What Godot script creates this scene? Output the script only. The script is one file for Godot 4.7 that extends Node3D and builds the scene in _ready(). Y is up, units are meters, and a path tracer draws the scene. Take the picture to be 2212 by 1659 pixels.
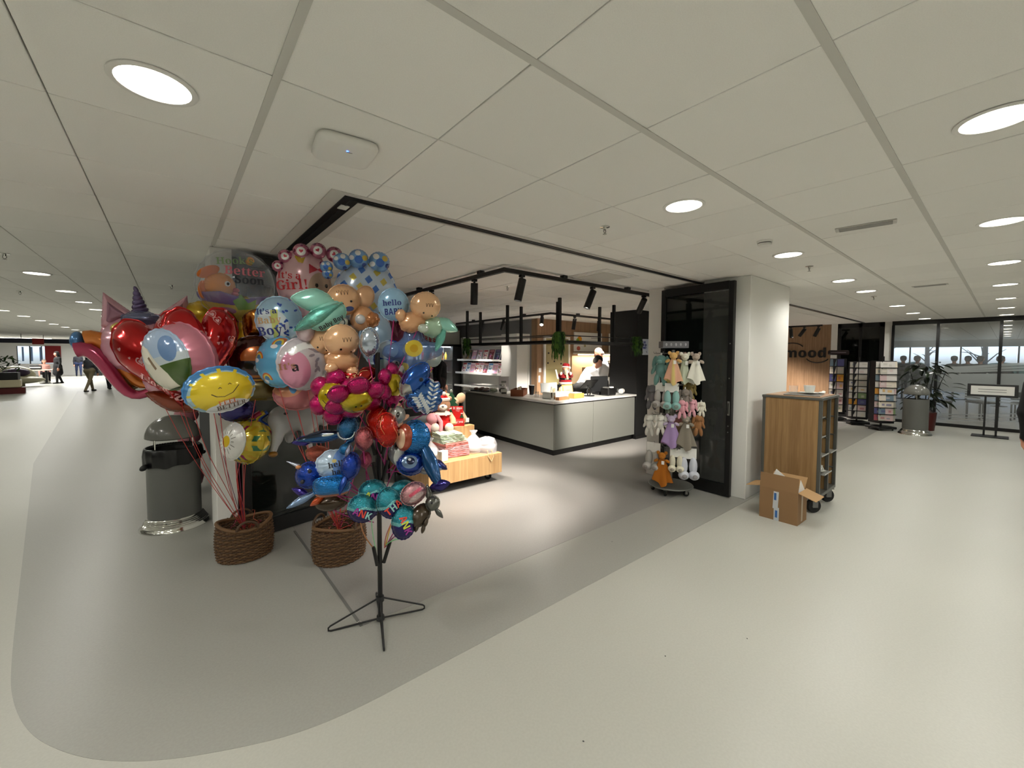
extends Node3D

var taken := {}
var M := {}
var FT := {}
const HC := 2.5
const TILE := 0.594


func _ready() -> void:
	# camera, sky and exposure
	var cam := Camera3D.new()
	cam.name = "camera"
	cam.projection = Camera3D.PROJECTION_FRUSTUM
	cam.near = 0.05
	cam.far = 300.0
	cam.size = 0.093387
	cam.frustum_offset = Vector2(0.0, -0.00113)
	cam.position = Vector3(0, 1.6, 0)
	cam.rotation = Vector3(-0.0448, -0.6921, 0.0033)
	add_child(cam)
	cam.current = true
	var env := Environment.new()
	env.background_mode = Environment.BG_SKY
	var sky := Sky.new()
	var sm := ProceduralSkyMaterial.new()
	sm.sky_top_color = Color(0.55, 0.68, 0.85)
	sm.sky_horizon_color = Color(0.8, 0.88, 0.96)
	sm.ground_bottom_color = Color(0.35, 0.36, 0.36)
	sm.ground_horizon_color = Color(0.6, 0.64, 0.66)
	sky.sky_material = sm
	env.sky = sky
	env.background_energy_multiplier = 1.6
	env.tonemap_mode = Environment.TONE_MAPPER_LINEAR
	env.tonemap_exposure = 1.4
	env.sdfgi_enabled = true
	env.ssao_enabled = true
	env.ssil_enabled = true
	var we := WorldEnvironment.new()
	we.name = "world_environment"
	we.environment = env
	add_child(we)
	materials()
	shell()
	ceiling_things()
	shop()
	shop_people()
	balloons()
	right_side()
	far_left()


# ---------- nodes ----------
func numbered(n: String) -> String:
	if not taken.has(n):
		taken[n] = 0
		return n
	taken[n] += 1
	return "%s_%03d" % [n, taken[n]]


func tag(o: Node3D, label: String, cat := "", group := "", kind := "") -> Node3D:
	if label: o.set_meta("label", label)
	if cat: o.set_meta("category", cat)
	if group: o.set_meta("group", group)
	if kind: o.set_meta("kind", kind)
	return o


func thing(called: String, label: String, cat: String, at := Vector3.ZERO, rot := Vector3.ZERO, group := "", kind := "") -> Node3D:
	var o := Node3D.new()
	o.name = numbered(called)
	add_child(o)
	o.position = at
	o.rotation_degrees = rot
	return tag(o, label, cat, group, kind)


func part(parent: Node3D, called: String, mesh: Mesh, mat: Material, xf := Transform3D.IDENTITY) -> MeshInstance3D:
	var o := MeshInstance3D.new()
	o.name = called
	o.mesh = mesh
	o.material_override = mat
	o.transform = xf
	parent.add_child(o, true)
	return o


func single(called: String, label: String, cat: String, mesh: Mesh, mat: Material, at := Vector3.ZERO, rot := Vector3.ZERO, group := "", kind := "") -> MeshInstance3D:
	var o := MeshInstance3D.new()
	o.name = numbered(called)
	o.mesh = mesh
	o.material_override = mat
	add_child(o)
	o.position = at
	o.rotation_degrees = rot
	tag(o, label, cat, group, kind)
	return o


func struct(called: String, mesh: Mesh, mat: Material, label := "") -> MeshInstance3D:
	return single(called, label, "", mesh, mat, Vector3.ZERO, Vector3.ZERO, "", "structure")


func T(p: Vector3, deg := Vector3.ZERO, s := Vector3.ONE) -> Transform3D:
	return Transform3D(Basis.from_euler(deg * (PI / 180.0)).scaled_local(s), p)


# ---------- materials ----------
func mat(col: Color, rough := 0.6, metal := 0.0) -> StandardMaterial3D:
	var m := StandardMaterial3D.new()
	m.albedo_color = col
	m.roughness = rough
	m.metallic = metal
	return m


func glow(col: Color, e: float) -> StandardMaterial3D:
	var m := mat(Color(0.9, 0.9, 0.9), 0.5)
	m.emission_enabled = true
	m.emission = col
	m.emission_energy_multiplier = e
	return m


func vmat(rough := 0.6, metal := 0.0) -> StandardMaterial3D:
	var m := mat(Color.WHITE, rough, metal)
	m.vertex_color_use_as_albedo = true
	return m


func grain(m: StandardMaterial3D, lo: Color, hi: Color, freq: float, px := 256, world_m := 1.0) -> StandardMaterial3D:
	var nt := NoiseTexture2D.new()
	nt.width = px
	nt.height = px
	nt.seamless = true
	var fn := FastNoiseLite.new()
	fn.seed = 7
	fn.frequency = freq
	fn.fractal_octaves = 4
	nt.noise = fn
	var g := Gradient.new()
	g.set_color(0, lo)
	g.set_color(1, hi)
	nt.color_ramp = g
	m.albedo_texture = nt
	m.albedo_color = Color.WHITE
	m.uv1_triplanar = true
	m.uv1_world_triplanar = true
	m.uv1_scale = Vector3.ONE / world_m
	return m


func wood(a: Color, b: Color, rough: float, world_m := 0.6, sd := 3) -> StandardMaterial3D:
	var im := Image.create(192, 192, false, Image.FORMAT_RGB8)
	var fn := FastNoiseLite.new()
	fn.seed = sd
	fn.frequency = 0.02
	fn.fractal_octaves = 4
	for y in 192:
		var fy := sin(y * TAU / 192.0) * 9.0
		var gy := cos(y * TAU / 192.0) * 9.0
		for x in 192:
			var ca := cos(x * TAU / 192.0) * 120.0
			var sa := sin(x * TAU / 192.0) * 120.0
			var k := fn.get_noise_3d(ca + fy * 0.3, sa, gy + fy * 0.5) * 0.9 + fn.get_noise_3d(ca * 5.0, sa * 5.0, gy * 1.5 + fy) * 0.45
			im.set_pixel(x, y, a.lerp(b, clampf(0.5 + k, 0, 1)))
	var m := mat(Color.WHITE, rough)
	m.albedo_texture = ImageTexture.create_from_image(im)
	m.uv1_triplanar = true
	m.uv1_world_triplanar = true
	m.uv1_scale = Vector3.ONE / world_m
	return m


func pane_glass(col: Color, alpha: float) -> StandardMaterial3D:
	var m := mat(Color(col.r, col.g, col.b, alpha), 0.03)
	m.transparency = BaseMaterial3D.TRANSPARENCY_ALPHA
	return m


# ---------- mesh builder ----------
class MB:
	var v := PackedVector3Array()
	var n := PackedVector3Array()
	var t := PackedVector2Array()
	var c := PackedColorArray()
	var i := PackedInt32Array()
	var col := Color.WHITE
	var xf := Transform3D.IDENTITY

	func vert(p: Vector3, nn: Vector3, uv := Vector2.ZERO) -> int:
		v.append(xf * p)
		n.append((xf.basis * nn).normalized())
		t.append(uv)
		c.append(col)
		return v.size() - 1

	func tri(a: int, b: int, d: int) -> void:
		var g := (v[b] - v[a]).cross(v[d] - v[a])
		i.append(a)
		if g.dot(n[a] + n[b] + n[d]) > 0.0:
			i.append(d)
			i.append(b)
		else:
			i.append(b)
			i.append(d)

	func face(p: Array, nn := Vector3.ZERO, uv := []) -> void:
		if nn == Vector3.ZERO:
			nn = (p[1] - p[0]).cross(p[2] - p[0])
		var a := v.size()
		for k in p.size():
			vert(p[k], nn, uv[k] if uv else Vector2.ZERO)
		for k in range(1, p.size() - 1):
			tri(a, a + k, a + k + 1)

	func box(ctr: Vector3, size: Vector3, bev := 0.0, b := Basis.IDENTITY) -> MB:
		var h := size * 0.5
		var keep := xf
		xf = keep * Transform3D(b, ctr)
		for ax in 3:
			var e1 := (ax + 1) % 3
			var e2 := (ax + 2) % 3
			for s in [-1.0, 1.0]:
				var nn := Vector3.ZERO
				nn[ax] = s
				var q := []
				for w in [[-1, -1], [1, -1], [1, 1], [-1, 1]]:
					var p := Vector3.ZERO
					p[ax] = s * h[ax]
					p[e1] = w[0] * (h[e1] - bev)
					p[e2] = w[1] * (h[e2] - bev)
					q.append(p)
				face(q, nn, [Vector2(0, 1), Vector2(1, 1), Vector2(1, 0), Vector2(0, 0)])
		if bev > 0.0:
			for ax in 3:
				var e1 := (ax + 1) % 3
				var e2 := (ax + 2) % 3
				for s1 in [-1.0, 1.0]:
					for s2 in [-1.0, 1.0]:
						var q := []
						var nn := Vector3.ZERO
						nn[e1] = s1
						nn[e2] = s2
						for w in [[-1, 0], [1, 0], [1, 1], [-1, 1]]:
							var p := Vector3.ZERO
							p[ax] = w[0] * (h[ax] - bev)
							p[e1] = s1 * (h[e1] - (0.0 if w[1] == 0 else bev))
							p[e2] = s2 * (h[e2] - (bev if w[1] == 0 else 0.0))
							q.append(p)
						face(q, nn)
			for sx in [-1.0, 1.0]:
				for sy in [-1.0, 1.0]:
					for sz in [-1.0, 1.0]:
						var s := Vector3(sx, sy, sz)
						var k := s * (h - Vector3.ONE * bev)
						face([k + Vector3(sx * bev, 0, 0), k + Vector3(0, sy * bev, 0), k + Vector3(0, 0, sz * bev)], s)
		xf = keep
		return self

	# rows of points, smooth shaded; closed wraps every row
	func grid(rows: Array, closed := true, out := Vector3.INF) -> MB:
		var m: int = rows[0].size()
		var a := v.size()
		var nr := rows.size()
		for r in nr:
			for k in m:
				var pl: Vector3 = rows[r][(k - 1 + m) % m if closed else maxi(k - 1, 0)]
				var pr: Vector3 = rows[r][(k + 1) % m if closed else mini(k + 1, m - 1)]
				var pu: Vector3 = rows[maxi(r - 1, 0)][k]
				var pd: Vector3 = rows[mini(r + 1, nr - 1)][k]
				var nn := (pr - pl).cross(pd - pu)
				var p: Vector3 = rows[r][k]
				if nn.length() < 1e-12:
					nn = p - (out if out != Vector3.INF else rows[nr / 2][0].lerp(rows[nr / 2][m / 2], 0.5))
				if out != Vector3.INF and nn.dot(p - out) < 0.0:
					nn = -nn
				vert(p, nn, Vector2(float(k) / m, float(r) / maxi(nr - 1, 1)))
		for r in nr - 1:
			for k in (m if closed else m - 1):
				var k2 := (k + 1) % m
				tri(a + r * m + k, a + r * m + k2, a + (r + 1) * m + k2)
				tri(a + r * m + k, a + (r + 1) * m + k2, a + (r + 1) * m + k)
		return self

	# profile of (radius, y) turned about y; a jump in direction makes a crease
	func lathe(prof: Array, seg := 24, at := Vector3.ZERO, sc := Vector2.ONE) -> MB:
		for k in prof.size() - 1:
			var p: Vector2 = prof[k]
			var q: Vector2 = prof[k + 1]
			var d := (q - p).normalized()
			if d == Vector2.ZERO:
				continue
			var n0 := Vector2(d.y, -d.x)
			var np := n0
			var nq := n0
			if k > 0:
				var dp: Vector2 = (p - prof[k - 1]).normalized()
				if dp.dot(d) > 0.7:
					np = (n0 + Vector2(dp.y, -dp.x)).normalized()
			if k + 2 < prof.size():
				var dn: Vector2 = (prof[k + 2] - q).normalized()
				if dn.dot(d) > 0.7:
					nq = (n0 + Vector2(dn.y, -dn.x)).normalized()
			var a := v.size()
			for s in seg + 1:
				var an := TAU * s / seg
				var cx := cos(an)
				var cz := sin(an)
				vert(at + Vector3(p.x * cx * sc.x, p.y, p.x * cz * sc.y), Vector3(np.x * cx, np.y, np.x * cz), Vector2(float(s) / seg, float(k) / prof.size()))
				vert(at + Vector3(q.x * cx * sc.x, q.y, q.x * cz * sc.y), Vector3(nq.x * cx, nq.y, nq.x * cz), Vector2(float(s) / seg, float(k + 1) / prof.size()))
			for s in seg:
				var b := a + s * 2
				tri(b, b + 2, b + 3)
				tri(b, b + 3, b + 1)
		return self

	func tube(pts: Array, r: float, seg := 6, r2 := -1.0) -> MB:
		var rows := []
		var up := Vector3.UP
		for k in pts.size():
			var d: Vector3 = (pts[mini(k + 1, pts.size() - 1)] - pts[maxi(k - 1, 0)]).normalized()
			if absf(d.dot(up)) > 0.95:
				up = Vector3.RIGHT if absf(d.x) < 0.9 else Vector3.BACK
			var sx := d.cross(up).normalized()
			var sy := sx.cross(d)
			up = sy
			var rr := r if r2 < 0.0 else lerpf(r, r2, float(k) / maxi(pts.size() - 1, 1))
			var row := []
			for s in seg:
				row.append(pts[k] + (sx * cos(TAU * s / seg) + sy * sin(TAU * s / seg)) * rr)
			rows.append(row)
		var a := v.size()
		for k in rows.size():
			for s in seg:
				vert(rows[k][s], rows[k][s] - pts[k])
		for k in rows.size() - 1:
			for s in seg:
				var s2 := (s + 1) % seg
				tri(a + k * seg + s, a + k * seg + s2, a + (k + 1) * seg + s2)
				tri(a + k * seg + s, a + (k + 1) * seg + s2, a + (k + 1) * seg + s)
		face(rows[0], pts[0] - pts[1])
		face(rows[-1], pts[-1] - pts[-2])
		return self

	func ell(ctr: Vector3, rad: Vector3, rot := Vector3.ZERO, seg := 12) -> MB:
		var keep := xf
		xf = keep * Transform3D(Basis.from_euler(rot * (PI / 180.0)), ctr)
		var a := v.size()
		var rings := maxi(6, seg * 2 / 3)
		for r in rings + 1:
			var ph := PI * r / rings
			for s in seg:
				var th := TAU * s / seg
				var u := Vector3(sin(ph) * cos(th), cos(ph), sin(ph) * sin(th))
				vert(u * rad, u / rad)
		for r in rings:
			for s in seg:
				var s2 := (s + 1) % seg
				tri(a + r * seg + s, a + r * seg + s2, a + (r + 1) * seg + s2)
				tri(a + r * seg + s, a + (r + 1) * seg + s2, a + (r + 1) * seg + s)
		xf = keep
		return self

	# polygon in x,y extruded from z0 to z1
	func prism(poly: PackedVector2Array, z0: float, z1: float) -> MB:
		var ix := Geometry2D.triangulate_polygon(poly)
		for z in [z0, z1]:
			var a := v.size()
			for p in poly:
				vert(Vector3(p.x, p.y, z), Vector3(0, 0, -1 if z == minf(z0, z1) else 1), Vector2(p.x, -p.y))
			for k in range(0, ix.size(), 3):
				tri(a + ix[k], a + ix[k + 1], a + ix[k + 2])
		var cw := Geometry2D.is_polygon_clockwise(poly)
		for k in poly.size():
			var p := poly[k]
			var q := poly[(k + 1) % poly.size()]
			var d := q - p
			face([Vector3(p.x, p.y, z0), Vector3(q.x, q.y, z0), Vector3(q.x, q.y, z1), Vector3(p.x, p.y, z1)], Vector3(d.y, -d.x, 0) * (-1.0 if cw else 1.0))
		return self

	func done() -> ArrayMesh:
		var a := []
		a.resize(Mesh.ARRAY_MAX)
		a[Mesh.ARRAY_VERTEX] = v
		a[Mesh.ARRAY_NORMAL] = n
		a[Mesh.ARRAY_TEX_UV] = t
		a[Mesh.ARRAY_COLOR] = c
		a[Mesh.ARRAY_INDEX] = i
		var m := ArrayMesh.new()
		m.add_surface_from_arrays(Mesh.PRIMITIVE_TRIANGLES, a)
		return m


func mb() -> MB:
	return MB.new()


func bx(ctr: Vector3, size: Vector3, bev := 0.0) -> ArrayMesh:
	return MB.new().box(ctr, size, bev).done()


# box from corner to corner
func slab(a: Vector3, b: Vector3, bev := 0.0) -> ArrayMesh:
	return MB.new().box((a + b) * 0.5, (b - a).abs(), bev).done()


# tapered capsules [a, b, ra, rb, colour] blended into one continuous surface
func flesh(caps: Array, cell: float, k: float) -> MB:
	var lo := Vector3.INF
	var hi := -Vector3.INF
	for q in caps:
		var r := maxf(q[2], q[3]) + k
		lo = lo.min(q[0] - Vector3.ONE * r).min(q[1] - Vector3.ONE * r)
		hi = hi.max(q[0] + Vector3.ONE * r).max(q[1] + Vector3.ONE * r)
	lo -= Vector3.ONE * cell * 2.0
	var nx := int((hi.x - lo.x) / cell) + 4
	var ny := int((hi.y - lo.y) / cell) + 4
	var nz := int((hi.z - lo.z) / cell) + 4
	var f := PackedFloat32Array()
	f.resize(nx * ny * nz)
	f.fill(1.0)
	for q in caps:
		var a: Vector3 = q[0]
		var ba: Vector3 = q[1] - a
		var bb := maxf(ba.length_squared(), 1e-9)
		var r := maxf(q[2], q[3]) + k + cell * 1.5
		var l: Vector3 = (q[0].min(q[1]) - Vector3.ONE * r - lo) / cell
		var h: Vector3 = (q[0].max(q[1]) + Vector3.ONE * r - lo) / cell
		for z in range(maxi(0, int(l.z)), mini(nz, int(h.z) + 2)):
			for y in range(maxi(0, int(l.y)), mini(ny, int(h.y) + 2)):
				for x in range(maxi(0, int(l.x)), mini(nx, int(h.x) + 2)):
					var pa := lo + Vector3(x, y, z) * cell - a
					var tt := clampf(pa.dot(ba) / bb, 0.0, 1.0)
					var d: float = (pa - ba * tt).length() - lerpf(q[2], q[3], tt)
					var id := x + nx * (y + ny * z)
					var o := f[id]
					var hh := maxf(k - absf(d - o), 0.0) / k
					f[id] = minf(d, o) - hh * hh * k * 0.25
	var m := MB.new()
	var at := {}
	var off := [0, 1, nx, nx + 1, nx * ny, nx * ny + 1, nx * ny + nx, nx * ny + nx + 1]
	for z in nz - 1:
		for y in ny - 1:
			for x in nx - 1:
				var id := x + nx * (y + ny * z)
				var neg := 0
				for o in off:
					if f[id + o] < 0.0: neg += 1
				if neg == 0 or neg == 8:
					continue
				var sum := Vector3.ZERO
				var cnt := 0
				for e in [[0, 1], [2, 3], [4, 5], [6, 7], [0, 2], [1, 3], [4, 6], [5, 7], [0, 4], [1, 5], [2, 6], [3, 7]]:
					var fa := f[id + off[e[0]]]
					var fb := f[id + off[e[1]]]
					if (fa < 0.0) != (fb < 0.0):
						var s := fa / (fa - fb)
						var pa := Vector3(e[0] & 1, (e[0] >> 1) & 1, e[0] >> 2)
						var pb := Vector3(e[1] & 1, (e[1] >> 1) & 1, e[1] >> 2)
						sum += pa.lerp(pb, s)
						cnt += 1
				var p := lo + (Vector3(x, y, z) + sum / cnt) * cell
				var g := Vector3(f[id + off[1]] + f[id + off[3]] + f[id + off[5]] + f[id + off[7]] - f[id] - f[id + off[2]] - f[id + off[4]] - f[id + off[6]],
					f[id + off[2]] + f[id + off[3]] + f[id + off[6]] + f[id + off[7]] - f[id] - f[id + off[1]] - f[id + off[4]] - f[id + off[5]],
					f[id + off[4]] + f[id + off[5]] + f[id + off[6]] + f[id + off[7]] - f[id] - f[id + off[1]] - f[id + off[2]] - f[id + off[3]])
				var best := 1e9
				for q in caps:
					var ba: Vector3 = q[1] - q[0]
					var tt := clampf((p - q[0]).dot(ba) / maxf(ba.length_squared(), 1e-9), 0.0, 1.0)
					var d: float = (p - q[0] - ba * tt).length() - lerpf(q[2], q[3], tt)
					if d < best:
						best = d
						m.col = q[4]
				at[id] = m.vert(p, g)
	for z in range(1, nz - 1):
		for y in range(1, ny - 1):
			for x in range(1, nx - 1):
				var id := x + nx * (y + ny * z)
				for ax in 3:
					var st: int = [1, nx, nx * ny][ax]
					if (f[id] < 0.0) != (f[id + st] < 0.0):
						var u: int = [nx, nx * ny, 1][ax]
						var w: int = [nx * ny, 1, nx][ax]
						var q0 = at.get(id); var q1 = at.get(id - u); var q2 = at.get(id - u - w); var q3 = at.get(id - w)
						if q0 != null and q1 != null and q2 != null and q3 != null:
							m.tri(q0, q1, q2)
							m.tri(q0, q2, q3)
	m.col = Color.WHITE
	return m


func lin(c: Color) -> Color:
	return c.srgb_to_linear()


func font(fam := "Droid Sans", bold := true) -> Font:
	var key := fam + str(bold)
	if not FT.has(key):
		var s := SystemFont.new()
		s.font_names = PackedStringArray([fam])
		s.font_weight = 700 if bold else 400
		FT[key] = s
	return FT[key]


func text_mesh(s: String, h: float, fam := "Droid Sans", bold := true, depth := 0.004) -> TextMesh:
	var m := TextMesh.new()
	m.text = s
	m.font = font(fam, bold)
	m.font_size = 64
	m.pixel_size = h / 64.0
	m.depth = depth
	m.curve_step = 2.0
	return m


const NTH := ["first", "second", "third", "fourth", "fifth", "sixth", "seventh", "eighth", "ninth", "tenth", "eleventh", "twelfth"]
const ORD := ["nearest", "second", "third", "fourth", "fifth", "sixth", "seventh", "eighth", "ninth", "tenth", "eleventh", "twelfth"]


func materials() -> void:
	M.floor_light = grain(mat(Color.WHITE, 0.36), Color(0.70, 0.697, 0.662), Color(0.73, 0.727, 0.692), 0.12, 256, 0.5)
	M.floor_dark = grain(mat(Color.WHITE, 0.34), Color(0.60, 0.597, 0.57), Color(0.63, 0.627, 0.60), 0.12, 256, 0.5)
	M.floor_shop = grain(mat(Color.WHITE, 0.36), Color(0.56, 0.55, 0.535), Color(0.59, 0.58, 0.565), 0.12, 256, 0.5)
	M.tile = grain(mat(Color.WHITE, 0.95), Color(0.925, 0.92, 0.90), Color(0.96, 0.955, 0.935), 0.3, 256, 0.35)
	M.tile2 = grain(mat(Color.WHITE, 0.95), Color(0.91, 0.905, 0.885), Color(0.945, 0.94, 0.92), 0.3, 256, 0.35)
	M.runner = mat(Color(0.80, 0.795, 0.77), 0.7)
	M.joint = mat(Color(0.42, 0.41, 0.38), 0.9)
	M.white = mat(Color(0.9, 0.895, 0.875), 0.55)
	M.offwhite = mat(Color(0.80, 0.79, 0.76), 0.6)
	M.white_gloss = mat(Color(0.9, 0.9, 0.88), 0.25)
	M.black = mat(Color(0.03, 0.03, 0.032), 0.45)
	M.black_matt = mat(Color(0.035, 0.035, 0.037), 0.8)
	M.dark = mat(Color(0.13, 0.135, 0.14), 0.5)
	M.grey = mat(Color(0.42, 0.42, 0.41), 0.5)
	M.grey_wall = mat(Color(0.52, 0.52, 0.52), 0.8)
	M.counter = mat(Color(0.52, 0.525, 0.50), 0.6)
	M.chrome = mat(Color(0.86, 0.86, 0.84), 0.12, 1.0)
	M.steel = mat(Color(0.6, 0.6, 0.58), 0.35, 1.0)
	M.oak = wood(Color(0.62, 0.49, 0.37), Color(0.52, 0.40, 0.29), 0.55, 0.7, 3)
	M.pale_oak = wood(Color(0.86, 0.71, 0.50), Color(0.78, 0.61, 0.41), 0.5, 0.6, 5)
	M.trolley_oak = wood(Color(0.64, 0.51, 0.34), Color(0.54, 0.41, 0.26), 0.5, 0.7, 9)
	M.dark_glass = pane_glass(Color(0.09, 0.115, 0.105), 0.5)
	M.clear = pane_glass(Color(0.95, 0.97, 0.97), 0.06)
	M.downlight = glow(Color(1.0, 0.97, 0.9), 6.0)
	M.spot_lens = glow(Color(1.0, 0.97, 0.92), 6.0)
	M.cloth_v = vmat(0.9)
	M.rubber = mat(Color(0.05, 0.05, 0.05), 0.8)


const ROOM_X0 := -12.0
const ROOM_X1 := 31.0
const ROOM_Z0 := -62.0
const ROOM_Z1 := 4.0


func poly_floor(called: String, pts: PackedVector2Array, y0: float, y1: float, m: Material, label: String) -> void:
	# pts are x,z
	var p2 := PackedVector2Array()
	for p in pts:
		p2.append(Vector2(p.x, -p.y))
	var b := mb()
	b.xf = Transform3D(Basis(Vector3(1, 0, 0), -PI / 2), Vector3.ZERO)
	b.prism(p2, y0, y1)
	struct(called, b.done(), m, label)


func shell() -> void:
	struct("floor", slab(Vector3(ROOM_X0, -0.2, ROOM_Z0), Vector3(ROOM_X1, 0, ROOM_Z1)), M.floor_light, "glossy pale beige vinyl floor of the corridor")
	var dark := PackedVector2Array()
	for p in [Vector2(-3.2, -26), Vector2(-1.6, -9.1), Vector2(-0.87, -4.45), Vector2(-0.67, -3.17), Vector2(-0.6, -2.85), Vector2(-0.5, -2.57), Vector2(-0.37, -2.36), Vector2(-0.23, -2.2), Vector2(-0.05, -2.06), Vector2(0.18, -1.94), Vector2(0.35, -1.87), Vector2(0.55, -1.83), Vector2(0.9, -1.82), Vector2(13.9, -1.75), Vector2(13.9, -7.2), Vector2(0.4, -10.5), Vector2(0.3, -26)]:
		dark.append(p)
	for q in 3:
		var sm := PackedVector2Array([dark[0], dark[1]])
		for k in range(1, dark.size() - 5):
			sm.append(dark[k].lerp(dark[k + 1], 0.25))
			sm.append(dark[k].lerp(dark[k + 1], 0.75))
		for k in range(dark.size() - 4, dark.size()):
			sm.append(dark[k])
		dark = sm
	poly_floor("floor_border", dark, 0.0, 0.0015, M.floor_dark, "grey beige floor band with a rounded corner around the shop")
	poly_floor("floor_shop", PackedVector2Array([Vector2(0.835, -2.385), Vector2(13.9, -2.385), Vector2(13.9, -7.2), Vector2(10.6, -7.2), Vector2(10.6, -10.5), Vector2(0.835, -10.5)]), 0.001, 0.003, M.floor_shop, "darker grey vinyl floor inside the shop")
	single("floor_strip", "thin metal seam strip between shop floor and grey floor band", "floor strip", slab(Vector3(0.818, 0.0, -4.1), Vector3(0.835, 0.005, -2.385)), M.grey)
	# walls
	struct("wall_behind", slab(Vector3(ROOM_X0, 0, ROOM_Z1), Vector3(ROOM_X1, 2.7, ROOM_Z1 + 0.2)), M.white)
	struct("wall_left", slab(Vector3(ROOM_X0 - 0.2, 0, ROOM_Z0), Vector3(ROOM_X0, 2.7, ROOM_Z1)), M.white)
	struct("wall_shop_side", slab(Vector3(0.42, 0, -10.6), Vector3(0.5, HC, -4.55)), M.black_matt)
	struct("wall_corridor_side", slab(Vector3(0.3, 0, -45.0), Vector3(0.5, HC, -10.6)), M.white)
	struct("wall_shop_back", slab(Vector3(0.5, 0, -10.8), Vector3(6.7, HC, -10.6)), M.grey_wall)
	struct("wall_rack_side", slab(Vector3(6.7, 0, -10.6), Vector3(6.9, HC, -7.35)), M.grey_wall)
	struct("wall_kitchen", slab(Vector3(6.7, 0, -7.35), Vector3(14.2, HC, -7.15)), M.oak, "oak clad kitchen back wall")
	# the white pillar block by the trolley and the white post behind the plush rack
	struct("wall_pillar", slab(Vector3(4.92, 0, -2.35), Vector3(6.16, HC, -1.83), 0.006), M.white, "white wall pillar beside the wooden trolley")
	struct("wall_post", slab(Vector3(4.98, 0, -3.12), Vector3(5.2, HC, -2.9), 0.004), M.white, "slim white post behind the plush toy rack")
	struct("wall_column", slab(Vector3(0.268, 0, -4.85), Vector3(0.42, HC, -4.24), 0.004), M.white, "white column end behind the balloons")


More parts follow.
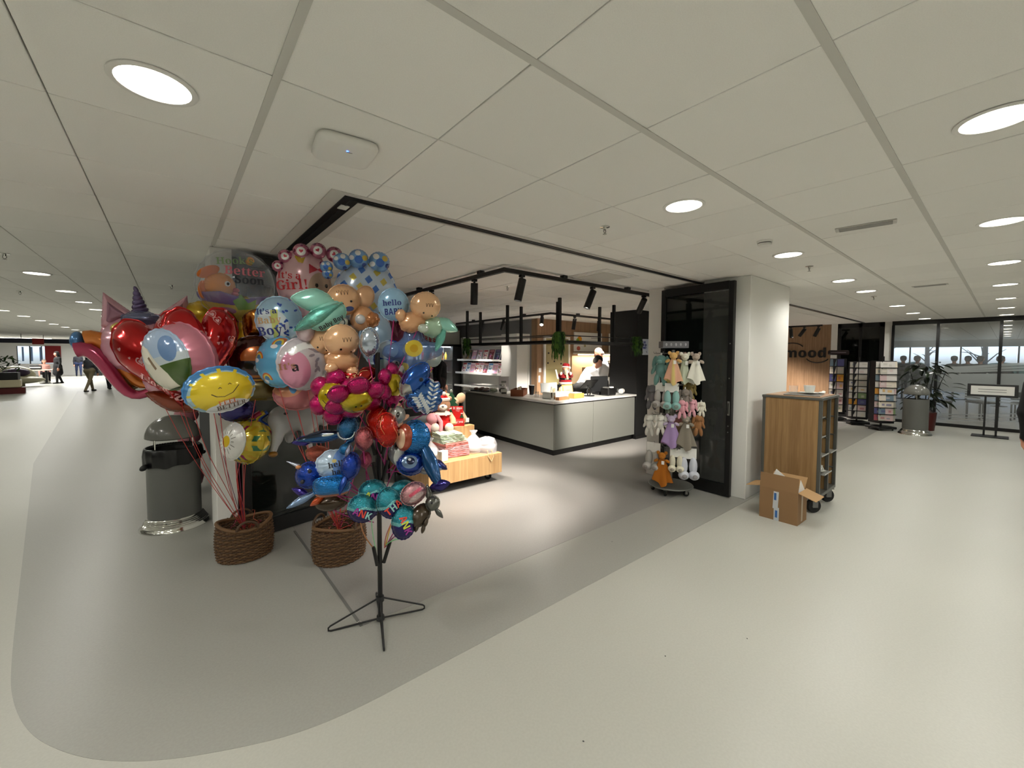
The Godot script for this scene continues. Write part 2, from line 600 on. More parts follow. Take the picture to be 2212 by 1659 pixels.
# ---------- ceiling: single tiles near, the rest as one mesh ----------
func ceiling_things() -> void:
	var c := thing("ceiling", "suspended ceiling of square off-white mineral tiles", "", Vector3.ZERO, Vector3.ZERO, "", "structure")
	part(c, "backing", slab(Vector3(ROOM_X0, HC + 0.016, ROOM_Z0), Vector3(ROOM_X1, HC + 0.2, ROOM_Z1)), M.joint)
	var tm := bx(Vector3(0, 0.008, 0), Vector3(TILE - 0.005, 0.016, TILE - 0.005), 0.002)
	var cells := []
	var eye := Vector3(0, 1.6, 0)
	var fw := Vector3(0.638, 0, -0.77)
	var i0 := int(floor((ROOM_X0 - 0.288) / TILE))
	var i1 := int(ceil((ROOM_X1 - 0.288) / TILE))
	var k0 := int(floor((ROOM_Z0 + 0.365) / TILE))
	var k1 := int(ceil((ROOM_Z1 + 0.365) / TILE))
	for i in range(i0, i1):
		for k in range(k0, k1):
			var p := Vector3(0.288 + (i + 0.5) * TILE, HC, -0.365 + (k + 0.5) * TILE)
			if p.x < ROOM_X0 + 0.3 or p.x > ROOM_X1 - 0.3 or p.z < ROOM_Z0 + 0.3 or p.z > ROOM_Z1 - 0.3:
				continue
			var d := p - eye
			var dep := d.dot(fw)
			var lat := d.dot(Vector3(0.77, 0, 0.638))
			var inview := dep > 0.7 and absf(lat) < dep * 1.3 + 0.4
			cells.append([p, (d.length() if inview else 1000.0 + d.length()), inview])
	cells.sort_custom(func(a, b): return a[1] < b[1])
	var rest := mb()
	var rng := RandomNumberGenerator.new()
	rng.seed = 4
	for j in cells.size():
		var p: Vector3 = cells[j][0]
		if j < 295 and cells[j][2]:
			part(c, "tile", tm, M.tile if rng.randf() < 0.6 else M.tile2, Transform3D(Basis.from_euler(Vector3(rng.randf_range(-0.002, 0.002), 0, rng.randf_range(-0.002, 0.002))), p + Vector3(0, rng.randf_range(0.0, 0.002), 0)))
		elif p.x > -10 and p.z > -58:
			var h := TILE * 0.5 - 0.003
			var q := p
			rest.face([q + Vector3(-h, 0, -h), q + Vector3(h, 0, -h), q + Vector3(h, 0, h), q + Vector3(-h, 0, h)], Vector3.DOWN)
			for e in [[-1, 0], [1, 0], [0, -1], [0, 1]]:
				if cells[j][2] and j < 900:
					var a := Vector3(e[0], 0, e[1]) * h
					var s := Vector3(-e[1], 0, e[0]) * h
					rest.face([q + a - s, q + a + s, q + a + s + Vector3(0, 0.016, 0), q + a - s + Vector3(0, 0.016, 0)], Vector3(e[0], 0, e[1]))
	tag(part(c, "far_tiles", rest.done(), M.tile), "", "", "", "stuff")
	# broad flush grid runners
	for z in [-0.365, -0.365 - TILE]:
		part(c, "grid_runner", bx(Vector3(7, HC - 0.0005, z), Vector3(13.6, 0.004, 0.026)), M.runner)
	part(c, "grid_runner", bx(Vector3(0.288, HC - 0.0005, -1.9), Vector3(0.026, 0.004, 4.6)), M.runner)
	# downlights
	var nrow := 0
	var spots := []
	for k in 7:
		spots.append([Vector3(2.42 + 1.83 * k, HC, -0.06), "round ceiling downlight, %s in the row at the outer side of the entrance hall" % ORD[k]])
	for x in [2.38, 4.2, 6.1, 7.3, 9.75, 11.6, 13.4]:
		spots.append([Vector3(x, HC, -1.27), "round ceiling downlight, %s in the row along the shop front" % ORD[nrow]])
		nrow += 1
	spots.append([Vector3(-0.02, HC, -1.85), "large looking round ceiling downlight above the bin and heart balloons"])
	nrow = 0
	for z in [-6.9, -8.55, -10.1, -11.6, -13.4, -15.2, -17.0, -18.8, -20.6, -22.4]:
		spots.append([Vector3(-1.12, HC, z), "round ceiling downlight, %s in the inner row of the far corridor" % ORD[nrow]])
		nrow += 1
	nrow = 0
	for z in [-13.1, -14.7, -16.3, -17.9, -19.6, -21.4, -23.2, -25.0]:
		spots.append([Vector3(-2.62, HC, z), "round ceiling downlight, %s in the outer row of the far corridor" % ORD[nrow]])
		nrow += 1
	# the same grid of lamps goes on outside the picture
	for p in [Vector2(0.6, 1.2), Vector2(2.4, 1.2), Vector2(4.2, 1.2), Vector2(6.1, 1.2), Vector2(9.0, 1.2), Vector2(0.6, 2.6), Vector2(-1.5, -0.06), Vector2(-1.5, 1.2), Vector2(-1.5, 2.6), Vector2(-3.2, -0.06), Vector2(-3.2, 1.2), Vector2(-3.2, 2.6), Vector2(-5.0, 1.2), Vector2(-5.0, -1.9), Vector2(-1.9, -3.6), Vector2(-3.6, -3.6), Vector2(-5.2, -4.5), Vector2(-3.6, -5.4), Vector2(-3.6, -7.2), Vector2(-3.6, -9.0), Vector2(-5.2, -7.2), Vector2(-5.2, -10.0), Vector2(-4.4, -12.0), Vector2(-4.4, -15.0), Vector2(-4.4, -18.0), Vector2(-4.6, -22.0), Vector2(-1.5, -2.0), Vector2(-3.2, -1.9), Vector2(-6.8, -2.5), Vector2(-6.8, -6.0), Vector2(-6.8, -9.5), Vector2(-6.8, -13.0)]:
		spots.append([Vector3(p.x, HC, p.y), "round ceiling downlight beyond the picture edge, same as the ones in view"])
	var ring := mb().lathe([Vector2(0.118, 0.0), Vector2(0.118, -0.004), Vector2(0.112, -0.007), Vector2(0.1, -0.005), Vector2(0.1, 0.002)], 32).done()
	var disc := mb().lathe([Vector2(0.1, -0.002), Vector2(0.05, -0.003), Vector2(0.0001, -0.0032)], 32).done()
	for s in spots:
		var t := thing("ceiling_downlight", s[1], "ceiling light", s[0], Vector3.ZERO, "recessed ceiling downlights")
		part(t, "ring", ring, M.white)
		part(t, "diffuser", disc, M.downlight)
		var l := SpotLight3D.new()
		l.name = "downlight_lamp"
		l.position = Vector3(0, -0.012, 0)
		l.rotation_degrees = Vector3(-90, 0, 0)
		l.spot_angle = 80
		l.spot_angle_attenuation = 0.6
		l.light_color = Color(0.99, 0.985, 0.955)
		l.light_energy = LAMP
		l.light_size = 0.095
		l.spot_range = 40
		l.spot_attenuation = 2
		l.shadow_enabled = true
		t.add_child(l)


const LAMP := 0.95


func vprism(pts: Array, y0: float, y1: float) -> ArrayMesh:
	var p2 := PackedVector2Array()
	for p in pts:
		p2.append(Vector2(p.x, -p.y))
	var b := mb()
	b.xf = Transform3D(Basis(Vector3(1, 0, 0), -PI / 2), Vector3.ZERO)
	return b.prism(p2, y0, y1).done()


func fabric(c: Color) -> StandardMaterial3D:
	var key := "fab" + c.to_html()
	if not M.has(key):
		var m := mat(c, 0.95)
		m.rim_enabled = true
		m.rim = 0.35
		M[key] = m
	return M[key]


func paint(c: Color, rough := 0.5, metal := 0.0) -> StandardMaterial3D:
	var key := "p%s%.2f%.2f" % [c.to_html(), rough, metal]
	if not M.has(key):
		M[key] = mat(c, rough, metal)
	return M[key]


# rounded lumps joined into one mesh: rows of [centre, radii, rotation]
func lumps(rows: Array, seg := 12) -> ArrayMesh:
	var b := mb()
	for r in rows:
		b.ell(r[0], r[1], r[2] if r.size() > 2 else Vector3.ZERO, seg)
	return b.done()


func glass_panel(label: String, at: Vector3, width: float, turn: float, handle := false) -> Node3D:
	var t := thing("folding_glass_panel", label, "glass panel", at, Vector3(0, turn, 0), "folded glass partition panels")
	var h := 2.44
	for s in [-1, 1]:
		part(t, "stile", bx(Vector3(s * (width / 2 - 0.03), h / 2 + 0.01, 0), Vector3(0.06, h, 0.05), 0.004), M.black)
	part(t, "top_rail", bx(Vector3(0, h - 0.03, 0), Vector3(width - 0.12, 0.09, 0.048)), M.black)
	part(t, "bottom_rail", bx(Vector3(0, 0.075, 0), Vector3(width - 0.12, 0.13, 0.048)), M.black)
	part(t, "pane", bx(Vector3(0, h / 2 + 0.02, 0), Vector3(width - 0.12, h - 0.22, 0.012)), M.dark_glass)
	if handle:
		var lp := part(t, "lock_plate", bx(Vector3(width / 2 - 0.03, 1.02, 0.028), Vector3(0.026, 0.16, 0.008), 0.003), M.steel)
		part(lp, "lock_slot", bx(Vector3(width / 2 - 0.03, 1.02, 0.033), Vector3(0.01, 0.12, 0.004)), M.black)
		for y in [0.82, 1.36, 1.75, 0.75]:
			part(t, "screw", bx(Vector3(width / 2 - 0.03, y, 0.027), Vector3(0.012, 0.012, 0.006), 0.002), M.steel)
	return t


func caster(parent: Node3D, at: Vector3, r: float, turn := 0.0, grey := false) -> void:
	var b := mb()
	b.xf = T(at, Vector3(0, turn, 0))
	b.xf = b.xf * Transform3D(Basis(Vector3(0, 0, 1), PI / 2), Vector3(0, r, 0))
	b.lathe([Vector2(r * 0.4, -r * 0.3), Vector2(r * 0.92, -r * 0.3), Vector2(r, -r * 0.15), Vector2(r, r * 0.15), Vector2(r * 0.92, r * 0.3), Vector2(r * 0.4, r * 0.3)], 20)
	var w := part(parent, "caster", b.done(), M.rubber)
	var f := mb()
	f.xf = T(at, Vector3(0, turn, 0))
	for s in [-1, 1]:
		f.box(Vector3(s * r * 0.38, r * 1.45, 0), Vector3(r * 0.08, r * 1.3, r * 0.8))
	f.box(Vector3(0, r * 2.15, 0), Vector3(r * 1.3, r * 0.16, r * 1.3), r * 0.05)
	part(w, "fork", f.done(), M.grey if grey else M.steel)


func cup(label: String, at: Vector3, s := 1.0, turn := 0.0, saucer := true) -> Node3D:
	var t := thing("coffee_cup", label, "cup", at, Vector3(0, turn, 0), "white coffee crockery")
	var y := 0.0
	if saucer:
		part(t, "saucer", mb().lathe([Vector2(0.001, 0.003), Vector2(0.03, 0.003), Vector2(0.07 * s, 0.014), Vector2(0.072 * s, 0.017), Vector2(0.03, 0.008), Vector2(0.001, 0.008)], 24).done(), M.white_gloss)
		y = 0.008
	part(t, "bowl", mb().lathe([Vector2(0.001, y), Vector2(0.024 * s, y), Vector2(0.036 * s, y + 0.02 * s), Vector2(0.042 * s, y + 0.065 * s), Vector2(0.039 * s, y + 0.065 * s), Vector2(0.032 * s, y + 0.02 * s), Vector2(0.001, y + 0.01)], 24).done(), M.white_gloss)
	var h := []
	for k in 9:
		var a := PI * k / 8.0
		h.append(Vector3(-0.036 * s - sin(a) * 0.026 * s, y + 0.035 * s + cos(a) * 0.02 * s, 0))
	part(t, "handle", mb().tube(h, 0.005 * s, 6).done(), M.white_gloss)
	return t


func shop() -> void:
	# black door track set into the ceiling
	var t := thing("door_track", "black sliding wall track sunk in the ceiling around the shop front", "ceiling track")
	part(t, "channel", slab(Vector3(0.77, HC - 0.012, -2.45), Vector3(5.0, HC - 0.0005, -2.395)), M.black)
	part(t, "channel", slab(Vector3(0.77, HC - 0.012, -4.15), Vector3(0.86, HC - 0.0005, -2.45)), M.black)
	part(t, "slot_lip", slab(Vector3(0.83, HC - 0.016, -2.43), Vector3(5.0, HC - 0.012, -2.418)), M.dark)
	part(t, "slot_lip", slab(Vector3(0.81, HC - 0.016, -4.1), Vector3(0.822, HC - 0.012, -2.43)), M.dark)
	for q in [[Vector3(0.69, 0, -2.36), Vector3(5.0, 0, -2.395)], [Vector3(0.86, 0, -2.49), Vector3(5.0, 0, -2.45)], [Vector3(0.69, 0, -4.15), Vector3(0.77, 0, -2.395)], [Vector3(0.86, 0, -4.15), Vector3(0.92, 0, -2.49)]]:
		part(t, "flange", slab(q[0] + Vector3(0, HC - 0.006, 0), q[1] + Vector3(0, HC - 0.0005, 0)), M.offwhite)
	part(t, "stop_plate", slab(Vector3(0.79, HC - 0.019, -2.6), Vector3(0.84, HC - 0.014, -2.53)), M.white)
	single("door_track", "black sliding wall track in the ceiling before the card racks", "ceiling track", slab(Vector3(6.2, HC - 0.012, -2.45), Vector3(13.8, HC - 0.0005, -2.395)), M.black)
	# glass panels
	glass_panel("black framed glass panel in front of the stack behind the left balloon basket", Vector3(0.8, 0, -4.22), 0.72, 12)
	glass_panel("second black framed glass panel in the stack behind the left balloon basket", Vector3(0.82, 0, -4.31), 0.72, 10)
	glass_panel("rearmost black framed glass panel in the stack behind the left balloon basket", Vector3(0.84, 0, -4.4), 0.72, 8)
	glass_panel("black framed glass door with steel lock slot between plush rack and white pillar", Vector3(4.875, 0, -2.42), 0.92, -94, true)
	glass_panel("second black framed glass panel folded against the white pillar door", Vector3(4.965, 0, -2.45), 0.84, -91)
	glass_panel("third black framed glass panel folded behind the white pillar door", Vector3(5.045, 0, -2.46), 0.84, -90)
	glass_panel("rearmost black framed glass panel folded behind the white pillar door", Vector3(5.125, 0, -2.47), 0.84, -90)

	# counter
	var cb := [Vector2(4.66, -4.58), Vector2(6.86, -4.58), Vector2(6.86, -5.2), Vector2(5.32, -5.2), Vector2(5.46, -7.4), Vector2(4.84, -7.4)]
	t = thing("service_counter", "grey panelled corner counter with black plinth below the white worktop", "counter")
	part(t, "body", vprism(cb, 0.1, 0.825), M.counter)
	part(t, "plinth", vprism([Vector2(4.7, -4.62), Vector2(6.86, -4.62), Vector2(6.86, -5.16), Vector2(5.3, -5.16), Vector2(5.44, -7.38), Vector2(4.88, -7.38)], 0.0, 0.1), M.black)
	part(t, "recess", vprism([Vector2(4.72, -4.64), Vector2(6.86, -4.64), Vector2(6.86, -5.16), Vector2(5.3, -5.16), Vector2(5.44, -7.36), Vector2(4.9, -7.36)], 0.825, 0.843), M.counter)
	part(t, "panel", slab(Vector3(4.672, 0.102, -4.58), Vector3(5.62, 0.823, -4.57), 0.001), M.counter)
	part(t, "panel", slab(Vector3(5.626, 0.102, -4.58), Vector3(6.86, 0.823, -4.57), 0.001), M.counter)
	single("counter_worktop", "thin white worktop running around the corner of the grey counter", "worktop", vprism([Vector2(4.63, -4.55), Vector2(6.89, -4.55), Vector2(6.89, -5.25), Vector2(5.34, -5.25), Vector2(5.48, -7.43), Vector2(4.81, -7.43)], 0.843, 0.873), M.white_gloss)
	struct("wall_black_column", slab(Vector3(6.9, 0.0, -5.2), Vector3(7.42, HC, -4.56), 0.004), M.black_matt, "tall matt black column at the end of the counter")
	part(find_child("wall_black_column", false, false), "plinth", slab(Vector3(6.88, 0, -5.2), Vector3(7.43, 0.06, -4.545)), M.black)
	t = thing("wall_notice", "white framed notice with blue block letters on the black column", "notice", Vector3(7.16, 1.79, -4.55))
	part(t, "board", bx(Vector3(0, 0, 0), Vector3(0.21, 0.31, 0.014), 0.003), paint(Color(0.80, 0.82, 0.88)))
	for k in 3:
		part(t, "lettering", text_mesh(["NEE", "ALTIJD", "TWEE?"][k], 0.055), paint(Color(0.12, 0.2, 0.6)), T(Vector3(-0.035, 0.09 - 0.055 * k, 0.008), Vector3.ZERO, Vector3(0.8, 1, 1)))
	part(t, "arrow", mb().tube([Vector3(0.02, -0.08, 0.009), Vector3(0.05, -0.11, 0.009)], 0.004).done(), M.black)

	# hanging frame over the counter
	t = thing("overhead_rack", "black steel frame hung from the ceiling over the counter", "overhead rack")
	for p in [Vector2(4.62, -4.43), Vector2(4.6, -5.68), Vector2(4.58, -6.93), Vector2(4.92, -5.68), Vector2(4.9, -6.93), Vector2(5.98, -4.43), Vector2(6.03, -4.78), Vector2(4.94, -4.78)]:
		part(t, "post", bx(Vector3(p.x, 2.17, p.y), Vector3(0.045, 0.66, 0.045), 0.003), M.black)
	for q in [[Vector3(4.6, 1.83, -6.95), Vector3(4.6, 1.83, -4.43)], [Vector3(4.92, 1.83, -6.95), Vector3(4.92, 1.83, -4.78)], [Vector3(4.6, 1.83, -4.43), Vector3(6.86, 1.83, -4.43)], [Vector3(4.92, 1.83, -4.78), Vector3(6.86, 1.83, -4.78)], [Vector3(4.6, 1.83, -6.95), Vector3(4.92, 1.83, -6.95)]]:
		part(t, "bar", mb().box((q[0] + q[1]) / 2, (q[1] - q[0]).abs() + Vector3(0.045, 0.045, 0.045), 0.003).done(), M.black)
	for q in [[Vector3(4.6, 1.93, -6.95), Vector3(4.6, 1.93, -4.43)], [Vector3(4.6, 1.93, -4.43), Vector3(6.87, 1.93, -4.43)], [Vector3(4.92, 1.93, -6.95), Vector3(4.92, 1.93, -4.78)]]:
		part(t, "rod", mb().tube([q[0], q[1]], 0.009, 6).done(), M.black)
	# hanging ferns
	var rng := RandomNumberGenerator.new()
	rng.seed = 11
	var nf := 0
	for q in [[Vector3(4.56, 1.9, -6.93), 0.1, 0.36, "far end of the counter frame"], [Vector3(4.6, 1.93, -4.43), 0.13, 0.44, "corner of the counter frame"], [Vector3(6.64, 1.92, -4.4), 0.12, 0.38, "frame beside the black column notice"], [Vector3(7.5, 1.92, -4.62), 0.08, 0.34, "outer edge of the black column"]]:
		t = thing("hanging_fern", "green artificial fern trailing from the %s" % q[3], "fern", q[0], Vector3.ZERO, "ferns on the counter frame")
		part(t, "pot", mb().lathe([Vector2(0.001, -0.06), Vector2(0.045, -0.06), Vector2(0.055, 0.02), Vector2(0.05, 0.02), Vector2(0.001, 0.0)], 14).done(), M.black)
		var b := mb()
		var fol := [lin(Color(0.2, 0.36, 0.12)), lin(Color(0.3, 0.46, 0.16)), lin(Color(0.14, 0.27, 0.09))]
		for k in 60:
			b.col = fol[k % 3]
			var an := rng.randf() * TAU
			var out: float = q[1] * rng.randf_range(0.5, 1.0)
			var len: float = q[2] * rng.randf_range(0.35, 1.0)
			var dir := Vector3(cos(an), 0, sin(an))
			var side := Vector3(-dir.z, 0, dir.x)
			var pts := []
			for j in 7:
				var u := j / 6.0
				pts.append(dir * out * sin(minf(u * 2.2, 1.3)) + Vector3(0, 0.05 * sin(u * 3.0) + 0.03 - len * u * u, 0))
			for j in 6:
				var w := 0.012 * sin(PI * (j + 0.6) / 7.0)
				for s in [-1, 1]:
					var m: Vector3 = pts[j].lerp(pts[j + 1], 0.5)
					b.face([pts[j], m + side * s * w * 2.2 + Vector3(0, -0.012, 0), pts[j + 1]], dir + Vector3(0, 0.5, 0))
		var fm := part(t, "fronds", b.done(), vmat(0.7))
		tag(fm, "", "", "", "stuff")
		nf += 1

	# ceiling light tracks with spot heads
	t = thing("light_track", "black lighting track bent around a corner over the shop entrance", "lighting track")
	part(t, "rail", slab(Vector3(2.53, HC - 0.07, -5.6), Vector3(2.57, HC - 0.03, -3.2)), M.black)
	part(t, "rail", slab(Vector3(2.53, HC - 0.07, -3.22), Vector3(5.5, HC - 0.03, -3.18)), M.black)
	for p in [Vector2(2.55, -5.0), Vector2(2.55, -3.6), Vector2(3.4, -3.2), Vector2(4.6, -3.2)]:
		part(t, "hanger", slab(Vector3(p.x - 0.03, HC - 0.03, p.y - 0.03), Vector3(p.x + 0.03, HC, p.y + 0.03)), M.black)
	t = thing("light_track", "black lighting track over the service area behind the counter", "lighting track")
	part(t, "rail", slab(Vector3(5.78, HC - 0.07, -9.3), Vector3(5.82, HC - 0.03, -5.8)), M.black)
	part(t, "rail", slab(Vector3(5.78, HC - 0.07, -5.82), Vector3(8.6, HC - 0.03, -5.78)), M.black)
	for p in [Vector2(5.8, -8.5), Vector2(5.8, -6.6), Vector2(6.6, -5.8), Vector2(7.8, -5.8)]:
		part(t, "hanger", slab(Vector3(p.x - 0.03, HC - 0.03, p.y - 0.03), Vector3(p.x + 0.03, HC, p.y + 0.03)), M.black)
	var aim := Vector3(0, -1, 0)
	# position, aim direction, energy, label
	for q in [[Vector3(2.55, 0, -4.67), Vector3(0.5, -1, -0.12), 2.1, "on the entrance track behind the baby balloons"],
			[Vector3(2.55, 0, -3.72), Vector3(0.12, -1, -0.22), 1.7, "hanging straight down over the gift display"],
			[Vector3(2.78, 0, -3.2), Vector3(-0.2, -1, -0.1), 1.8, "leaning slightly near the track corner"],
			[Vector3(3.9, 0, -3.2), Vector3(-0.35, -1, -0.2), 1.9, "tilted over the shop floor before the counter"],
			[Vector3(4.98, 0, -3.2), Vector3(0.5, -1, -0.9), 5.0, "strongly tilted before the black column"],
			[Vector3(5.8, 0, -8.1), Vector3(0.1, -1, -0.5), 2.6, "farthest on the service track by the magazines"],
			[Vector3(5.8, 0, -7.3), Vector3(0.35, -1, -0.9), 0.6, "tilted towards the magazine shelves"],
			[Vector3(5.8, 0, -6.05), Vector3(-0.62, -0.78, 0.55), 0.25, "shining towards the entrance with bright lens"],
			[Vector3(6.5, 0, -5.8), Vector3(0.0, -1, -0.2), 5.0, "upright before the menu board"],
			[Vector3(7.3, 0, -5.8), Vector3(0.05, -1, -0.1), 1.3, "before the right half of the menu board"],
			[Vector3(7.92, 0, -5.8), Vector3(-0.2, -1, -0.2), 1.2, "half hidden beside the frame post"]]:
		spot_head(q[0] + Vector3(0, HC - 0.07, 0), q[1], q[2], "black cylinder spotlight " + q[3])

	# back walls: magazine unit
	t = thing("magazine_shelf_unit", "white wall unit with sloping magazine shelves behind the counter", "shelf unit")
	part(t, "back_panel", slab(Vector3(6.64, 0, -10.4), Vector3(6.69, 2.14, -7.4)), M.white)
	part(t, "side_panel", slab(Vector3(6.3, 0, -8.02), Vector3(6.66, 2.14, -7.42), 0.004), M.white)
	part(t, "side_panel", slab(Vector3(6.44, 0, -10.0), Vector3(6.64, 2.14, -9.95)), M.white)
	part(t, "top_rail", slab(Vector3(6.56, 1.86, -9.95), Vector3(6.64, 1.9, -8.02)), M.offwhite)
	for q in [[1.5, 0.0], [1.15, 0.06], [0.8, 0.1]]:
		part(t, "shelf", slab(Vector3(6.24 - q[1], q[0] - 0.03, -9.95), Vector3(6.64, q[0], -8.02)), M.white)
		part(t, "shelf_lip", slab(Vector3(6.23 - q[1], q[0] - 0.03, -9.95), Vector3(6.25 - q[1], q[0] + 0.02, -8.02)), M.white)
	var covers := []
	for k in 7:
		covers.append(cover_material(k))
	var cnames := ["grey and gold", "pink and white", "white and rose", "dark red", "blue and white", "dark navy", "red and white"]
	var rows := [[1.505, 6.5, 7, [0, 1, 2, 6, 3, 5, 5], "upper shelf"], [1.155, 6.34, 9, [6, 4, 1, 6, 2, 3, 4, 1, 2], "lower shelf"], [1.24, 6.55, 8, [3, 3, 1, 0, 5, 5, 0, 0], "lower back row"]]
	for r in rows:
		for k in r[2]:
			var z: float = -9.86 + k * (1.84 / r[2]) + 0.06
			single("magazine", "%s magazine, %s from the far end of the %s" % [cnames[r[3][k]], NTH[k], r[4]], "magazine", bx(Vector3(0, 0.14, 0), Vector3(0.205, 0.28, 0.008)), covers[r[3][k]], Vector3(r[1], r[0], z), Vector3(-16, -90, 0), "magazines on the white wall unit")
	# grab and go fridge
	struct("wall_header", slab(Vector3(3.4, 1.94, -10.595), Vector3(6.63, 2.36, -10.44)), M.white, "white header panel over the drinks fridge")
	var gg := single("sign_lettering", "red GRAB & GO lettering on the white header panel", "lettering", text_mesh("GRAB & GO", 0.26), paint(Color(0.72, 0.08, 0.1)), Vector3(5.57, 2.08, -10.435))
	gg.scale = Vector3(0.5, 1, 1)
	t = thing("drinks_fridge", "black framed glass door drinks fridge lit white inside", "fridge", Vector3(5.5, 0, -10.2))
	part(t, "body", slab(Vector3(-0.95, 0, -0.36), Vector3(0.9, 1.93, -0.3)), M.white)
	part(t, "side", slab(Vector3(-0.95, 0, -0.3), Vector3(-0.9, 1.93, 0.2)), M.black)
	part(t, "side", slab(Vector3(0.62, 0, -0.3), Vector3(0.9, 1.93, 0.2)), M.black)
	part(t, "top", slab(Vector3(-0.95, 1.87, -0.3), Vector3(0.9, 1.93, 0.2)), M.black)
	part(t, "base", slab(Vector3(-0.95, 0, -0.3), Vector3(0.9, 0.2, 0.2)), M.black)
	part(t, "light_strip", slab(Vector3(-0.88, 1.84, 0.08), Vector3(0.6, 1.865, 0.12)), glow(Color(0.9, 0.96, 1.0), 5.0))
	part(t, "door_frame", slab(Vector3(-0.16, 0.2, 0.17), Vector3(-0.1, 1.87, 0.2)), M.black)
	part(t, "door_pane", slab(Vector3(-0.9, 0.2, 0.178), Vector3(0.62, 1.87, 0.19)), M.clear)
	for y in [0.45, 0.8, 1.15, 1.5]:
		part(t, "shelf", slab(Vector3(-0.9, y - 0.015, -0.3), Vector3(0.62, y, 0.12)), M.steel)
	var fl := AreaLight3D.new()
	fl.name = "fridge_lamp"
	fl.area_size = Vector2(1.4, 0.05)
	fl.light_energy = 0.8
	fl.light_color = Color(0.9, 0.96, 1.0)
	fl.rotation_degrees = Vector3(-90, 0, 0)
	fl.position = Vector3(-0.1, 1.83, 0.05)
	fl.shadow_enabled = true
	t.add_child(fl)
	var drinks := [Color(0.85, 0.2, 0.15), Color(0.9, 0.75, 0.25), Color(0.85, 0.88, 0.9), Color(0.2, 0.45, 0.3), Color(0.95, 0.55, 0.2), Color(0.55, 0.3, 0.2)]
	var dn := ["red", "yellow", "clear", "green", "orange", "brown"]
	var bm := mb().lathe([Vector2(0.001, 0), Vector2(0.034, 0), Vector2(0.036, 0.01), Vector2(0.036, 0.13), Vector2(0.014, 0.18), Vector2(0.014, 0.21), Vector2(0.001, 0.21)], 12).done()
	for s in 5:
		for k in 12:
			var c := (s * 5 + k * 3 + k / 4) % 6
			var x := -0.8 + k * 0.12
			single("drink_bottle", "%s drink bottle, %s from the corridor end of the %s fridge shelf" % [dn[c], NTH[k], ["lowest", "second", "third", "fourth", "top"][s]], "bottle", bm, paint(drinks[c], 0.2), Vector3(5.5 + x, [0.2, 0.45, 0.8, 1.15, 1.5][s], -10.22), Vector3.ZERO, "drinks in the fridge")

	# kitchen wall: door, menu boards, shelf light, rear counter
	t = thing("door_1", "olive beige kitchen door with dark stickers and white frame", "", Vector3(7.34, 0, -7.14), Vector3.ZERO, "", "structure")
	part(t, "leaf", slab(Vector3(-0.4, 0, 0), Vector3(0.4, 2.04, 0.03)), paint(Color(0.62, 0.58, 0.4)))
	for q in [[-0.45, -0.4, 0.0, 2.09], [0.4, 0.45, 0.0, 2.09], [-0.4, 0.4, 2.04, 2.09]]:
		part(t, "frame", slab(Vector3(q[0], q[2], 0), Vector3(q[1], q[3], 0.045)), M.white)
	part(t, "poster", slab(Vector3(-0.36, 1.3, 0.03), Vector3(0.22, 1.86, 0.033)), paint(Color(0.68, 0.63, 0.46)))
	for q in [[-0.3, 1.68], [-0.14, 1.75], [0.12, 1.72], [-0.03, 1.62], [-0.1, 1.48], [0.14, 1.42], [-0.32, 1.44], [0.0, 1.55]]:
		part(t, "sticker", lumps([[Vector3(q[0], q[1], 0.034), Vector3(0.03, 0.022, 0.002)]], 8), M.dark)
	part(t, "handle", mb().tube([Vector3(0.34, 1.05, 0.03), Vector3(0.34, 1.05, 0.08), Vector3(0.24, 1.05, 0.08)], 0.01).done(), M.steel)
	single("light_switch", "white light switch on the oak wall beside the kitchen door", "switch", slab(Vector3(6.75, 1.22, -7.15), Vector3(6.83, 1.32, -7.138), 0.003), M.white)
	single("light_switch", "lower white socket plate on the oak wall beside the kitchen door", "socket", slab(Vector3(6.74, 0.98, -7.15), Vector3(6.8, 1.14, -7.138), 0.003), M.white)
	menu_board(Vector3(8.52, 1.98, -7.12), Vector2(1.12, 0.5), 0)
	menu_board(Vector3(9.85, 1.96, -7.12), Vector2(0.9, 0.56), 1)
	t = thing("shelf_light", "bright strip light under the menu boards over the coffee bar", "strip light")
	part(t, "housing", slab(Vector3(7.95, 1.66, -7.14), Vector3(10.4, 1.7, -6.94)), M.white)
	part(t, "tube", slab(Vector3(7.98, 1.63, -7.0), Vector3(10.3, 1.66, -6.96)), glow(Color(1.0, 0.9, 0.75), 4.0))
	var al := AreaLight3D.new()
	al.name = "shelf_lamp"
	al.area_size = Vector2(2.3, 0.05)
	al.light_energy = 2.2
	al.light_color = Color(1.0, 0.9, 0.76)
	al.rotation_degrees = Vector3(-90, 0, 0)
	al.position = Vector3(9.1, 1.62, -6.98)
	al.shadow_enabled = true
	t.add_child(al)
	single("splashback", "pale beige splashback behind the coffee machine", "splashback", slab(Vector3(7.9, 0.902, -7.147), Vector3(10.49, 1.62, -7.13)), paint(Color(0.78, 0.7, 0.58), 0.4))
	t = thing("kitchen_unit", "dark low kitchen unit below the beige splashback", "kitchen unit")
	part(t, "body", slab(Vector3(7.85, 0, -7.14), Vector3(10.49, 0.86, -6.5)), M.dark)
	part(t, "top", slab(Vector3(7.83, 0.86, -7.14), Vector3(10.49, 0.9, -6.47)), M.steel)
	for k in 4:
		part(t, "door", slab(Vector3(7.88 + k * 0.65, 0.1, -6.5), Vector3(8.5 + k * 0.65, 0.84, -6.48), 0.003), paint(Color(0.3, 0.29, 0.27)))
	struct("wall_kitchen_end", slab(Vector3(10.5, 0, -7.15), Vector3(10.6, HC, -5.4)), M.offwhite)
	t = thing("espresso_machine", "black espresso machine with white cups stacked on its top", "coffee machine", Vector3(9.35, 0.9, -6.8))
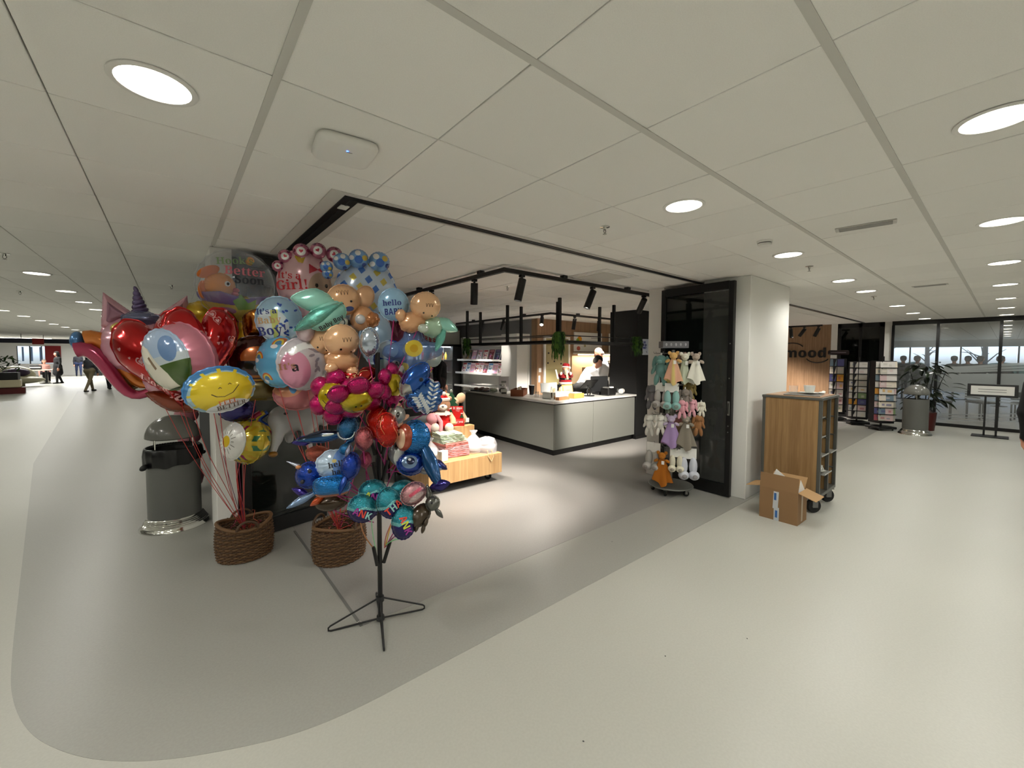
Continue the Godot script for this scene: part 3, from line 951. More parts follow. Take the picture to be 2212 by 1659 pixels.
	part(t, "body", bx(Vector3(0, 0.26, -0.08), Vector3(0.75, 0.42, 0.4), 0.03), M.dark)
	part(t, "drip_tray", bx(Vector3(0, 0.04, 0.12), Vector3(0.7, 0.07, 0.3), 0.01), M.steel)
	part(t, "side_panel", bx(Vector3(-0.39, 0.25, 0.04), Vector3(0.03, 0.46, 0.5), 0.01), M.black)
	part(t, "side_panel", bx(Vector3(0.39, 0.25, 0.04), Vector3(0.03, 0.46, 0.5), 0.01), M.black)
	part(t, "gauge", mb().ell(Vector3(-0.2, 0.4, 0.13), Vector3(0.04, 0.04, 0.01)).done(), M.chrome)
	for x in [-0.15, 0.15]:
		part(t, "group_head", mb().lathe([Vector2(0.04, 0.14), Vector2(0.04, 0.22), Vector2(0.03, 0.24)], 12, Vector3(x, 0, 0.16)).done(), M.chrome)
	for k in 9:
		single("paper_cup", "white cup, %s along the top of the espresso machine" % NTH[k], "cup", mb().lathe([Vector2(0.001, 0.0), Vector2(0.028, 0), Vector2(0.04, 0.12), Vector2(0.036, 0.12), Vector2(0.001, 0.02)], 14).done(), M.white_gloss, Vector3(9.04 + (k % 5) * 0.14, 1.371, -6.98 + (k / 5) * 0.12), Vector3.ZERO, "cups on the espresso machine")
	t = thing("coffee_grinder", "coffee grinder with black wide hopper beside the espresso machine", "coffee grinder", Vector3(8.72, 0.9, -6.8))
	part(t, "body", bx(Vector3(0, 0.16, 0), Vector3(0.2, 0.32, 0.24), 0.02), M.dark)
	part(t, "hopper", mb().lathe([Vector2(0.001, 0.33), Vector2(0.06, 0.33), Vector2(0.2, 0.5), Vector2(0.2, 0.53), Vector2(0.001, 0.53)], 16).done(), M.black)
	single("cardboard_carton", "brown carton standing on the kitchen unit beside the grinder", "carton", slab(Vector3(8.2, 0.901, -7.05), Vector3(8.55, 1.32, -6.7), 0.004), paint(Color(0.38, 0.3, 0.2), 0.8))
	single("paper_roll", "white tall bottle standing on the kitchen unit before the carton", "bottle", mb().lathe([Vector2(0.001, 0), Vector2(0.05, 0), Vector2(0.05, 0.2), Vector2(0.02, 0.28), Vector2(0.02, 0.33), Vector2(0.001, 0.33)], 14).done(), M.white_gloss, Vector3(8.3, 0.901, -6.58))
	single("plastic_tub", "white plastic tub on the kitchen unit before the grinder", "tub", mb().lathe([Vector2(0.001, 0), Vector2(0.11, 0), Vector2(0.13, 0.16), Vector2(0.135, 0.17), Vector2(0.12, 0.17), Vector2(0.1, 0.01), Vector2(0.001, 0.01)], 18).done(), M.white_gloss, Vector3(8.62, 0.901, -6.58))
	counter_items()
	gift_display()


func spot_head(at: Vector3, aim: Vector3, e: float, label: String) -> void:
	var t := thing("track_spotlight", label, "spotlight", at, Vector3.ZERO, "black track spotlights")
	part(t, "adapter", bx(Vector3(0, -0.01, 0), Vector3(0.05, 0.03, 0.05), 0.004), M.black)
	part(t, "stem", mb().tube([Vector3(0, -0.02, 0), Vector3(0, -0.07, 0)], 0.012, 8).done(), M.black)
	var d := aim.normalized()
	var z := -d
	var x := Vector3(0, 1, 0.001).cross(z).normalized()
	if absf(z.y) > 0.999:
		x = Vector3.RIGHT
	var y := z.cross(x)
	# body axis along d, hinged near its upper end
	var basis := Basis(x, -d, x.cross(-d))
	var o := Transform3D(basis, Vector3(0, -0.07, 0) - d * 0.03)
	var b := mb()
	b.lathe([Vector2(0.001, 0.0), Vector2(0.036, 0.0), Vector2(0.04, -0.004), Vector2(0.04, -0.23), Vector2(0.036, -0.23), Vector2(0.034, -0.2)], 24)
	var hs := part(t, "housing", b.done(), M.black, o)
	part(hs, "lens", mb().lathe([Vector2(0.034, -0.215), Vector2(0.001, -0.216)], 20).done(), M.spot_lens)
	var l := SpotLight3D.new()
	l.name = "spot_lamp"
	l.spot_angle = 32 if at.x < 6.0 else 50
	l.spot_angle_attenuation = 0.7
	l.light_energy = e * SPOT
	l.light_color = Color(1.0, 0.965, 0.92)
	l.light_size = 0.033
	l.spot_range = 30
	l.spot_attenuation = 2
	l.shadow_enabled = true
	l.transform = Transform3D(Basis(x, y, z), o * Vector3(0, -0.235, 0))
	t.add_child(l)


const SPOT := 2.0


func cover_material(k: int) -> StandardMaterial3D:
	var pal: Array = [[Color(0.45, 0.42, 0.42), Color(0.75, 0.65, 0.35)], [Color(0.85, 0.6, 0.68), Color(0.95, 0.92, 0.93)], [Color(0.93, 0.88, 0.9), Color(0.75, 0.45, 0.5)], [Color(0.35, 0.08, 0.12), Color(0.7, 0.5, 0.5)], [Color(0.9, 0.9, 0.92), Color(0.2, 0.5, 0.8)], [Color(0.1, 0.1, 0.2), Color(0.35, 0.3, 0.4)], [Color(0.92, 0.88, 0.86), Color(0.75, 0.2, 0.22)]][k]
	var im := Image.create(48, 64, false, Image.FORMAT_RGB8)
	im.fill(pal[0])
	var rng := RandomNumberGenerator.new()
	rng.seed = 30 + k
	im.fill_rect(Rect2i(4, 4, 40, 9), pal[1])
	for j in 9:
		im.fill_rect(Rect2i(rng.randi_range(3, 30), rng.randi_range(16, 54), rng.randi_range(5, 16), rng.randi_range(3, 14)), pal[1].lerp(Color(rng.randf(), rng.randf() * 0.8, rng.randf() * 0.8), 0.35))
	var m := mat(Color.WHITE, 0.35)
	m.albedo_texture = ImageTexture.create_from_image(im)
	return m


func menu_board(at: Vector3, s: Vector2, k: int) -> void:
	var t := thing("menu_board", ["white menu board with fruit pictures on the oak wall", "narrower white menu board with a portrait drawing on the oak wall"][k], "menu board", at)
	part(t, "panel", bx(Vector3.ZERO, Vector3(s.x, s.y, 0.03), 0.004), M.white)
	if k == 0:
		for q in [[Vector3(-0.36, 0.07, 0.016), 0.09, Color(0.9, 0.6, 0.1)], [Vector3(-0.43, 0.04, 0.017), 0.06, Color(0.5, 0.65, 0.2)], [Vector3(-0.4, -0.17, 0.016), 0.07, Color(0.85, 0.4, 0.35)], [Vector3(-0.15, -0.1, 0.016), 0.04, Color(0.6, 0.55, 0.35)]]:
			part(t, "fruit_print", mb().ell(q[0], Vector3(q[1], q[1] * 0.8, 0.002), Vector3.ZERO, 14).done(), paint(q[2]))
		for y in [0.14, 0.1]:
			part(t, "text_line", slab(Vector3(0.1, y, 0.015), Vector3(0.42, y + 0.015, 0.017)), M.grey)
	else:
		part(t, "fruit_print", mb().ell(Vector3(-0.28, 0.05, 0.016), Vector3(0.1, 0.13, 0.002), Vector3.ZERO, 14).done(), paint(Color(0.7, 0.5, 0.35)))
		part(t, "fruit_print", mb().ell(Vector3(-0.28, 0.08, 0.018), Vector3(0.06, 0.07, 0.002), Vector3.ZERO, 14).done(), M.white)
		part(t, "fruit_print", mb().ell(Vector3(-0.25, -0.2, 0.016), Vector3(0.12, 0.05, 0.002), Vector3.ZERO, 14).done(), paint(Color(0.5, 0.65, 0.2)))


func counter_items() -> void:
	var y := 0.874
	# glass cake stand and jar at the far end of the counter
	var t := thing("glass_jar", "clip top glass jar with dark sweets on the far counter arm", "jar", Vector3(4.98, y, -6.3))
	part(t, "glass", mb().lathe([Vector2(0.001, 0), Vector2(0.07, 0), Vector2(0.085, 0.03), Vector2(0.085, 0.13), Vector2(0.06, 0.16)], 18).done(), M.clear)
	part(t, "lid", mb().lathe([Vector2(0.064, 0.16), Vector2(0.064, 0.175), Vector2(0.02, 0.19), Vector2(0.001, 0.2)], 18).done(), M.chrome)
	part(t, "sweets", lumps([[Vector3(0, 0.06, 0), Vector3(0.07, 0.05, 0.07)]], 12), paint(Color(0.3, 0.24, 0.12), 0.6))
	t = thing("glass_jar", "round glass jar of wrapped sweets beside the small price card", "jar", Vector3(4.92, y, -6.5))
	part(t, "glass", mb().lathe([Vector2(0.001, 0), Vector2(0.08, 0), Vector2(0.1, 0.05), Vector2(0.09, 0.12), Vector2(0.06, 0.15)], 18).done(), M.clear)
	part(t, "sweets", lumps([[Vector3(0, 0.05, 0), Vector3(0.08, 0.04, 0.08)]], 12), paint(Color(0.55, 0.6, 0.5), 0.6))
	t = thing("glass_tray", "long glass covered pastry tray at the far end of the counter", "tray", Vector3(5.0, y, -6.95))
	part(t, "plate", bx(Vector3(0, 0.01, 0), Vector3(0.35, 0.02, 0.5), 0.004), M.dark)
	part(t, "cover", bx(Vector3(0, 0.08, 0), Vector3(0.34, 0.12, 0.48), 0.01), M.clear)
	for k in 6:
		part(t, "pastry", lumps([[Vector3(-0.08 + 0.16 * (k % 2), 0.045, -0.16 + 0.16 * (k / 2)), Vector3(0.05, 0.03, 0.06)]], 10), paint(Color(0.45, 0.3, 0.22)))
	t = thing("price_card", "small white price card on the counter beside the brown crate", "card", Vector3(4.87, y, -6.12), Vector3(0, -30, 0))
	part(t, "card", bx(Vector3(0, 0.05, 0), Vector3(0.12, 0.1, 0.01), 0.002), M.white)
	part(t, "print", bx(Vector3(0, 0.025, 0.006), Vector3(0.09, 0.03, 0.002)), M.dark)
	t = thing("paper_notice", "grey sheet of paper in a clear stand before the magazines", "notice", Vector3(5.25, y, -6.6), Vector3(0, -35, 0))
	part(t, "sheet", bx(Vector3(0, 0.16, 0), Vector3(0.21, 0.3, 0.004)), paint(Color(0.72, 0.71, 0.72)))
	part(t, "foot", bx(Vector3(0, 0.005, 0.03), Vector3(0.2, 0.01, 0.09)), M.clear)
	part(t, "text_line", bx(Vector3(0, 0.2, 0.003), Vector3(0.1, 0.04, 0.002)), M.grey)
	t = thing("wooden_crate", "reddish brown wooden crate of cutlery on the counter", "crate", Vector3(5.0, y, -5.82), Vector3(0, 40, 0))
	var cw := paint(Color(0.5, 0.27, 0.15), 0.6)
	for q in [[Vector3(0, 0.06, 0.11), Vector3(0.52, 0.12, 0.014)], [Vector3(0, 0.06, -0.11), Vector3(0.52, 0.12, 0.014)], [Vector3(0.253, 0.06, 0), Vector3(0.014, 0.12, 0.206)], [Vector3(-0.253, 0.06, 0), Vector3(0.014, 0.12, 0.206)]]:
		part(t, "side_board", bx(q[0], q[1], 0.002), cw)
	part(t, "bottom_board", bx(Vector3(0, 0.008, 0), Vector3(0.49, 0.014, 0.2)), cw)
	for k in 5:
		single("napkin_pack", "%s packet sticking out of the brown crate" % ["white", "black", "cream", "silver", "grey"][k], "packet", bx(Vector3(0, 0.07, 0), Vector3(0.07, 0.13, 0.03), 0.008), paint([Color(0.9, 0.88, 0.82), Color(0.08, 0.08, 0.08), Color(0.9, 0.8, 0.6), Color(0.75, 0.75, 0.75), Color(0.5, 0.48, 0.45)][k]), Vector3(5.0, y + 0.018, -5.82) + Vector3((k - 2) * 0.066, 0, -(k - 2) * 0.056), Vector3(0, 40, [-12, 8, 4, 14, -6][k]), "packets in the brown crate")
	t = thing("paper_cup", "black takeaway cup behind the brown crate on the counter", "cup", Vector3(5.25, y, -5.75))
	part(t, "body", mb().lathe([Vector2(0.001, 0), Vector2(0.04, 0), Vector2(0.055, 0.18), Vector2(0.05, 0.18), Vector2(0.001, 0.02)], 18).done(), M.black)
	part(t, "rim", mb().lathe([Vector2(0.052, 0.185), Vector2(0.058, 0.18), Vector2(0.052, 0.175)], 18).done(), M.white)
	for k in 3:
		single("glass_tumbler", "clear upturned glass tumbler, %s of three beside the crate" % ["first", "second", "third"][k], "glass", mb().lathe([Vector2(0.001, 0.1), Vector2(0.035, 0.1), Vector2(0.045, 0.0), Vector2(0.042, 0.0), Vector2(0.032, 0.095), Vector2(0.001, 0.095)], 16).done(), M.clear, Vector3(4.98 + 0.07 * k, y, -5.32 - 0.07 * (k % 2)), Vector3.ZERO, "tumblers on the counter")
	t = thing("cutlery_box", "white box with raised clear lid and wrapped cutlery on the counter", "box", Vector3(5.12, y, -4.98), Vector3(0, 2, 0))
	part(t, "tray", bx(Vector3(0, 0.06, 0), Vector3(0.42, 0.12, 0.26), 0.008), M.white_gloss)
	part(t, "lid", bx(Vector3(0, 0.2, -0.14), Vector3(0.42, 0.17, 0.02), 0.008), paint(Color(0.78, 0.79, 0.79), 0.2), T(Vector3.ZERO, Vector3(-8, 0, 0)))
	for k in 5:
		part(t, "packet", bx(Vector3(-0.15 + 0.07 * k, 0.14, 0.02), Vector3(0.04, 0.1, 0.02), 0.006), paint([Color(0.85, 0.8, 0.7), Color(0.75, 0.62, 0.45)][k % 2]), T(Vector3.ZERO, Vector3(0, 0, [-8, 5, 10, -4, 6][k])))
	t = thing("steel_canister", "small steel cutlery canister before the white box", "canister", Vector3(4.93, y, -4.86))
	part(t, "body", mb().lathe([Vector2(0.001, 0), Vector2(0.04, 0), Vector2(0.042, 0.12), Vector2(0.038, 0.12), Vector2(0.036, 0.01), Vector2(0.001, 0.01)], 16).done(), M.chrome)
	part(t, "spoon", mb().tube([Vector3(0.01, 0.02, 0), Vector3(-0.02, 0.17, 0.01)], 0.005).done(), M.chrome)
	single("wooden_tray", "small tan wooden block tray at the counter corner", "tray", bx(Vector3(0, 0.025, 0), Vector3(0.28, 0.05, 0.08), 0.004), paint(Color(0.66, 0.46, 0.3)), Vector3(5.03, y, -4.74), Vector3(0, 4, 0))
	# cream sign box
	t = thing("gift_box", "light wooden box with raised framed cream lid on the counter", "box", Vector3(5.45, y, -4.86), Vector3(0, 6, 0))
	var lw := paint(Color(0.83, 0.62, 0.32), 0.5)
	part(t, "tray", bx(Vector3(0, 0.04, 0), Vector3(0.3, 0.08, 0.22), 0.004), lw)
	part(t, "lid_frame", bx(Vector3(0, 0.15, -0.12), Vector3(0.3, 0.2, 0.018), 0.003), lw, T(Vector3(0, 0, 0), Vector3(-10, 0, 0)))
	part(t, "lid_card", bx(Vector3(0, 0.15, -0.108), Vector3(0.26, 0.16, 0.006)), paint(Color(0.9, 0.84, 0.62)), T(Vector3(0, 0, 0), Vector3(-10, 0, 0)))
	part(t, "text_line", bx(Vector3(0, 0.15, -0.103), Vector3(0.1, 0.006, 0.003)), M.grey, T(Vector3(0, 0, 0), Vector3(-10, 0, 0)))
	part(t, "envelope", bx(Vector3(0.03, 0.088, 0.0), Vector3(0.22, 0.01, 0.14)), M.white)
	# bearded figure on a dark riser
	single("riser_box", "dark riser box under the bearded red coat figure on the counter", "box", bx(Vector3(0, 0.11, 0), Vector3(0.26, 0.22, 0.16), 0.004), M.dark, Vector3(5.5, y, -5.12))
	var red := fabric(Color(0.55, 0.05, 0.08))
	var wh := fabric(Color(0.92, 0.88, 0.84))
	t = thing("christmas_figure", "white bearded figure in red coat with scroll standing on the counter", "figure", Vector3(5.5, y + 0.221, -5.12), Vector3(0, -42, 0))
	part(t, "coat", mb().lathe([Vector2(0.001, 0), Vector2(0.1, 0), Vector2(0.115, 0.04), Vector2(0.095, 0.16), Vector2(0.06, 0.22), Vector2(0.001, 0.24)], 18).done(), red)
	part(t, "fur_hem", mb().lathe([Vector2(0.1, 0.0), Vector2(0.122, 0.01), Vector2(0.122, 0.04), Vector2(0.105, 0.05)], 18).done(), wh)
	part(t, "belt", mb().lathe([Vector2(0.108, 0.085), Vector2(0.113, 0.09), Vector2(0.11, 0.115), Vector2(0.104, 0.12)], 18).done(), M.black)
	part(t, "buckle", bx(Vector3(0, 0.1, 0.112), Vector3(0.035, 0.03, 0.01)), M.chrome)
	part(t, "head", lumps([[Vector3(0, 0.275, 0.01), Vector3(0.055, 0.06, 0.055)]]), paint(Color(0.8, 0.55, 0.42)))
	part(t, "beard", lumps([[Vector3(0, 0.225, 0.045), Vector3(0.055, 0.05, 0.03)], [Vector3(0, 0.18, 0.06), Vector3(0.035, 0.04, 0.025)]]), wh)
	part(t, "hat", lumps([[Vector3(0, 0.345, -0.01), Vector3(0.055, 0.045, 0.055)], [Vector3(0.05, 0.34, -0.02), Vector3(0.03, 0.04, 0.03)]]), red)
	part(t, "hat_brim", lumps([[Vector3(0, 0.315, 0), Vector3(0.066, 0.02, 0.066)], [Vector3(0.075, 0.3, 0), Vector3(0.025, 0.025, 0.025)]]), wh)
	for s in [-1, 1]:
		part(t, "arm", mb().tube([Vector3(s * 0.07, 0.2, 0), Vector3(s * 0.11, 0.15, 0.03), Vector3(s * 0.09, 0.19, 0.09)], 0.032, 8).done(), red)
		part(t, "hand", lumps([[Vector3(s * 0.085, 0.2, 0.1), Vector3(0.024, 0.03, 0.024)]]), wh)
	part(t, "scroll", bx(Vector3(0.05, 0.19, 0.125), Vector3(0.035, 0.2, 0.008), 0.002), paint(Color(0.9, 0.82, 0.6)), T(Vector3.ZERO, Vector3(0, 0, 10)))
	part(t, "quill", bx(Vector3(-0.11, 0.22, 0.11), Vector3(0.03, 0.17, 0.008), 0.003), M.white, T(Vector3.ZERO, Vector3(0, 0, 14)))
	# till, tablet and printer
	t = thing("tablet_stand", "black tablet tilted on a forked stand at the till", "tablet", Vector3(5.92, y, -4.92), Vector3(0, 180, 0))
	part(t, "base", mb().lathe([Vector2(0.001, 0), Vector2(0.1, 0), Vector2(0.1, 0.012), Vector2(0.001, 0.014)], 20).done(), M.black)
	part(t, "leg", mb().tube([Vector3(-0.02, 0.01, 0), Vector3(-0.06, 0.1, -0.02), Vector3(0.03, 0.2, 0.02)], 0.012).done(), M.black)
	part(t, "leg", mb().tube([Vector3(0.02, 0.01, 0), Vector3(0.08, 0.09, -0.02), Vector3(-0.03, 0.2, 0.02)], 0.012).done(), M.black)
	part(t, "tablet", bx(Vector3.ZERO, Vector3(0.34, 0.016, 0.24), 0.006), M.black, T(Vector3(0, 0.22, 0), Vector3(42, 0, 0)))
	t = thing("till_screen", "black till monitor standing behind the receipt printer", "monitor", Vector3(6.32, y, -5.0), Vector3(0, 170, 0))
	part(t, "screen", bx(Vector3(0, 0.2, 0), Vector3(0.42, 0.3, 0.03), 0.008), M.dark)
	part(t, "foot", bx(Vector3(0, 0.025, 0), Vector3(0.2, 0.05, 0.2), 0.01), M.black)
	t = thing("receipt_printer", "black receipt printer with white paper slip on the counter", "printer", Vector3(6.3, y, -4.77))
	part(t, "case", bx(Vector3(0, 0.07, 0), Vector3(0.24, 0.14, 0.2), 0.02), M.black)
	part(t, "slip", bx(Vector3(0.04, 0.15, 0.04), Vector3(0.08, 0.03, 0.05), 0.004), M.white)
	part(t, "tray", bx(Vector3(-0.06, 0.15, 0), Vector3(0.08, 0.02, 0.1)), M.grey)
	t = thing("paper_roll_holder", "white paper roll in a clear holder at the counter end", "paper roll", Vector3(6.62, y, -4.7))
	part(t, "roll", mb().lathe([Vector2(0.012, -0.06), Vector2(0.045, -0.06), Vector2(0.045, 0.06), Vector2(0.012, 0.06)], 18).done(), M.white, T(Vector3(0, 0.07, 0), Vector3(0, 20, 90)))
	part(t, "holder", bx(Vector3(0, 0.01, 0), Vector3(0.14, 0.02, 0.1), 0.004), M.clear)
	part(t, "holder_wall", bx(Vector3(-0.066, 0.06, 0), Vector3(0.008, 0.11, 0.1)), M.clear)


func organza_bag(label: String, at: Vector3, s: float, inner: Color) -> void:
	var t := thing("organza_gift_bag", label, "gift bag", at, Vector3.ZERO, "organza gift bags on the display")
	var rows := []
	var prof := [[0.001, 0.0], [0.9, 0.0], [1.05, 0.15], [1.0, 0.5], [0.7, 0.95], [0.3, 1.35], [0.16, 1.5], [0.22, 1.62], [0.36, 1.78], [0.3, 1.85]]
	for p in prof:
		var row := []
		for k in 40:
			var a := TAU * k / 40
			var r: float = p[0] * s * (1.0 + (0.07 if p[1] > 0.3 else 0.02) * sin(k * 5.0 * TAU / 40 + p[1] * 3.0) + 0.04 * sin(a * 3.0 + at.x * 9.0))
			row.append(Vector3(cos(a) * r, p[1] * s, sin(a) * r * 0.9))
		rows.append(row)
	part(t, "organza", mb().grid(rows, true, Vector3(0, s * 0.7, 0)).done(), M.organza)
	part(t, "drawstring", mb().lathe([Vector2(0.17 * s, 1.46 * s), Vector2(0.2 * s, 1.5 * s), Vector2(0.17 * s, 1.54 * s)], 18).done(), M.white)
	part(t, "contents", lumps([[Vector3(0, 0.4 * s, 0), Vector3(0.72, 0.4, 0.66) * s], [Vector3(0.15 * s, 0.7 * s, 0.2 * s), Vector3(0.4, 0.3, 0.35) * s], [Vector3(0.3 * s, 0.45 * s, 0.35 * s), Vector3(0.3, 0.28, 0.3) * s]]), fabric(inner))


func folded_cloth(label: String, at: Vector3, size: Vector3, c: Color, turn: float, group: String) -> void:
	# a folded blanket: a soft slab with a rolled fold on its front edge
	var b := mb()
	var h := size.y
	for l in 2:
		var rows := []
		for k in 13:
			var a := -PI / 2 + PI * k / 12.0
			var row := []
			for j in 15:
				var x := (j / 14.0 - 0.5) * size.x
				var wob := 0.006 * sin(j * 1.9 + l * 2.0 + at.y * 40.0) + 0.004 * sin(j * 0.7 + k)
				row.append(Vector3(x, h * 0.5 * (l + 0.5) + sin(a) * h * 0.25 + wob * 0.5, size.z / 2 + cos(a) * h * 0.25 + wob))
			rows.append(row)
		var top := []
		for r in rows:
			top.append(r)
		var back1 := []
		var back2 := []
		for j in 15:
			back1.append(rows[0][j] * Vector3(1, 1, -1))
			back2.append(rows[12][j] * Vector3(1, 1, -1))
		b.grid([back1] + top + [back2], false, Vector3(0, h * 0.5 * (l + 0.5), 0))
		for s in [0, 14]:
			var loop := []
			for r in rows:
				loop.append(r[s])
			loop.append(back2[s])
			loop.append(back1[s])
			b.face(loop, Vector3(-1 if s == 0 else 1, 0, 0))
	single("folded_blanket", label, "blanket", b.done(), fabric(c), at, Vector3(0, turn, 0), group)


func gift_display() -> void:
	M.organza = mat(Color(0.95, 0.95, 0.96, 0.4), 0.6)
	M.organza.transparency = BaseMaterial3D.TRANSPARENCY_ALPHA
	var t := thing("display_platform", "pale oak gift platform on casters with a raised second step", "display platform")
	part(t, "front_board", slab(Vector3(2.2, 0.11, -4.14), Vector3(3.25, 0.345, -4.12), 0.002), M.pale_oak)
	part(t, "side_board", slab(Vector3(2.2, 0.11, -5.3), Vector3(2.22, 0.345, -4.14)), M.pale_oak)
	part(t, "side_board", slab(Vector3(3.23, 0.11, -5.3), Vector3(3.25, 0.345, -4.14)), M.pale_oak)
	part(t, "back_board", slab(Vector3(2.22, 0.11, -5.3), Vector3(3.23, 0.345, -5.28)), M.pale_oak)
	part(t, "deck", slab(Vector3(2.2, 0.345, -5.3), Vector3(3.25, 0.362, -4.12), 0.002), M.pale_oak)
	part(t, "floor_board", slab(Vector3(2.22, 0.11, -5.28), Vector3(3.23, 0.125, -4.14)), M.dark)
	part(t, "step_front", slab(Vector3(2.6, 0.362, -4.72), Vector3(3.22, 0.63, -4.7), 0.002), M.pale_oak)
	part(t, "step_side", slab(Vector3(2.6, 0.362, -5.25), Vector3(2.62, 0.63, -4.72)), M.pale_oak)
	part(t, "step_side", slab(Vector3(3.2, 0.362, -5.25), Vector3(3.22, 0.63, -4.72)), M.pale_oak)
	part(t, "step_top", slab(Vector3(2.6, 0.63, -5.27), Vector3(3.22, 0.648, -4.7), 0.002), M.pale_oak)
	for p in [Vector2(2.32, -4.26), Vector2(3.13, -4.26), Vector2(2.32, -5.15), Vector2(3.13, -5.15)]:
		caster(t, Vector3(p.x, 0.003, p.y), 0.048, 30)
	# teddy bear
	var fur := fabric(Color(0.68, 0.50, 0.38))
	var pale := fabric(Color(0.86, 0.66, 0.50))
	var cream := fabric(Color(0.92, 0.86, 0.80))
	var red := fabric(Color(0.78, 0.07, 0.06))
	t = thing("teddy_bear", "sitting teddy bear in red dress and white trimmed red hat on the platform step", "teddy bear", Vector3(2.74, 0.649, -4.74), Vector3(0, -32, 0))
	part(t, "body", lumps([[Vector3(0, 0.11, -0.02), Vector3(0.1, 0.13, 0.09)]], 16), pale)
	part(t, "dress", lumps([[Vector3(0, 0.14, -0.012), Vector3(0.112, 0.11, 0.1)], [Vector3(0, 0.06, 0.02), Vector3(0.1, 0.07, 0.1)]], 16), red)
	part(t, "collar", mb().lathe([Vector2(0.06, 0.235), Vector2(0.115, 0.2), Vector2(0.12, 0.185), Vector2(0.1, 0.19), Vector2(0.05, 0.22)], 18, Vector3(0, 0, 0)).done(), cream)
	part(t, "head", lumps([[Vector3(0, 0.31, 0.01), Vector3(0.105, 0.092, 0.092)]], 18), fur)
	part(t, "muzzle", lumps([[Vector3(0.01, 0.285, 0.085), Vector3(0.055, 0.044, 0.04)]], 14), cream)
	part(t, "nose", lumps([[Vector3(0.01, 0.3, 0.122), Vector3(0.017, 0.012, 0.01)]], 8), M.grey)
	for s in [-1, 1]:
		part(t, "eye", lumps([[Vector3(s * 0.04, 0.325, 0.095), Vector3(0.007, 0.007, 0.005)]], 8), M.black)
		part(t, "ear", lumps([[Vector3(s * 0.09, 0.39, -0.01), Vector3(0.033, 0.033, 0.018)]]), fur)
		part(t, "arm", mb().tube([Vector3(s * 0.09, 0.19, 0), Vector3(s * 0.135, 0.12, 0.03), Vector3(s * 0.14, 0.06, 0.06)], 0.036, 10, 0.042).done(), pale)
		var leg := part(t, "leg", mb().tube([Vector3(s * 0.05, 0.04, 0.03), Vector3(s * 0.085, 0.03, 0.12)], 0.045, 10, 0.04).done(), pale)
		part(leg, "foot", lumps([[Vector3(s * 0.09, 0.025, 0.145), Vector3(0.058, 0.066, 0.04)]], 14), cream)
	part(t, "hat", lumps([[Vector3(0.0, 0.405, -0.01), Vector3(0.07, 0.05, 0.065)], [Vector3(-0.02, 0.44, 0.0), Vector3(0.045, 0.035, 0.04), Vector3(0, 0, 30)]], 14), red)
	part(t, "hat_brim", mb().lathe([Vector2(0.085, 0.365), Vector2(0.1, 0.37), Vector2(0.102, 0.395), Vector2(0.085, 0.405)], 20).done(), cream)
	part(t, "pompom", lumps([[Vector3(0.02, 0.455, 0.02), Vector3(0.03, 0.03, 0.03)]]), cream)
	part(t, "label_tag", bx(Vector3(0.09, 0.3, 0.09), Vector3(0.05, 0.06, 0.004), 0.001), M.clear, T(Vector3.ZERO, Vector3(0, 15, -20)))
	part(t, "price_tag", bx(Vector3(0.05, 0.21, 0.115), Vector3(0.022, 0.065, 0.003)), M.white, T(Vector3(0, 0, 0), Vector3(0, 0, 0)))
	# mouse plush
	var beige := fabric(Color(0.80, 0.66, 0.52))
	t = thing("plush_mouse", "beige long eared plush mouse sitting behind the red Christmas sign", "plush toy", Vector3(3.06, 0.649, -4.98), Vector3(0, -32, 0))
	part(t, "body", lumps([[Vector3(0.02, 0.12, 0), Vector3(0.1, 0.13, 0.09)]]), beige)
	part(t, "head", lumps([[Vector3(0, 0.29, 0.02), Vector3(0.075, 0.085, 0.075)], [Vector3(-0.01, 0.26, 0.08), Vector3(0.045, 0.035, 0.04)]]), beige)
	part(t, "ear", lumps([[Vector3(0.1, 0.36, 0), Vector3(0.065, 0.075, 0.02), Vector3(0, 0, -25)]], 14), beige)
	part(t, "ear", lumps([[Vector3(-0.085, 0.37, 0), Vector3(0.055, 0.06, 0.02), Vector3(0, 0, 30)]], 14), beige)
	part(t, "arm", mb().tube([Vector3(0.09, 0.2, 0.02), Vector3(0.16, 0.08, 0.06), Vector3(0.17, 0.03, 0.08)], 0.03, 8).done(), beige)
	part(t, "leg", mb().tube([Vector3(0.06, 0.04, 0.05), Vector3(0.13, 0.03, 0.13)], 0.035, 8).done(), beige)
	part(t, "price_tag", bx(Vector3(0.13, 0.06, 0.13), Vector3(0.045, 0.06, 0.01)), M.white, T(Vector3(0.06, 0, -0.02)))
	# christmas sign
	t = thing("christmas_sign", "red card sign with green fir tree top on the platform step", "sign", Vector3(2.95, 0.649, -4.82), Vector3(0, -30, 0))
	var rc := paint(Color(0.72, 0.07, 0.06), 0.4)
	var gc := paint(Color(0.08, 0.28, 0.17), 0.5)
	part(t, "box", bx(Vector3(0.02, 0.04, 0), Vector3(0.26, 0.08, 0.12), 0.003), rc)
	part(t, "panel", bx(Vector3(0.02, 0.17, -0.05), Vector3(0.24, 0.18, 0.01)), rc)
	var fir := PackedVector2Array()
	for p in [Vector2(-0.09, 0.0), Vector2(-0.03, 0.0), Vector2(0.03, 0.0), Vector2(0.11, 0.02), Vector2(0.06, 0.07), Vector2(0.085, 0.08), Vector2(0.045, 0.125), Vector2(0.06, 0.135), Vector2(0.0, 0.21), Vector2(-0.06, 0.135), Vector2(-0.045, 0.125), Vector2(-0.085, 0.08), Vector2(-0.06, 0.07)]:
		fir.append(p * Vector2(0.85, 1))
	part(t, "fir_tree", mb().prism(fir, -0.006, 0.006).done(), gc, T(Vector3(-0.02, 0.25, -0.06)))
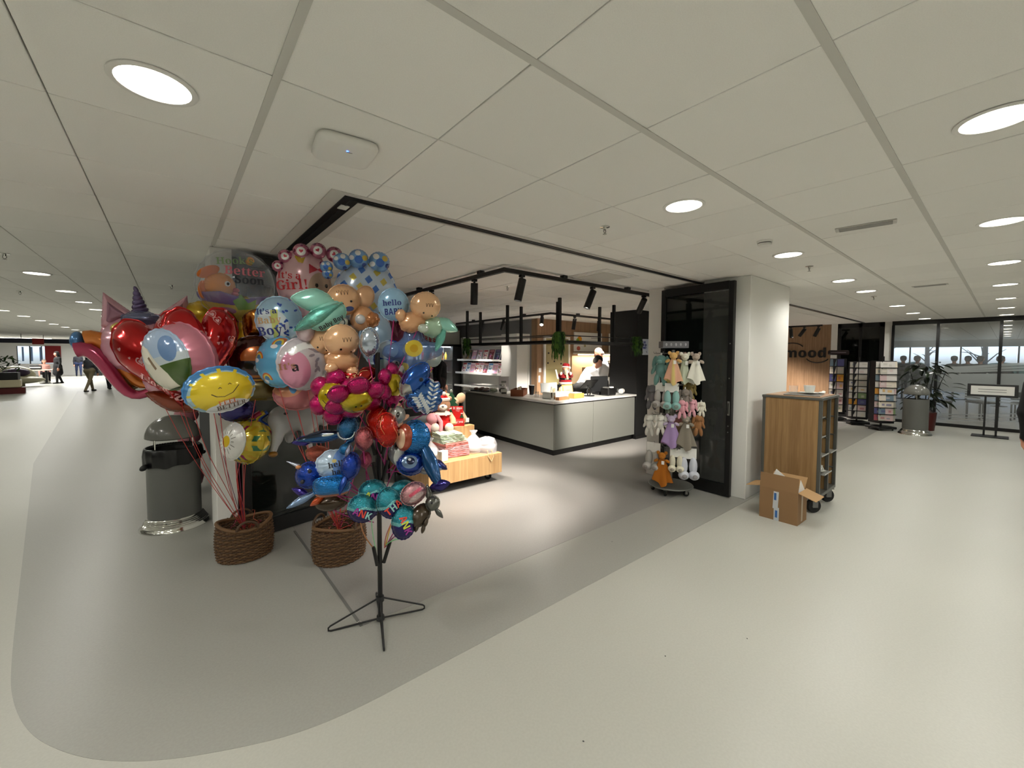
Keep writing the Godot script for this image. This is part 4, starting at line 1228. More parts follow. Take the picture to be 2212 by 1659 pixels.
	part(t, "star", lumps([[Vector3(-0.02, 0.47, -0.06), Vector3(0.022, 0.022, 0.008)]], 8), paint(Color(0.6, 0.62, 0.58), 0.3, 0.6))
	for q in [[-0.05, 0.2], [-0.06, 0.14], [0.1, 0.13]]:
		part(t, "small_tree", mb().prism(PackedVector2Array([Vector2(-0.03, 0), Vector2(0.03, 0), Vector2(0, 0.06)]), -0.003, 0.003).done(), gc, T(Vector3(q[0] + 0.02, q[1] - 0.03, -0.04)))
		part(t, "snow_cap", bx(Vector3(q[0] + 0.02, q[1] + 0.03, -0.038), Vector3(0.03, 0.01, 0.006), 0.002), M.white)
	part(t, "lettering", text_mesh("Let it sno", 0.045, "Droid Serif", true, 0.003), M.white, T(Vector3(0.02, 0.235, -0.043)))
	part(t, "lettering", text_mesh("wishing you", 0.035, "Droid Serif", true, 0.003), M.white, T(Vector3(0.03, 0.06, 0.062)))
	# pink bunny
	var pk := fabric(Color(0.88, 0.62, 0.64))
	t = thing("plush_bunny", "pale pink plush bunny lying with legs towards the balloons", "plush toy", Vector3(2.42, 0.37, -4.75), Vector3(0, -30, 0))
	part(t, "body", mb().tube([Vector3(-0.08, 0.14, 0), Vector3(0.02, 0.2, 0), Vector3(0.12, 0.34, -0.05)], 0.07, 10, 0.06).done(), pk)
	part(t, "head", lumps([[Vector3(0.15, 0.42, -0.06), Vector3(0.08, 0.075, 0.07)]]), pk)
	part(t, "leg", mb().tube([Vector3(-0.08, 0.14, 0.03), Vector3(-0.2, 0.2, 0.06)], 0.045, 8, 0.05).done(), pk)
	part(t, "leg", mb().tube([Vector3(-0.06, 0.1, 0.03), Vector3(-0.16, 0.06, 0.1)], 0.045, 8, 0.05).done(), pk)
	part(t, "foot", lumps([[Vector3(-0.21, 0.21, 0.07), Vector3(0.05, 0.06, 0.04)], [Vector3(-0.17, 0.06, 0.11), Vector3(0.05, 0.06, 0.04)]]), fabric(Color(0.92, 0.78, 0.78)))
	part(t, "ear", mb().tube([Vector3(0.2, 0.47, -0.05), Vector3(0.26, 0.38, -0.03), Vector3(0.26, 0.26, 0.0)], 0.03, 8).done(), pk)
	# blankets
	var stack := [["lowest", Color(0.90, 0.62, 0.63), 0.046], ["second lowest", Color(0.92, 0.67, 0.68), 0.042], ["third", Color(0.93, 0.74, 0.75), 0.04], ["fourth, deeper coral", Color(0.88, 0.55, 0.52), 0.04]]
	var y := 0.364
	for k in 4:
		folded_cloth("pink folded baby blanket, %s in the stack below the mint ones" % stack[k][0], Vector3(2.67, y, -4.42), Vector3(0.38 - 0.012 * k, stack[k][2], 0.26), stack[k][1], -3 + k * 2.5, "folded blankets")
		y += stack[k][2] + 0.001
	for k in 3:
		folded_cloth("mint green folded baby blanket, %s on the pink stack" % ["lower", "middle", "top"][k], Vector3(2.66 - 0.015 * k, y, -4.44), Vector3(0.36 - 0.03 * k, 0.036, 0.24), Color(0.84, 0.90, 0.80), 4 - k * 5, "folded blankets")
		y += 0.037
	organza_bag("white organza gift bag tied with ribbon beside the pink blankets", Vector3(2.38, 0.364, -4.42), 0.135, Color(0.9, 0.9, 0.88))
	organza_bag("white organza gift bag farther back near the pink bunny", Vector3(2.36, 0.364, -4.95), 0.1, Color(0.88, 0.84, 0.84))
	organza_bag("tall sheer organza bag of baby items between blankets and platform corner", Vector3(3.0, 0.364, -4.4), 0.15, Color(0.92, 0.92, 0.92))
	organza_bag("sheer organza bag of white clothes at the outer platform corner", Vector3(3.15, 0.364, -4.62), 0.12, Color(0.93, 0.93, 0.93))
	t = thing("baby_gift_pack", "clear round pack of white baby clothes at the platform edge", "gift pack", Vector3(3.13, 0.364, -4.28))
	part(t, "clothes", lumps([[Vector3(0, 0.06, 0), Vector3(0.12, 0.06, 0.1)], [Vector3(-0.03, 0.11, 0.02), Vector3(0.07, 0.04, 0.06)], [Vector3(0.05, 0.12, 0), Vector3(0.06, 0.035, 0.05)]], 14), fabric(Color(0.92, 0.91, 0.93)))
	part(t, "wrap", mb().lathe([Vector2(0.001, 0.0), Vector2(0.125, 0.0), Vector2(0.13, 0.1), Vector2(0.1, 0.17), Vector2(0.02, 0.2)], 20).done(), M.organza)
	part(t, "cord", mb().tube([Vector3(-0.08, 0.05, 0.12), Vector3(-0.1, -0.02, 0.165), Vector3(-0.05, -0.09, 0.168), Vector3(-0.02, -0.03, 0.166), Vector3(-0.03, 0.05, 0.13)], 0.005).done(), paint(Color(0.88, 0.78, 0.6)))
	single("gift_carton", "small white carton on the platform before the organza bag", "carton", bx(Vector3(0, 0.06, 0), Vector3(0.1, 0.12, 0.08), 0.003), M.white, Vector3(2.44, 0.364, -4.22), Vector3(0, 12, 0))
	t = thing("plush_bear", "peach plush toy on a shelf half hidden behind the flower balloons", "plush toy", Vector3(2.15, 0.62, -4.9), Vector3(0, -20, 0))
	part(t, "body", lumps([[Vector3(0, 0.15, 0), Vector3(0.1, 0.15, 0.08)]]), fabric(Color(0.92, 0.75, 0.62)))
	part(t, "head", lumps([[Vector3(0, 0.33, 0.02), Vector3(0.09, 0.08, 0.08)]]), fabric(Color(0.92, 0.75, 0.62)))
	part(t, "arm", lumps([[Vector3(0.1, 0.2, 0.04), Vector3(0.08, 0.035, 0.035), Vector3(0, 0, 25)]]), fabric(Color(0.92, 0.75, 0.62)))
	t = thing("display_shelf", "small black shelf stand holding the peach plush toy", "shelf", Vector3(2.02, 0, -4.95))
	part(t, "board", bx(Vector3(0.1, 0.605, 0), Vector3(0.34, 0.02, 0.26)), M.black)
	for p in [Vector2(-0.05, 0.1), Vector2(0.11, 0.1), Vector2(-0.05, -0.1), Vector2(0.11, -0.1)]:
		part(t, "leg", bx(Vector3(p.x, 0.3, p.y), Vector3(0.02, 0.594, 0.02)), M.black)


# ---------- printed foil ----------
# ops: ["bg", colour] ["c", x, y, r, colour] ["e", x, y, rx, ry, colour, turn] ["h", x, y, size, colour] ["r", x, y, w, h, colour] ["p", points, colour] ["l", points, width, colour]
func canvas(ops: Array, px := 192) -> ImageTexture:
	var im := Image.create(px, px, false, Image.FORMAT_RGBA8)
	for o in ops:
		match o[0]:
			"bg": im.fill(o[1])
			"r": im.fill_rect(Rect2i(int(o[1] * px), int(o[2] * px), maxi(1, int(o[3] * px)), maxi(1, int(o[4] * px))), o[5])
			"c": fill_poly(im, ring_pts(Vector2(o[1], o[2]), Vector2(o[3], o[3]), 0.0), o[4])
			"e": fill_poly(im, ring_pts(Vector2(o[1], o[2]), Vector2(o[3], o[4]), o[6] if o.size() > 6 else 0.0), o[5])
			"h":
				var p := PackedVector2Array()
				for k in 32:
					p.append(Vector2(o[1], o[2]) + heart_pt(TAU * k / 32) * Vector2(1, -1) * o[3])
				fill_poly(im, p, o[4])
			"p": fill_poly(im, PackedVector2Array(o[1]), o[2])
			"l":
				var w: float = o[2] * 0.5
				for k in o[1].size() - 1:
					var a: Vector2 = o[1][k]
					var b: Vector2 = o[1][k + 1]
					var d := (b - a).normalized()
					var s := Vector2(-d.y, d.x) * w
					fill_poly(im, PackedVector2Array([a + s - d * w * 0.5, b + s + d * w * 0.5, b - s + d * w * 0.5, a - s - d * w * 0.5]), o[3])
	return ImageTexture.create_from_image(im)


func ring_pts(c: Vector2, r: Vector2, turn: float) -> PackedVector2Array:
	var p := PackedVector2Array()
	for k in 28:
		p.append(c + (Vector2(cos(TAU * k / 28), sin(TAU * k / 28)) * r).rotated(deg_to_rad(turn)))
	return p


func heart_pt(t: float) -> Vector2:
	return Vector2(16.0 * pow(sin(t), 3), 13.0 * cos(t) - 5.0 * cos(2 * t) - 2.0 * cos(3 * t) - cos(4 * t) + 2.5) / 16.0


func fill_poly(im: Image, pts: PackedVector2Array, col: Color) -> void:
	var n := im.get_width()
	var lo := n
	var hi := -1
	for p in pts:
		lo = mini(lo, int(floor(p.y * n)))
		hi = maxi(hi, int(ceil(p.y * n)))
	for y in range(maxi(lo, 0), mini(hi, n)):
		var yy := (y + 0.5) / n
		var xs := []
		for k in pts.size():
			var a := pts[k]
			var b := pts[(k + 1) % pts.size()]
			if (a.y <= yy) != (b.y <= yy):
				xs.append(a.x + (yy - a.y) / (b.y - a.y) * (b.x - a.x))
		xs.sort()
		for k in range(0, xs.size() - 1, 2):
			var x0 := clampi(int(round(xs[k] * n)), 0, n)
			var x1 := clampi(int(round(xs[k + 1] * n)), 0, n)
			if x1 > x0:
				im.fill_rect(Rect2i(x0, y, x1 - x0, 1), col)


func foil_mat(c: Color, metal := 0.75, rough := 0.2, ops := []) -> StandardMaterial3D:
	var m := mat(c, rough, metal)
	if ops:
		m.albedo_color = Color.WHITE
		m.albedo_texture = canvas(ops)
	m.clearcoat_enabled = true
	m.clearcoat = 0.6
	m.clearcoat_roughness = 0.08
	return m


# glittering holographic film
func holo(c: Color, ops := []) -> StandardMaterial3D:
	var m := foil_mat(c, 0.9, 0.16, ops)
	if not M.has("holo_n"):
		var nt := NoiseTexture2D.new()
		nt.width = 256
		nt.height = 256
		nt.seamless = true
		nt.as_normal_map = true
		nt.bump_strength = 6.0
		var fn := FastNoiseLite.new()
		fn.noise_type = FastNoiseLite.TYPE_CELLULAR
		fn.cellular_return_type = FastNoiseLite.RETURN_CELL_VALUE
		fn.seed = 5
		fn.frequency = 0.1
		nt.noise = fn
		M["holo_n"] = nt
	m.normal_enabled = true
	m.normal_texture = M["holo_n"]
	m.normal_scale = 1.0
	return m


const NA := 144
var outline_cache := {}


func outline(kind: String) -> PackedFloat32Array:
	if outline_cache.has(kind):
		return outline_cache[kind]
	var r := PackedFloat32Array()
	var hp := []
	if kind == "heart":
		for k in 200:
			hp.append(heart_pt(TAU * k / 200.0) * Vector2(1.0, 1.06))
	for k in NA:
		var a := TAU * k / NA
		var v := 1.0
		match kind:
			"heart":
				var d := Vector2(cos(a), sin(a))
				v = 0.1
				for j in 200:
					var hit = Geometry2D.segment_intersects_segment(Vector2.ZERO, d * 3.0, hp[j], hp[(j + 1) % 200])
					if hit != null:
						v = maxf(v, hit.length())
			"star":
				v = 0.62 + 0.38 * pow(absf(cos((a - PI / 2) * 2.5)), 2.2)
			"star4":
				v = 0.6 + 0.45 * pow(absf(cos((a - PI / 2 + 0.3) * 2.0)), 2.6)
			"egg":
				v = 1.0 - 0.12 * (1.0 - sin(a)) * 0.5 - 0.16 * pow(maxf(0.0, -sin(a)), 2.0) * absf(cos(a))
			"drop":
				v = 1.0 - 0.3 * pow(maxf(0.0, cos(a + PI / 2 + 0.7)), 1.0) * absf(sin(a * 1.0 + 0.8)) - 0.12 * pow(maxf(0.0, cos(a + PI / 2 - 0.7)), 1.0)
			"pillow":
				v = pow(pow(absf(cos(a)), 3.6) + pow(absf(sin(a)), 3.6), -1.0 / 3.6)
			"cloud":
				v = 0.93 + 0.07 * absf(sin(a * 4.0))
			"leafy":
				v = 0.86 + 0.14 * absf(sin(a * 5.5)) + 0.05 * sin(a * 3.0)
			"ear":
				var dd := Vector2(cos(a), sin(a))
				v = 1.0
				for nn in [[Vector2(0, -1), 0.7], [Vector2(0.86, 0.5), 0.46], [Vector2(-0.86, 0.5), 0.46]]:
					if dd.dot(nn[0]) > 0.05:
						v = minf(v, nn[1] / dd.dot(nn[0]))
			"fish":
				v = pow(pow(absf(cos(a)), 1.4) + pow(absf(sin(a)), 1.4), -1.0 / 1.4)
		r.append(v)
	outline_cache[kind] = r
	return r


func foil_z(rho: float) -> float:
	return pow(maxf(0.0, 1.0 - pow(rho, 2.3)), 0.55)


# an inflated foil pocket lying in x,y and swelling along z
func foil_mesh(kind: String, s: Vector3, pucker := 1.0, seam := true) -> ArrayMesh:
	var r := outline(kind)
	var b := mb()
	var rings := 11
	for side in [1.0, -1.0]:
		var rows := []
		var uvs := []
		for j in rings + 1:
			var rho := sin(PI * 0.5 * j / rings)
			var row := []
			for k in NA:
				var a := TAU * k / NA
				var edge := clampf((rho - 0.6) / 0.4, 0.0, 1.0)
				var wob := pucker * edge * edge * (0.075 * sin(a * 24.0) + 0.045 * sin(a * 13.0 + 1.0))
				var rr := r[k] * rho * (1.0 + (0.012 * sin(k * TAU / NA * 22.0) * pucker if j == rings else 0.0))
				row.append(Vector3(rr * cos(a) * s.x * 0.5, rr * sin(a) * s.y * 0.5, side * s.z * 0.5 * foil_z(rho) * (1.0 + wob)))
			rows.append(row)
		if seam:
			var row := []
			for k in NA:
				var a := TAU * k / NA
				var rr := r[k] * (1.05 + 0.012 * sin(k * TAU / NA * 22.0))
				row.append(Vector3(rr * cos(a) * s.x * 0.5, rr * sin(a) * s.y * 0.5, side * 0.0008))
			rows.append(row)
		var first := b.v.size()
		b.grid(rows, true)
		for q in range(first, b.v.size()):
			var p := b.v[q]
			b.t[q] = Vector2(0.5 + p.x / (s.x * 1.06), 0.5 - p.y / (s.y * 1.06))
			if b.n[q].z * side < 0.0 and absf(b.n[q].z) > 0.02:
				b.n[q] = -b.n[q]
			if q - first < NA:
				b.n[q] = Vector3(0, 0, side)
		# triangles were wound by their normals before the flip: rebuild this half
		var nr := rows.size()
		b.i.resize(b.i.size() - (nr - 1) * NA * 6)
		for j in nr - 1:
			for k in NA:
				var k2 := (k + 1) % NA
				b.tri(first + j * NA + k, first + j * NA + k2, first + (j + 1) * NA + k2)
				b.tri(first + j * NA + k, first + (j + 1) * NA + k2, first + (j + 1) * NA + k)
	return b.done()


var foil_cache := {}


func foil(parent: Node3D, called: String, kind: String, s: Vector3, m: Material, at := Vector3.ZERO, rot := Vector3.ZERO, pucker := 1.0) -> MeshInstance3D:
	if kind == "fish" and s.x > s.y:
		s.y *= 0.68
	var key := "%s %.3f %.3f %.3f %.1f" % [kind, s.x, s.y, s.z, pucker]
	if not foil_cache.has(key):
		foil_cache[key] = foil_mesh(kind, s, pucker)
	return part(parent, called, foil_cache[key], m, T(at, rot))


# lettering that follows the swell of a foil pocket
func print_text(parent: Node3D, kind: String, s: Vector3, txt: String, h: float, c: Vector2, turn: float, m: Material, fam := "Droid Serif", squeeze := 1.0) -> void:
	var tm := text_mesh(txt, h, fam, true, 0.0)
	var arr := tm.get_mesh_arrays()
	var vs: PackedVector3Array = arr[Mesh.ARRAY_VERTEX]
	var ix: PackedInt32Array = arr[Mesh.ARRAY_INDEX] if arr[Mesh.ARRAY_INDEX] != null else PackedInt32Array(range(vs.size()))
	var r := outline(kind)
	var b := mb()
	var todo := []
	for k in range(0, ix.size(), 3):
		todo.append([vs[ix[k]], vs[ix[k + 1]], vs[ix[k + 2]], 0])
	while todo:
		var q: Array = todo.pop_back()
		var a: Vector3 = q[0]
		var d: Vector3 = q[1]
		var e: Vector3 = q[2]
		var longest := maxf(a.distance_to(d), maxf(d.distance_to(e), e.distance_to(a)))
		if longest > 0.035 and q[3] < 4:
			if longest == a.distance_to(d):
				var mid := a.lerp(d, 0.5)
				todo.append([a, mid, e, q[3] + 1])
				todo.append([mid, d, e, q[3] + 1])
			elif longest == d.distance_to(e):
				var mid := d.lerp(e, 0.5)
				todo.append([a, d, mid, q[3] + 1])
				todo.append([a, mid, e, q[3] + 1])
			else:
				var mid := e.lerp(a, 0.5)
				todo.append([a, d, mid, q[3] + 1])
				todo.append([mid, d, e, q[3] + 1])
			continue
		var f := []
		for p in [a, d, e]:
			var p2 := Vector2(p.x * squeeze, p.y).rotated(deg_to_rad(turn)) + c
			var u := Vector2(p2.x / (s.x * 0.5), p2.y / (s.y * 0.5))
			var an := fposmod(u.angle(), TAU) / TAU * NA
			var rr := r[int(an) % NA]
			f.append(Vector3(p2.x, p2.y, s.z * 0.5 * foil_z(minf(u.length() / rr, 0.97)) + 0.0022))
		b.face(f, Vector3(0, 0, 1))
	part(parent, "lettering", b.done(), m)


func ribbon(t: Node3D, from_local: Vector3, to_world: Vector3, m: Material, r := 0.0022, sag := 0.03, called := "ribbon") -> void:
	var e := t.transform.affine_inverse() * to_world
	var pts := []
	for k in 9:
		var u := k / 8.0
		var p := from_local.lerp(e, u)
		var side := (e - from_local).cross(Vector3(0, 0, 1)).normalized()
		pts.append(p + side * sag * sin(u * PI) + Vector3(0, 0, sag * 0.7 * sin(u * TAU)))
	part(t, called, mb().tube(pts, r, 5).done(), m)


func bal(called: String, label: String, at: Vector3, rot: Vector3, group := "foil balloons") -> Node3D:
	return thing(called, label, "balloon", at, rot, group)


const BASKET_A := Vector3(0.42, 0.2, -3.86)
const BASKET_B := Vector3(1.0, 0.2, -3.36)


func pole(h: float, ang := 0.0) -> Vector3:
	return Vector3(0.93 + 0.035 * cos(ang), h, -2.355 + 0.035 * sin(ang))


func balloons() -> void:
	var red := Color(0.72, 0.03, 0.05)
	var white := Color(0.93, 0.93, 0.93)
	var rb := paint(Color(0.75, 0.25, 0.25), 0.4)
	var rb2 := paint(Color(0.45, 0.2, 0.35), 0.4)
	var pinkrb := paint(Color(0.72, 0.12, 0.45), 0.4)
	var ink := paint(Color(0.06, 0.06, 0.1), 0.4)
	var navy := paint(Color(0.1, 0.15, 0.45), 0.4)
	var wink := paint(Color(0.95, 0.95, 0.95), 0.4)
	var redink := paint(Color(0.75, 0.08, 0.15), 0.4)
	var tan := foil_mat(Color(0.87, 0.68, 0.51), 0.25, 0.25)
	var tan2 := foil_mat(Color(0.84, 0.63, 0.45), 0.3, 0.28)
	var t: Node3D
	var s: Vector3

	# --- helium balloons tied to the wicker baskets ---
	# clear bubble with fish
	t = bal("bubble_balloon", "clear bubble balloon with orange fish and Better Soon lettering", Vector3(0.374, 2.088, -3.488), Vector3(8, -6, 0))
	s = Vector3(0.47, 0.485, 0.44)
	var bub := mat(Color(0.75, 0.82, 0.9, 0.1), 0.04)
	bub.transparency = BaseMaterial3D.TRANSPARENCY_ALPHA
	foil(t, "bubble_skin", "disc", s, bub, Vector3.ZERO, Vector3.ZERO, 0.3)
	var sea := mat(Color.WHITE, 0.2)
	sea.albedo_texture = canvas([["bg", Color(0.55, 0.62, 0.75, 0.07)], ["e", 0.5, 0.98, 0.6, 0.34, Color(0.82, 0.72, 0.2, 0.92), 0.0], ["p", [Vector2(0.0, 0.62), Vector2(0.3, 0.58), Vector2(0.6, 0.66), Vector2(1.0, 0.6), Vector2(1.0, 0.7), Vector2(0.5, 0.76), Vector2(0.0, 0.72)], Color(0.42, 0.32, 0.6, 0.75)], ["p", [Vector2(0.55, 0.62), Vector2(0.62, 0.72), Vector2(0.72, 0.66), Vector2(0.7, 0.8), Vector2(0.5, 0.82), Vector2(0.44, 0.7)], Color(0.45, 0.62, 0.2, 0.9)], ["e", 0.35, 0.84, 0.13, 0.05, Color(0.62, 0.38, 0.5, 0.9), 0.0], ["c", 0.66, 0.14, 0.05, Color(0.9, 0.6, 0.15, 0.9)]])
	sea.transparency = BaseMaterial3D.TRANSPARENCY_ALPHA
	foil(t, "sea_print", "disc", s * 0.975, sea, Vector3.ZERO, Vector3.ZERO, 0.3)
	var fishm := foil_mat(Color(0.92, 0.58, 0.16), 0.1, 0.25)
	var fish := foil(t, "fish_body", "disc", Vector3(0.17, 0.17, 0.15), fishm, Vector3(-0.1, -0.01, 0.08))
	part(fish, "fish_fin", lumps([[Vector3(-0.06, 0.09, 0), Vector3(0.07, 0.035, 0.01), Vector3(0, 0, 30)], [Vector3(-0.09, -0.03, 0), Vector3(0.03, 0.06, 0.01)], [Vector3(0.0, -0.1, 0), Vector3(0.05, 0.025, 0.01), Vector3(0, 0, 15)]]), paint(Color(0.85, 0.45, 0.12)))
	part(fish, "fish_lips", lumps([[Vector3(0.09, -0.02, 0.02), Vector3(0.022, 0.016, 0.02)], [Vector3(0.085, -0.045, 0.02), Vector3(0.022, 0.016, 0.02)]]), paint(Color(0.85, 0.42, 0.5)))
	part(fish, "fish_eye", lumps([[Vector3(0.045, 0.02, 0.075), Vector3(0.016, 0.018, 0.008)]]), wink)
	part(fish, "fish_pupil", lumps([[Vector3(0.048, 0.02, 0.082), Vector3(0.008, 0.01, 0.005)]]), ink)
	print_text(t, "disc", s, "Hook's", 0.062, Vector2(-0.01, 0.165), 6, paint(Color(0.5, 0.6, 0.4)))
	print_text(t, "disc", s, "Better", 0.075, Vector2(0.045, 0.1), 0, paint(Color(0.85, 0.45, 0.5)))
	print_text(t, "disc", s, "Soon", 0.07, Vector2(0.07, 0.045), 0, ink)
	ribbon(t, Vector3(0, -0.24, 0), BASKET_A, rb2)

	# pink cat unicorn
	var catp := foil_mat(Color(0.82, 0.62, 0.68), 0.3, 0.25)
	t = bal("cat_balloon", "pink cat shaped balloon with purple horn and rainbow tail", Vector3(-0.136, 1.669, -3.731), Vector3(1, -6, 0))
	foil(t, "head", "disc", Vector3(0.44, 0.42, 0.26), catp)
	for q in [[-0.145, 0.22, 22], [0.19, 0.235, -22]]:
		var er := foil(t, "ear", "ear", Vector3(0.22, 0.26, 0.08), catp, Vector3(q[0], q[1], 0), Vector3(0, 0, q[2]))
		foil(er, "inner_ear", "ear", Vector3(0.13, 0.16, 0.04), foil_mat(Color(0.58, 0.4, 0.48), 0.4, 0.3), Vector3(0, -0.01, 0.03))
	var hb := mb()
	for k in 7:
		hb.ell(Vector3(-0.01 - k * 0.003, 0.2 + k * 0.027, 0.02), Vector3(0.055 - k * 0.007, 0.026, 0.05 - k * 0.006), Vector3(0, 0, 18), 14)
	part(t, "horn", hb.done(), foil_mat(Color(0.38, 0.33, 0.5), 0.6, 0.2))
	foil(t, "mane", "cloud", Vector3(0.2, 0.1, 0.12), foil_mat(Color(0.4, 0.42, 0.55), 0.5, 0.22), Vector3(0.0, 0.17, 0.07))
	foil(t, "curl", "disc", Vector3(0.09, 0.08, 0.06), foil_mat(Color(0.85, 0.75, 0.4), 0.4, 0.22), Vector3(-0.1, 0.1, 0.1))
	for k in 2:
		part(t, "whisker", mb().tube([Vector3(-0.12, -0.01 - 0.035 * k, 0.115), Vector3(-0.05, -0.015 - 0.04 * k, 0.135)], 0.002, 4).done(), ink)
	var tail := []
	for k in 14:
		var u := k / 13.0
		tail.append(Vector3(-0.31 + 0.34 * u, -0.03 + 0.07 * sin(u * 6.0 + 0.4) - 0.26 * u, 0.0))
	part(t, "tail_stripe", mb().tube(tail, 0.055, 12, 0.03).done(), foil_mat(Color(0.80, 0.46, 0.16), 0.5, 0.2), T(Vector3(0.03, 0.035, 0)))
	part(t, "tail_stripe", mb().tube(tail, 0.05, 12, 0.026).done(), foil_mat(Color(0.66, 0.2, 0.34), 0.5, 0.2), T(Vector3(-0.01, -0.035, 0.03)))
	part(t, "tail_tip", lumps([[Vector3(-0.32, 0.02, 0), Vector3(0.035, 0.06, 0.05)]]), foil_mat(Color(0.3, 0.5, 0.72), 0.5, 0.2))
	foil(t, "paw", "cloud", Vector3(0.13, 0.16, 0.08), catp, Vector3(0.06, -0.25, 0.05), Vector3(0, 0, 20))
	foil(t, "glitter_belly", "disc", Vector3(0.14, 0.2, 0.1), holo(Color(0.45, 0.33, 0.12)), Vector3(-0.08, -0.2, -0.02))
	ribbon(t, Vector3(0.05, -0.3, 0), BASKET_A, rb)

	# red hearts
	var hearts := [["bg", red]]
	var rng := RandomNumberGenerator.new()
	rng.seed = 21
	for k in 26:
		hearts.append(["h", rng.randf_range(0.06, 0.94), rng.randf_range(0.05, 0.8), rng.randf_range(0.012, 0.024), Color(0.93, 0.7, 0.72)])
	for k in 7:
		var hx := rng.randf_range(0.12, 0.9)
		var hy := rng.randf_range(0.1, 0.7)
		hearts.append(["h", hx, hy, 0.055, Color(0.93, 0.75, 0.76)])
		hearts.append(["h", hx, hy, 0.042, red])
		hearts.append(["h", hx, hy, 0.028, Color(0.93, 0.72, 0.74)])
	var hm := foil_mat(red, 0.7, 0.17, hearts)
	t = bal("heart_balloon", "large red heart balloon with small pink hearts behind the pink picture balloon", Vector3(-0.026, 1.557, -3.399), Vector3(-1, -22, 16))
	s = Vector3(0.46, 0.62, 0.24)
	foil(t, "skin", "heart", s, hm)
	print_text(t, "heart", s, "I love you", 0.06, Vector2(-0.03, -0.17), -52, paint(Color(0.95, 0.75, 0.75)))
	ribbon(t, Vector3(0, -0.3, 0), BASKET_A, rb)
	t = bal("heart_balloon", "tall red heart balloon with small pink hearts above the yellow sun balloon", Vector3(0.162, 1.627, -3.183), Vector3(0, 9, 5))
	s = Vector3(0.37, 0.54, 0.24)
	foil(t, "skin", "heart", s, hm)
	ribbon(t, Vector3(0, -0.27, 0), BASKET_A, rb)
	# pink picture balloon
	t = bal("picture_balloon", "thick pink balloon with oval picture of a white horse", Vector3(0.005, 1.572, -3.049), Vector3(4, -40, 18))
	var pkm := foil_mat(Color(0.80, 0.5, 0.57), 0.35, 0.35)
	foil(t, "skin", "disc", Vector3(0.34, 0.41, 0.3), pkm, Vector3(0.02, 0, -0.06))
	foil(t, "picture", "disc", Vector3(0.25, 0.34, 0.1), foil_mat(Color.WHITE, 0.1, 0.25, [["bg", Color(0.72, 0.76, 0.78)], ["r", 0.0, 0.0, 1.0, 0.45, Color(0.62, 0.70, 0.8)], ["r", 0.0, 0.58, 1.0, 0.42, Color(0.25, 0.34, 0.14)], ["e", 0.72, 0.36, 0.16, 0.2, Color(0.4, 0.52, 0.68)], ["p", [Vector2(0.2, 0.2), Vector2(0.34, 0.28), Vector2(0.42, 0.5), Vector2(0.55, 0.72), Vector2(0.6, 0.95), Vector2(0.2, 0.95), Vector2(0.12, 0.5)], Color(0.82, 0.8, 0.74)], ["e", 0.24, 0.36, 0.1, 0.16, Color(0.9, 0.88, 0.82), -20.0], ["l", [Vector2(0.3, 0.42), Vector2(0.36, 0.6)], 0.05, Color(0.5, 0.42, 0.34)]]), Vector3(0.02, 0, 0.06))
	ribbon(t, Vector3(0.02, -0.2, 0), BASKET_A, rb)
	# feel better sun
	t = bal("sun_balloon", "smiling yellow sun balloon with FEEL BETTER lettering above the small striped ball", Vector3(0.206, 1.41, -2.808), Vector3(0, 2, 8))
	s = Vector3(0.325, 0.25, 0.16)
	var sun := [["bg", Color(0.25, 0.5, 0.72)], ["e", 0.52, 0.62, 0.47, 0.52, Color(0.62, 0.75, 0.8)], ["e", 0.52, 0.55, 0.42, 0.42, Color(0.86, 0.76, 0.16)]]
	for k in 12:
		sun.append(["l", [Vector2(0.52, 0.55), Vector2(0.52, 0.55) + Vector2(cos(k * 0.524), sin(k * 0.524)) * Vector2(0.45, 0.48)], 0.05, Color(0.86, 0.76, 0.16)])
	sun.append_array([["e", 0.62, 0.88, 0.26, 0.16, Color(0.9, 0.92, 0.93)], ["e", 0.42, 0.92, 0.16, 0.12, Color(0.9, 0.92, 0.93)], ["l", [Vector2(0.36, 0.56), Vector2(0.42, 0.62), Vector2(0.52, 0.64), Vector2(0.64, 0.58), Vector2(0.74, 0.44)], 0.012, Color(0.2, 0.14, 0.05)], ["l", [Vector2(0.46, 0.46), Vector2(0.48, 0.44), Vector2(0.5, 0.46)], 0.012, Color(0.2, 0.14, 0.05)], ["l", [Vector2(0.6, 0.4), Vector2(0.62, 0.38), Vector2(0.64, 0.4)], 0.012, Color(0.2, 0.14, 0.05)]])
	foil(t, "skin", "disc", s, foil_mat(Color.WHITE, 0.25, 0.2, sun))
	print_text(t, "disc", s, "FEEL", 0.036, Vector2(0.02, -0.068), 6, paint(Color(0.7, 0.35, 0.15)))
	print_text(t, "disc", s, "BETTER", 0.036, Vector2(0.035, -0.094), 6, paint(Color(0.35, 0.28, 0.25)))
	ribbon(t, Vector3(-0.02, -0.125, 0), BASKET_A, rb)
	# yellow animals behind
	var yel := foil_mat(Color(0.82, 0.68, 0.12), 0.45, 0.25)
	t = bal("duck_balloon", "yellow duck head balloon peeking out above the tall red heart", Vector3(0.163, 1.89, -3.717), Vector3(4, -3, 0))
	foil(t, "head", "disc", Vector3(0.2, 0.17, 0.14), yel)
	foil(t, "tuft", "cloud", Vector3(0.08, 0.06, 0.05), yel, Vector3(0.01, 0.07, 0))
	ribbon(t, Vector3(0, -0.1, 0), BASKET_A, rb2)
	t = bal("giraffe_balloon", "yellow animal balloon with blue spot between the red heart and gold balloon", Vector3(0.35, 1.743, -3.593), Vector3(2, -6, 0))
	foil(t, "body", "egg", Vector3(0.2, 0.3, 0.14), yel, Vector3(0, -0.02, 0))
	foil(t, "head", "disc", Vector3(0.15, 0.13, 0.12), yel, Vector3(-0.03, 0.15, 0.04))
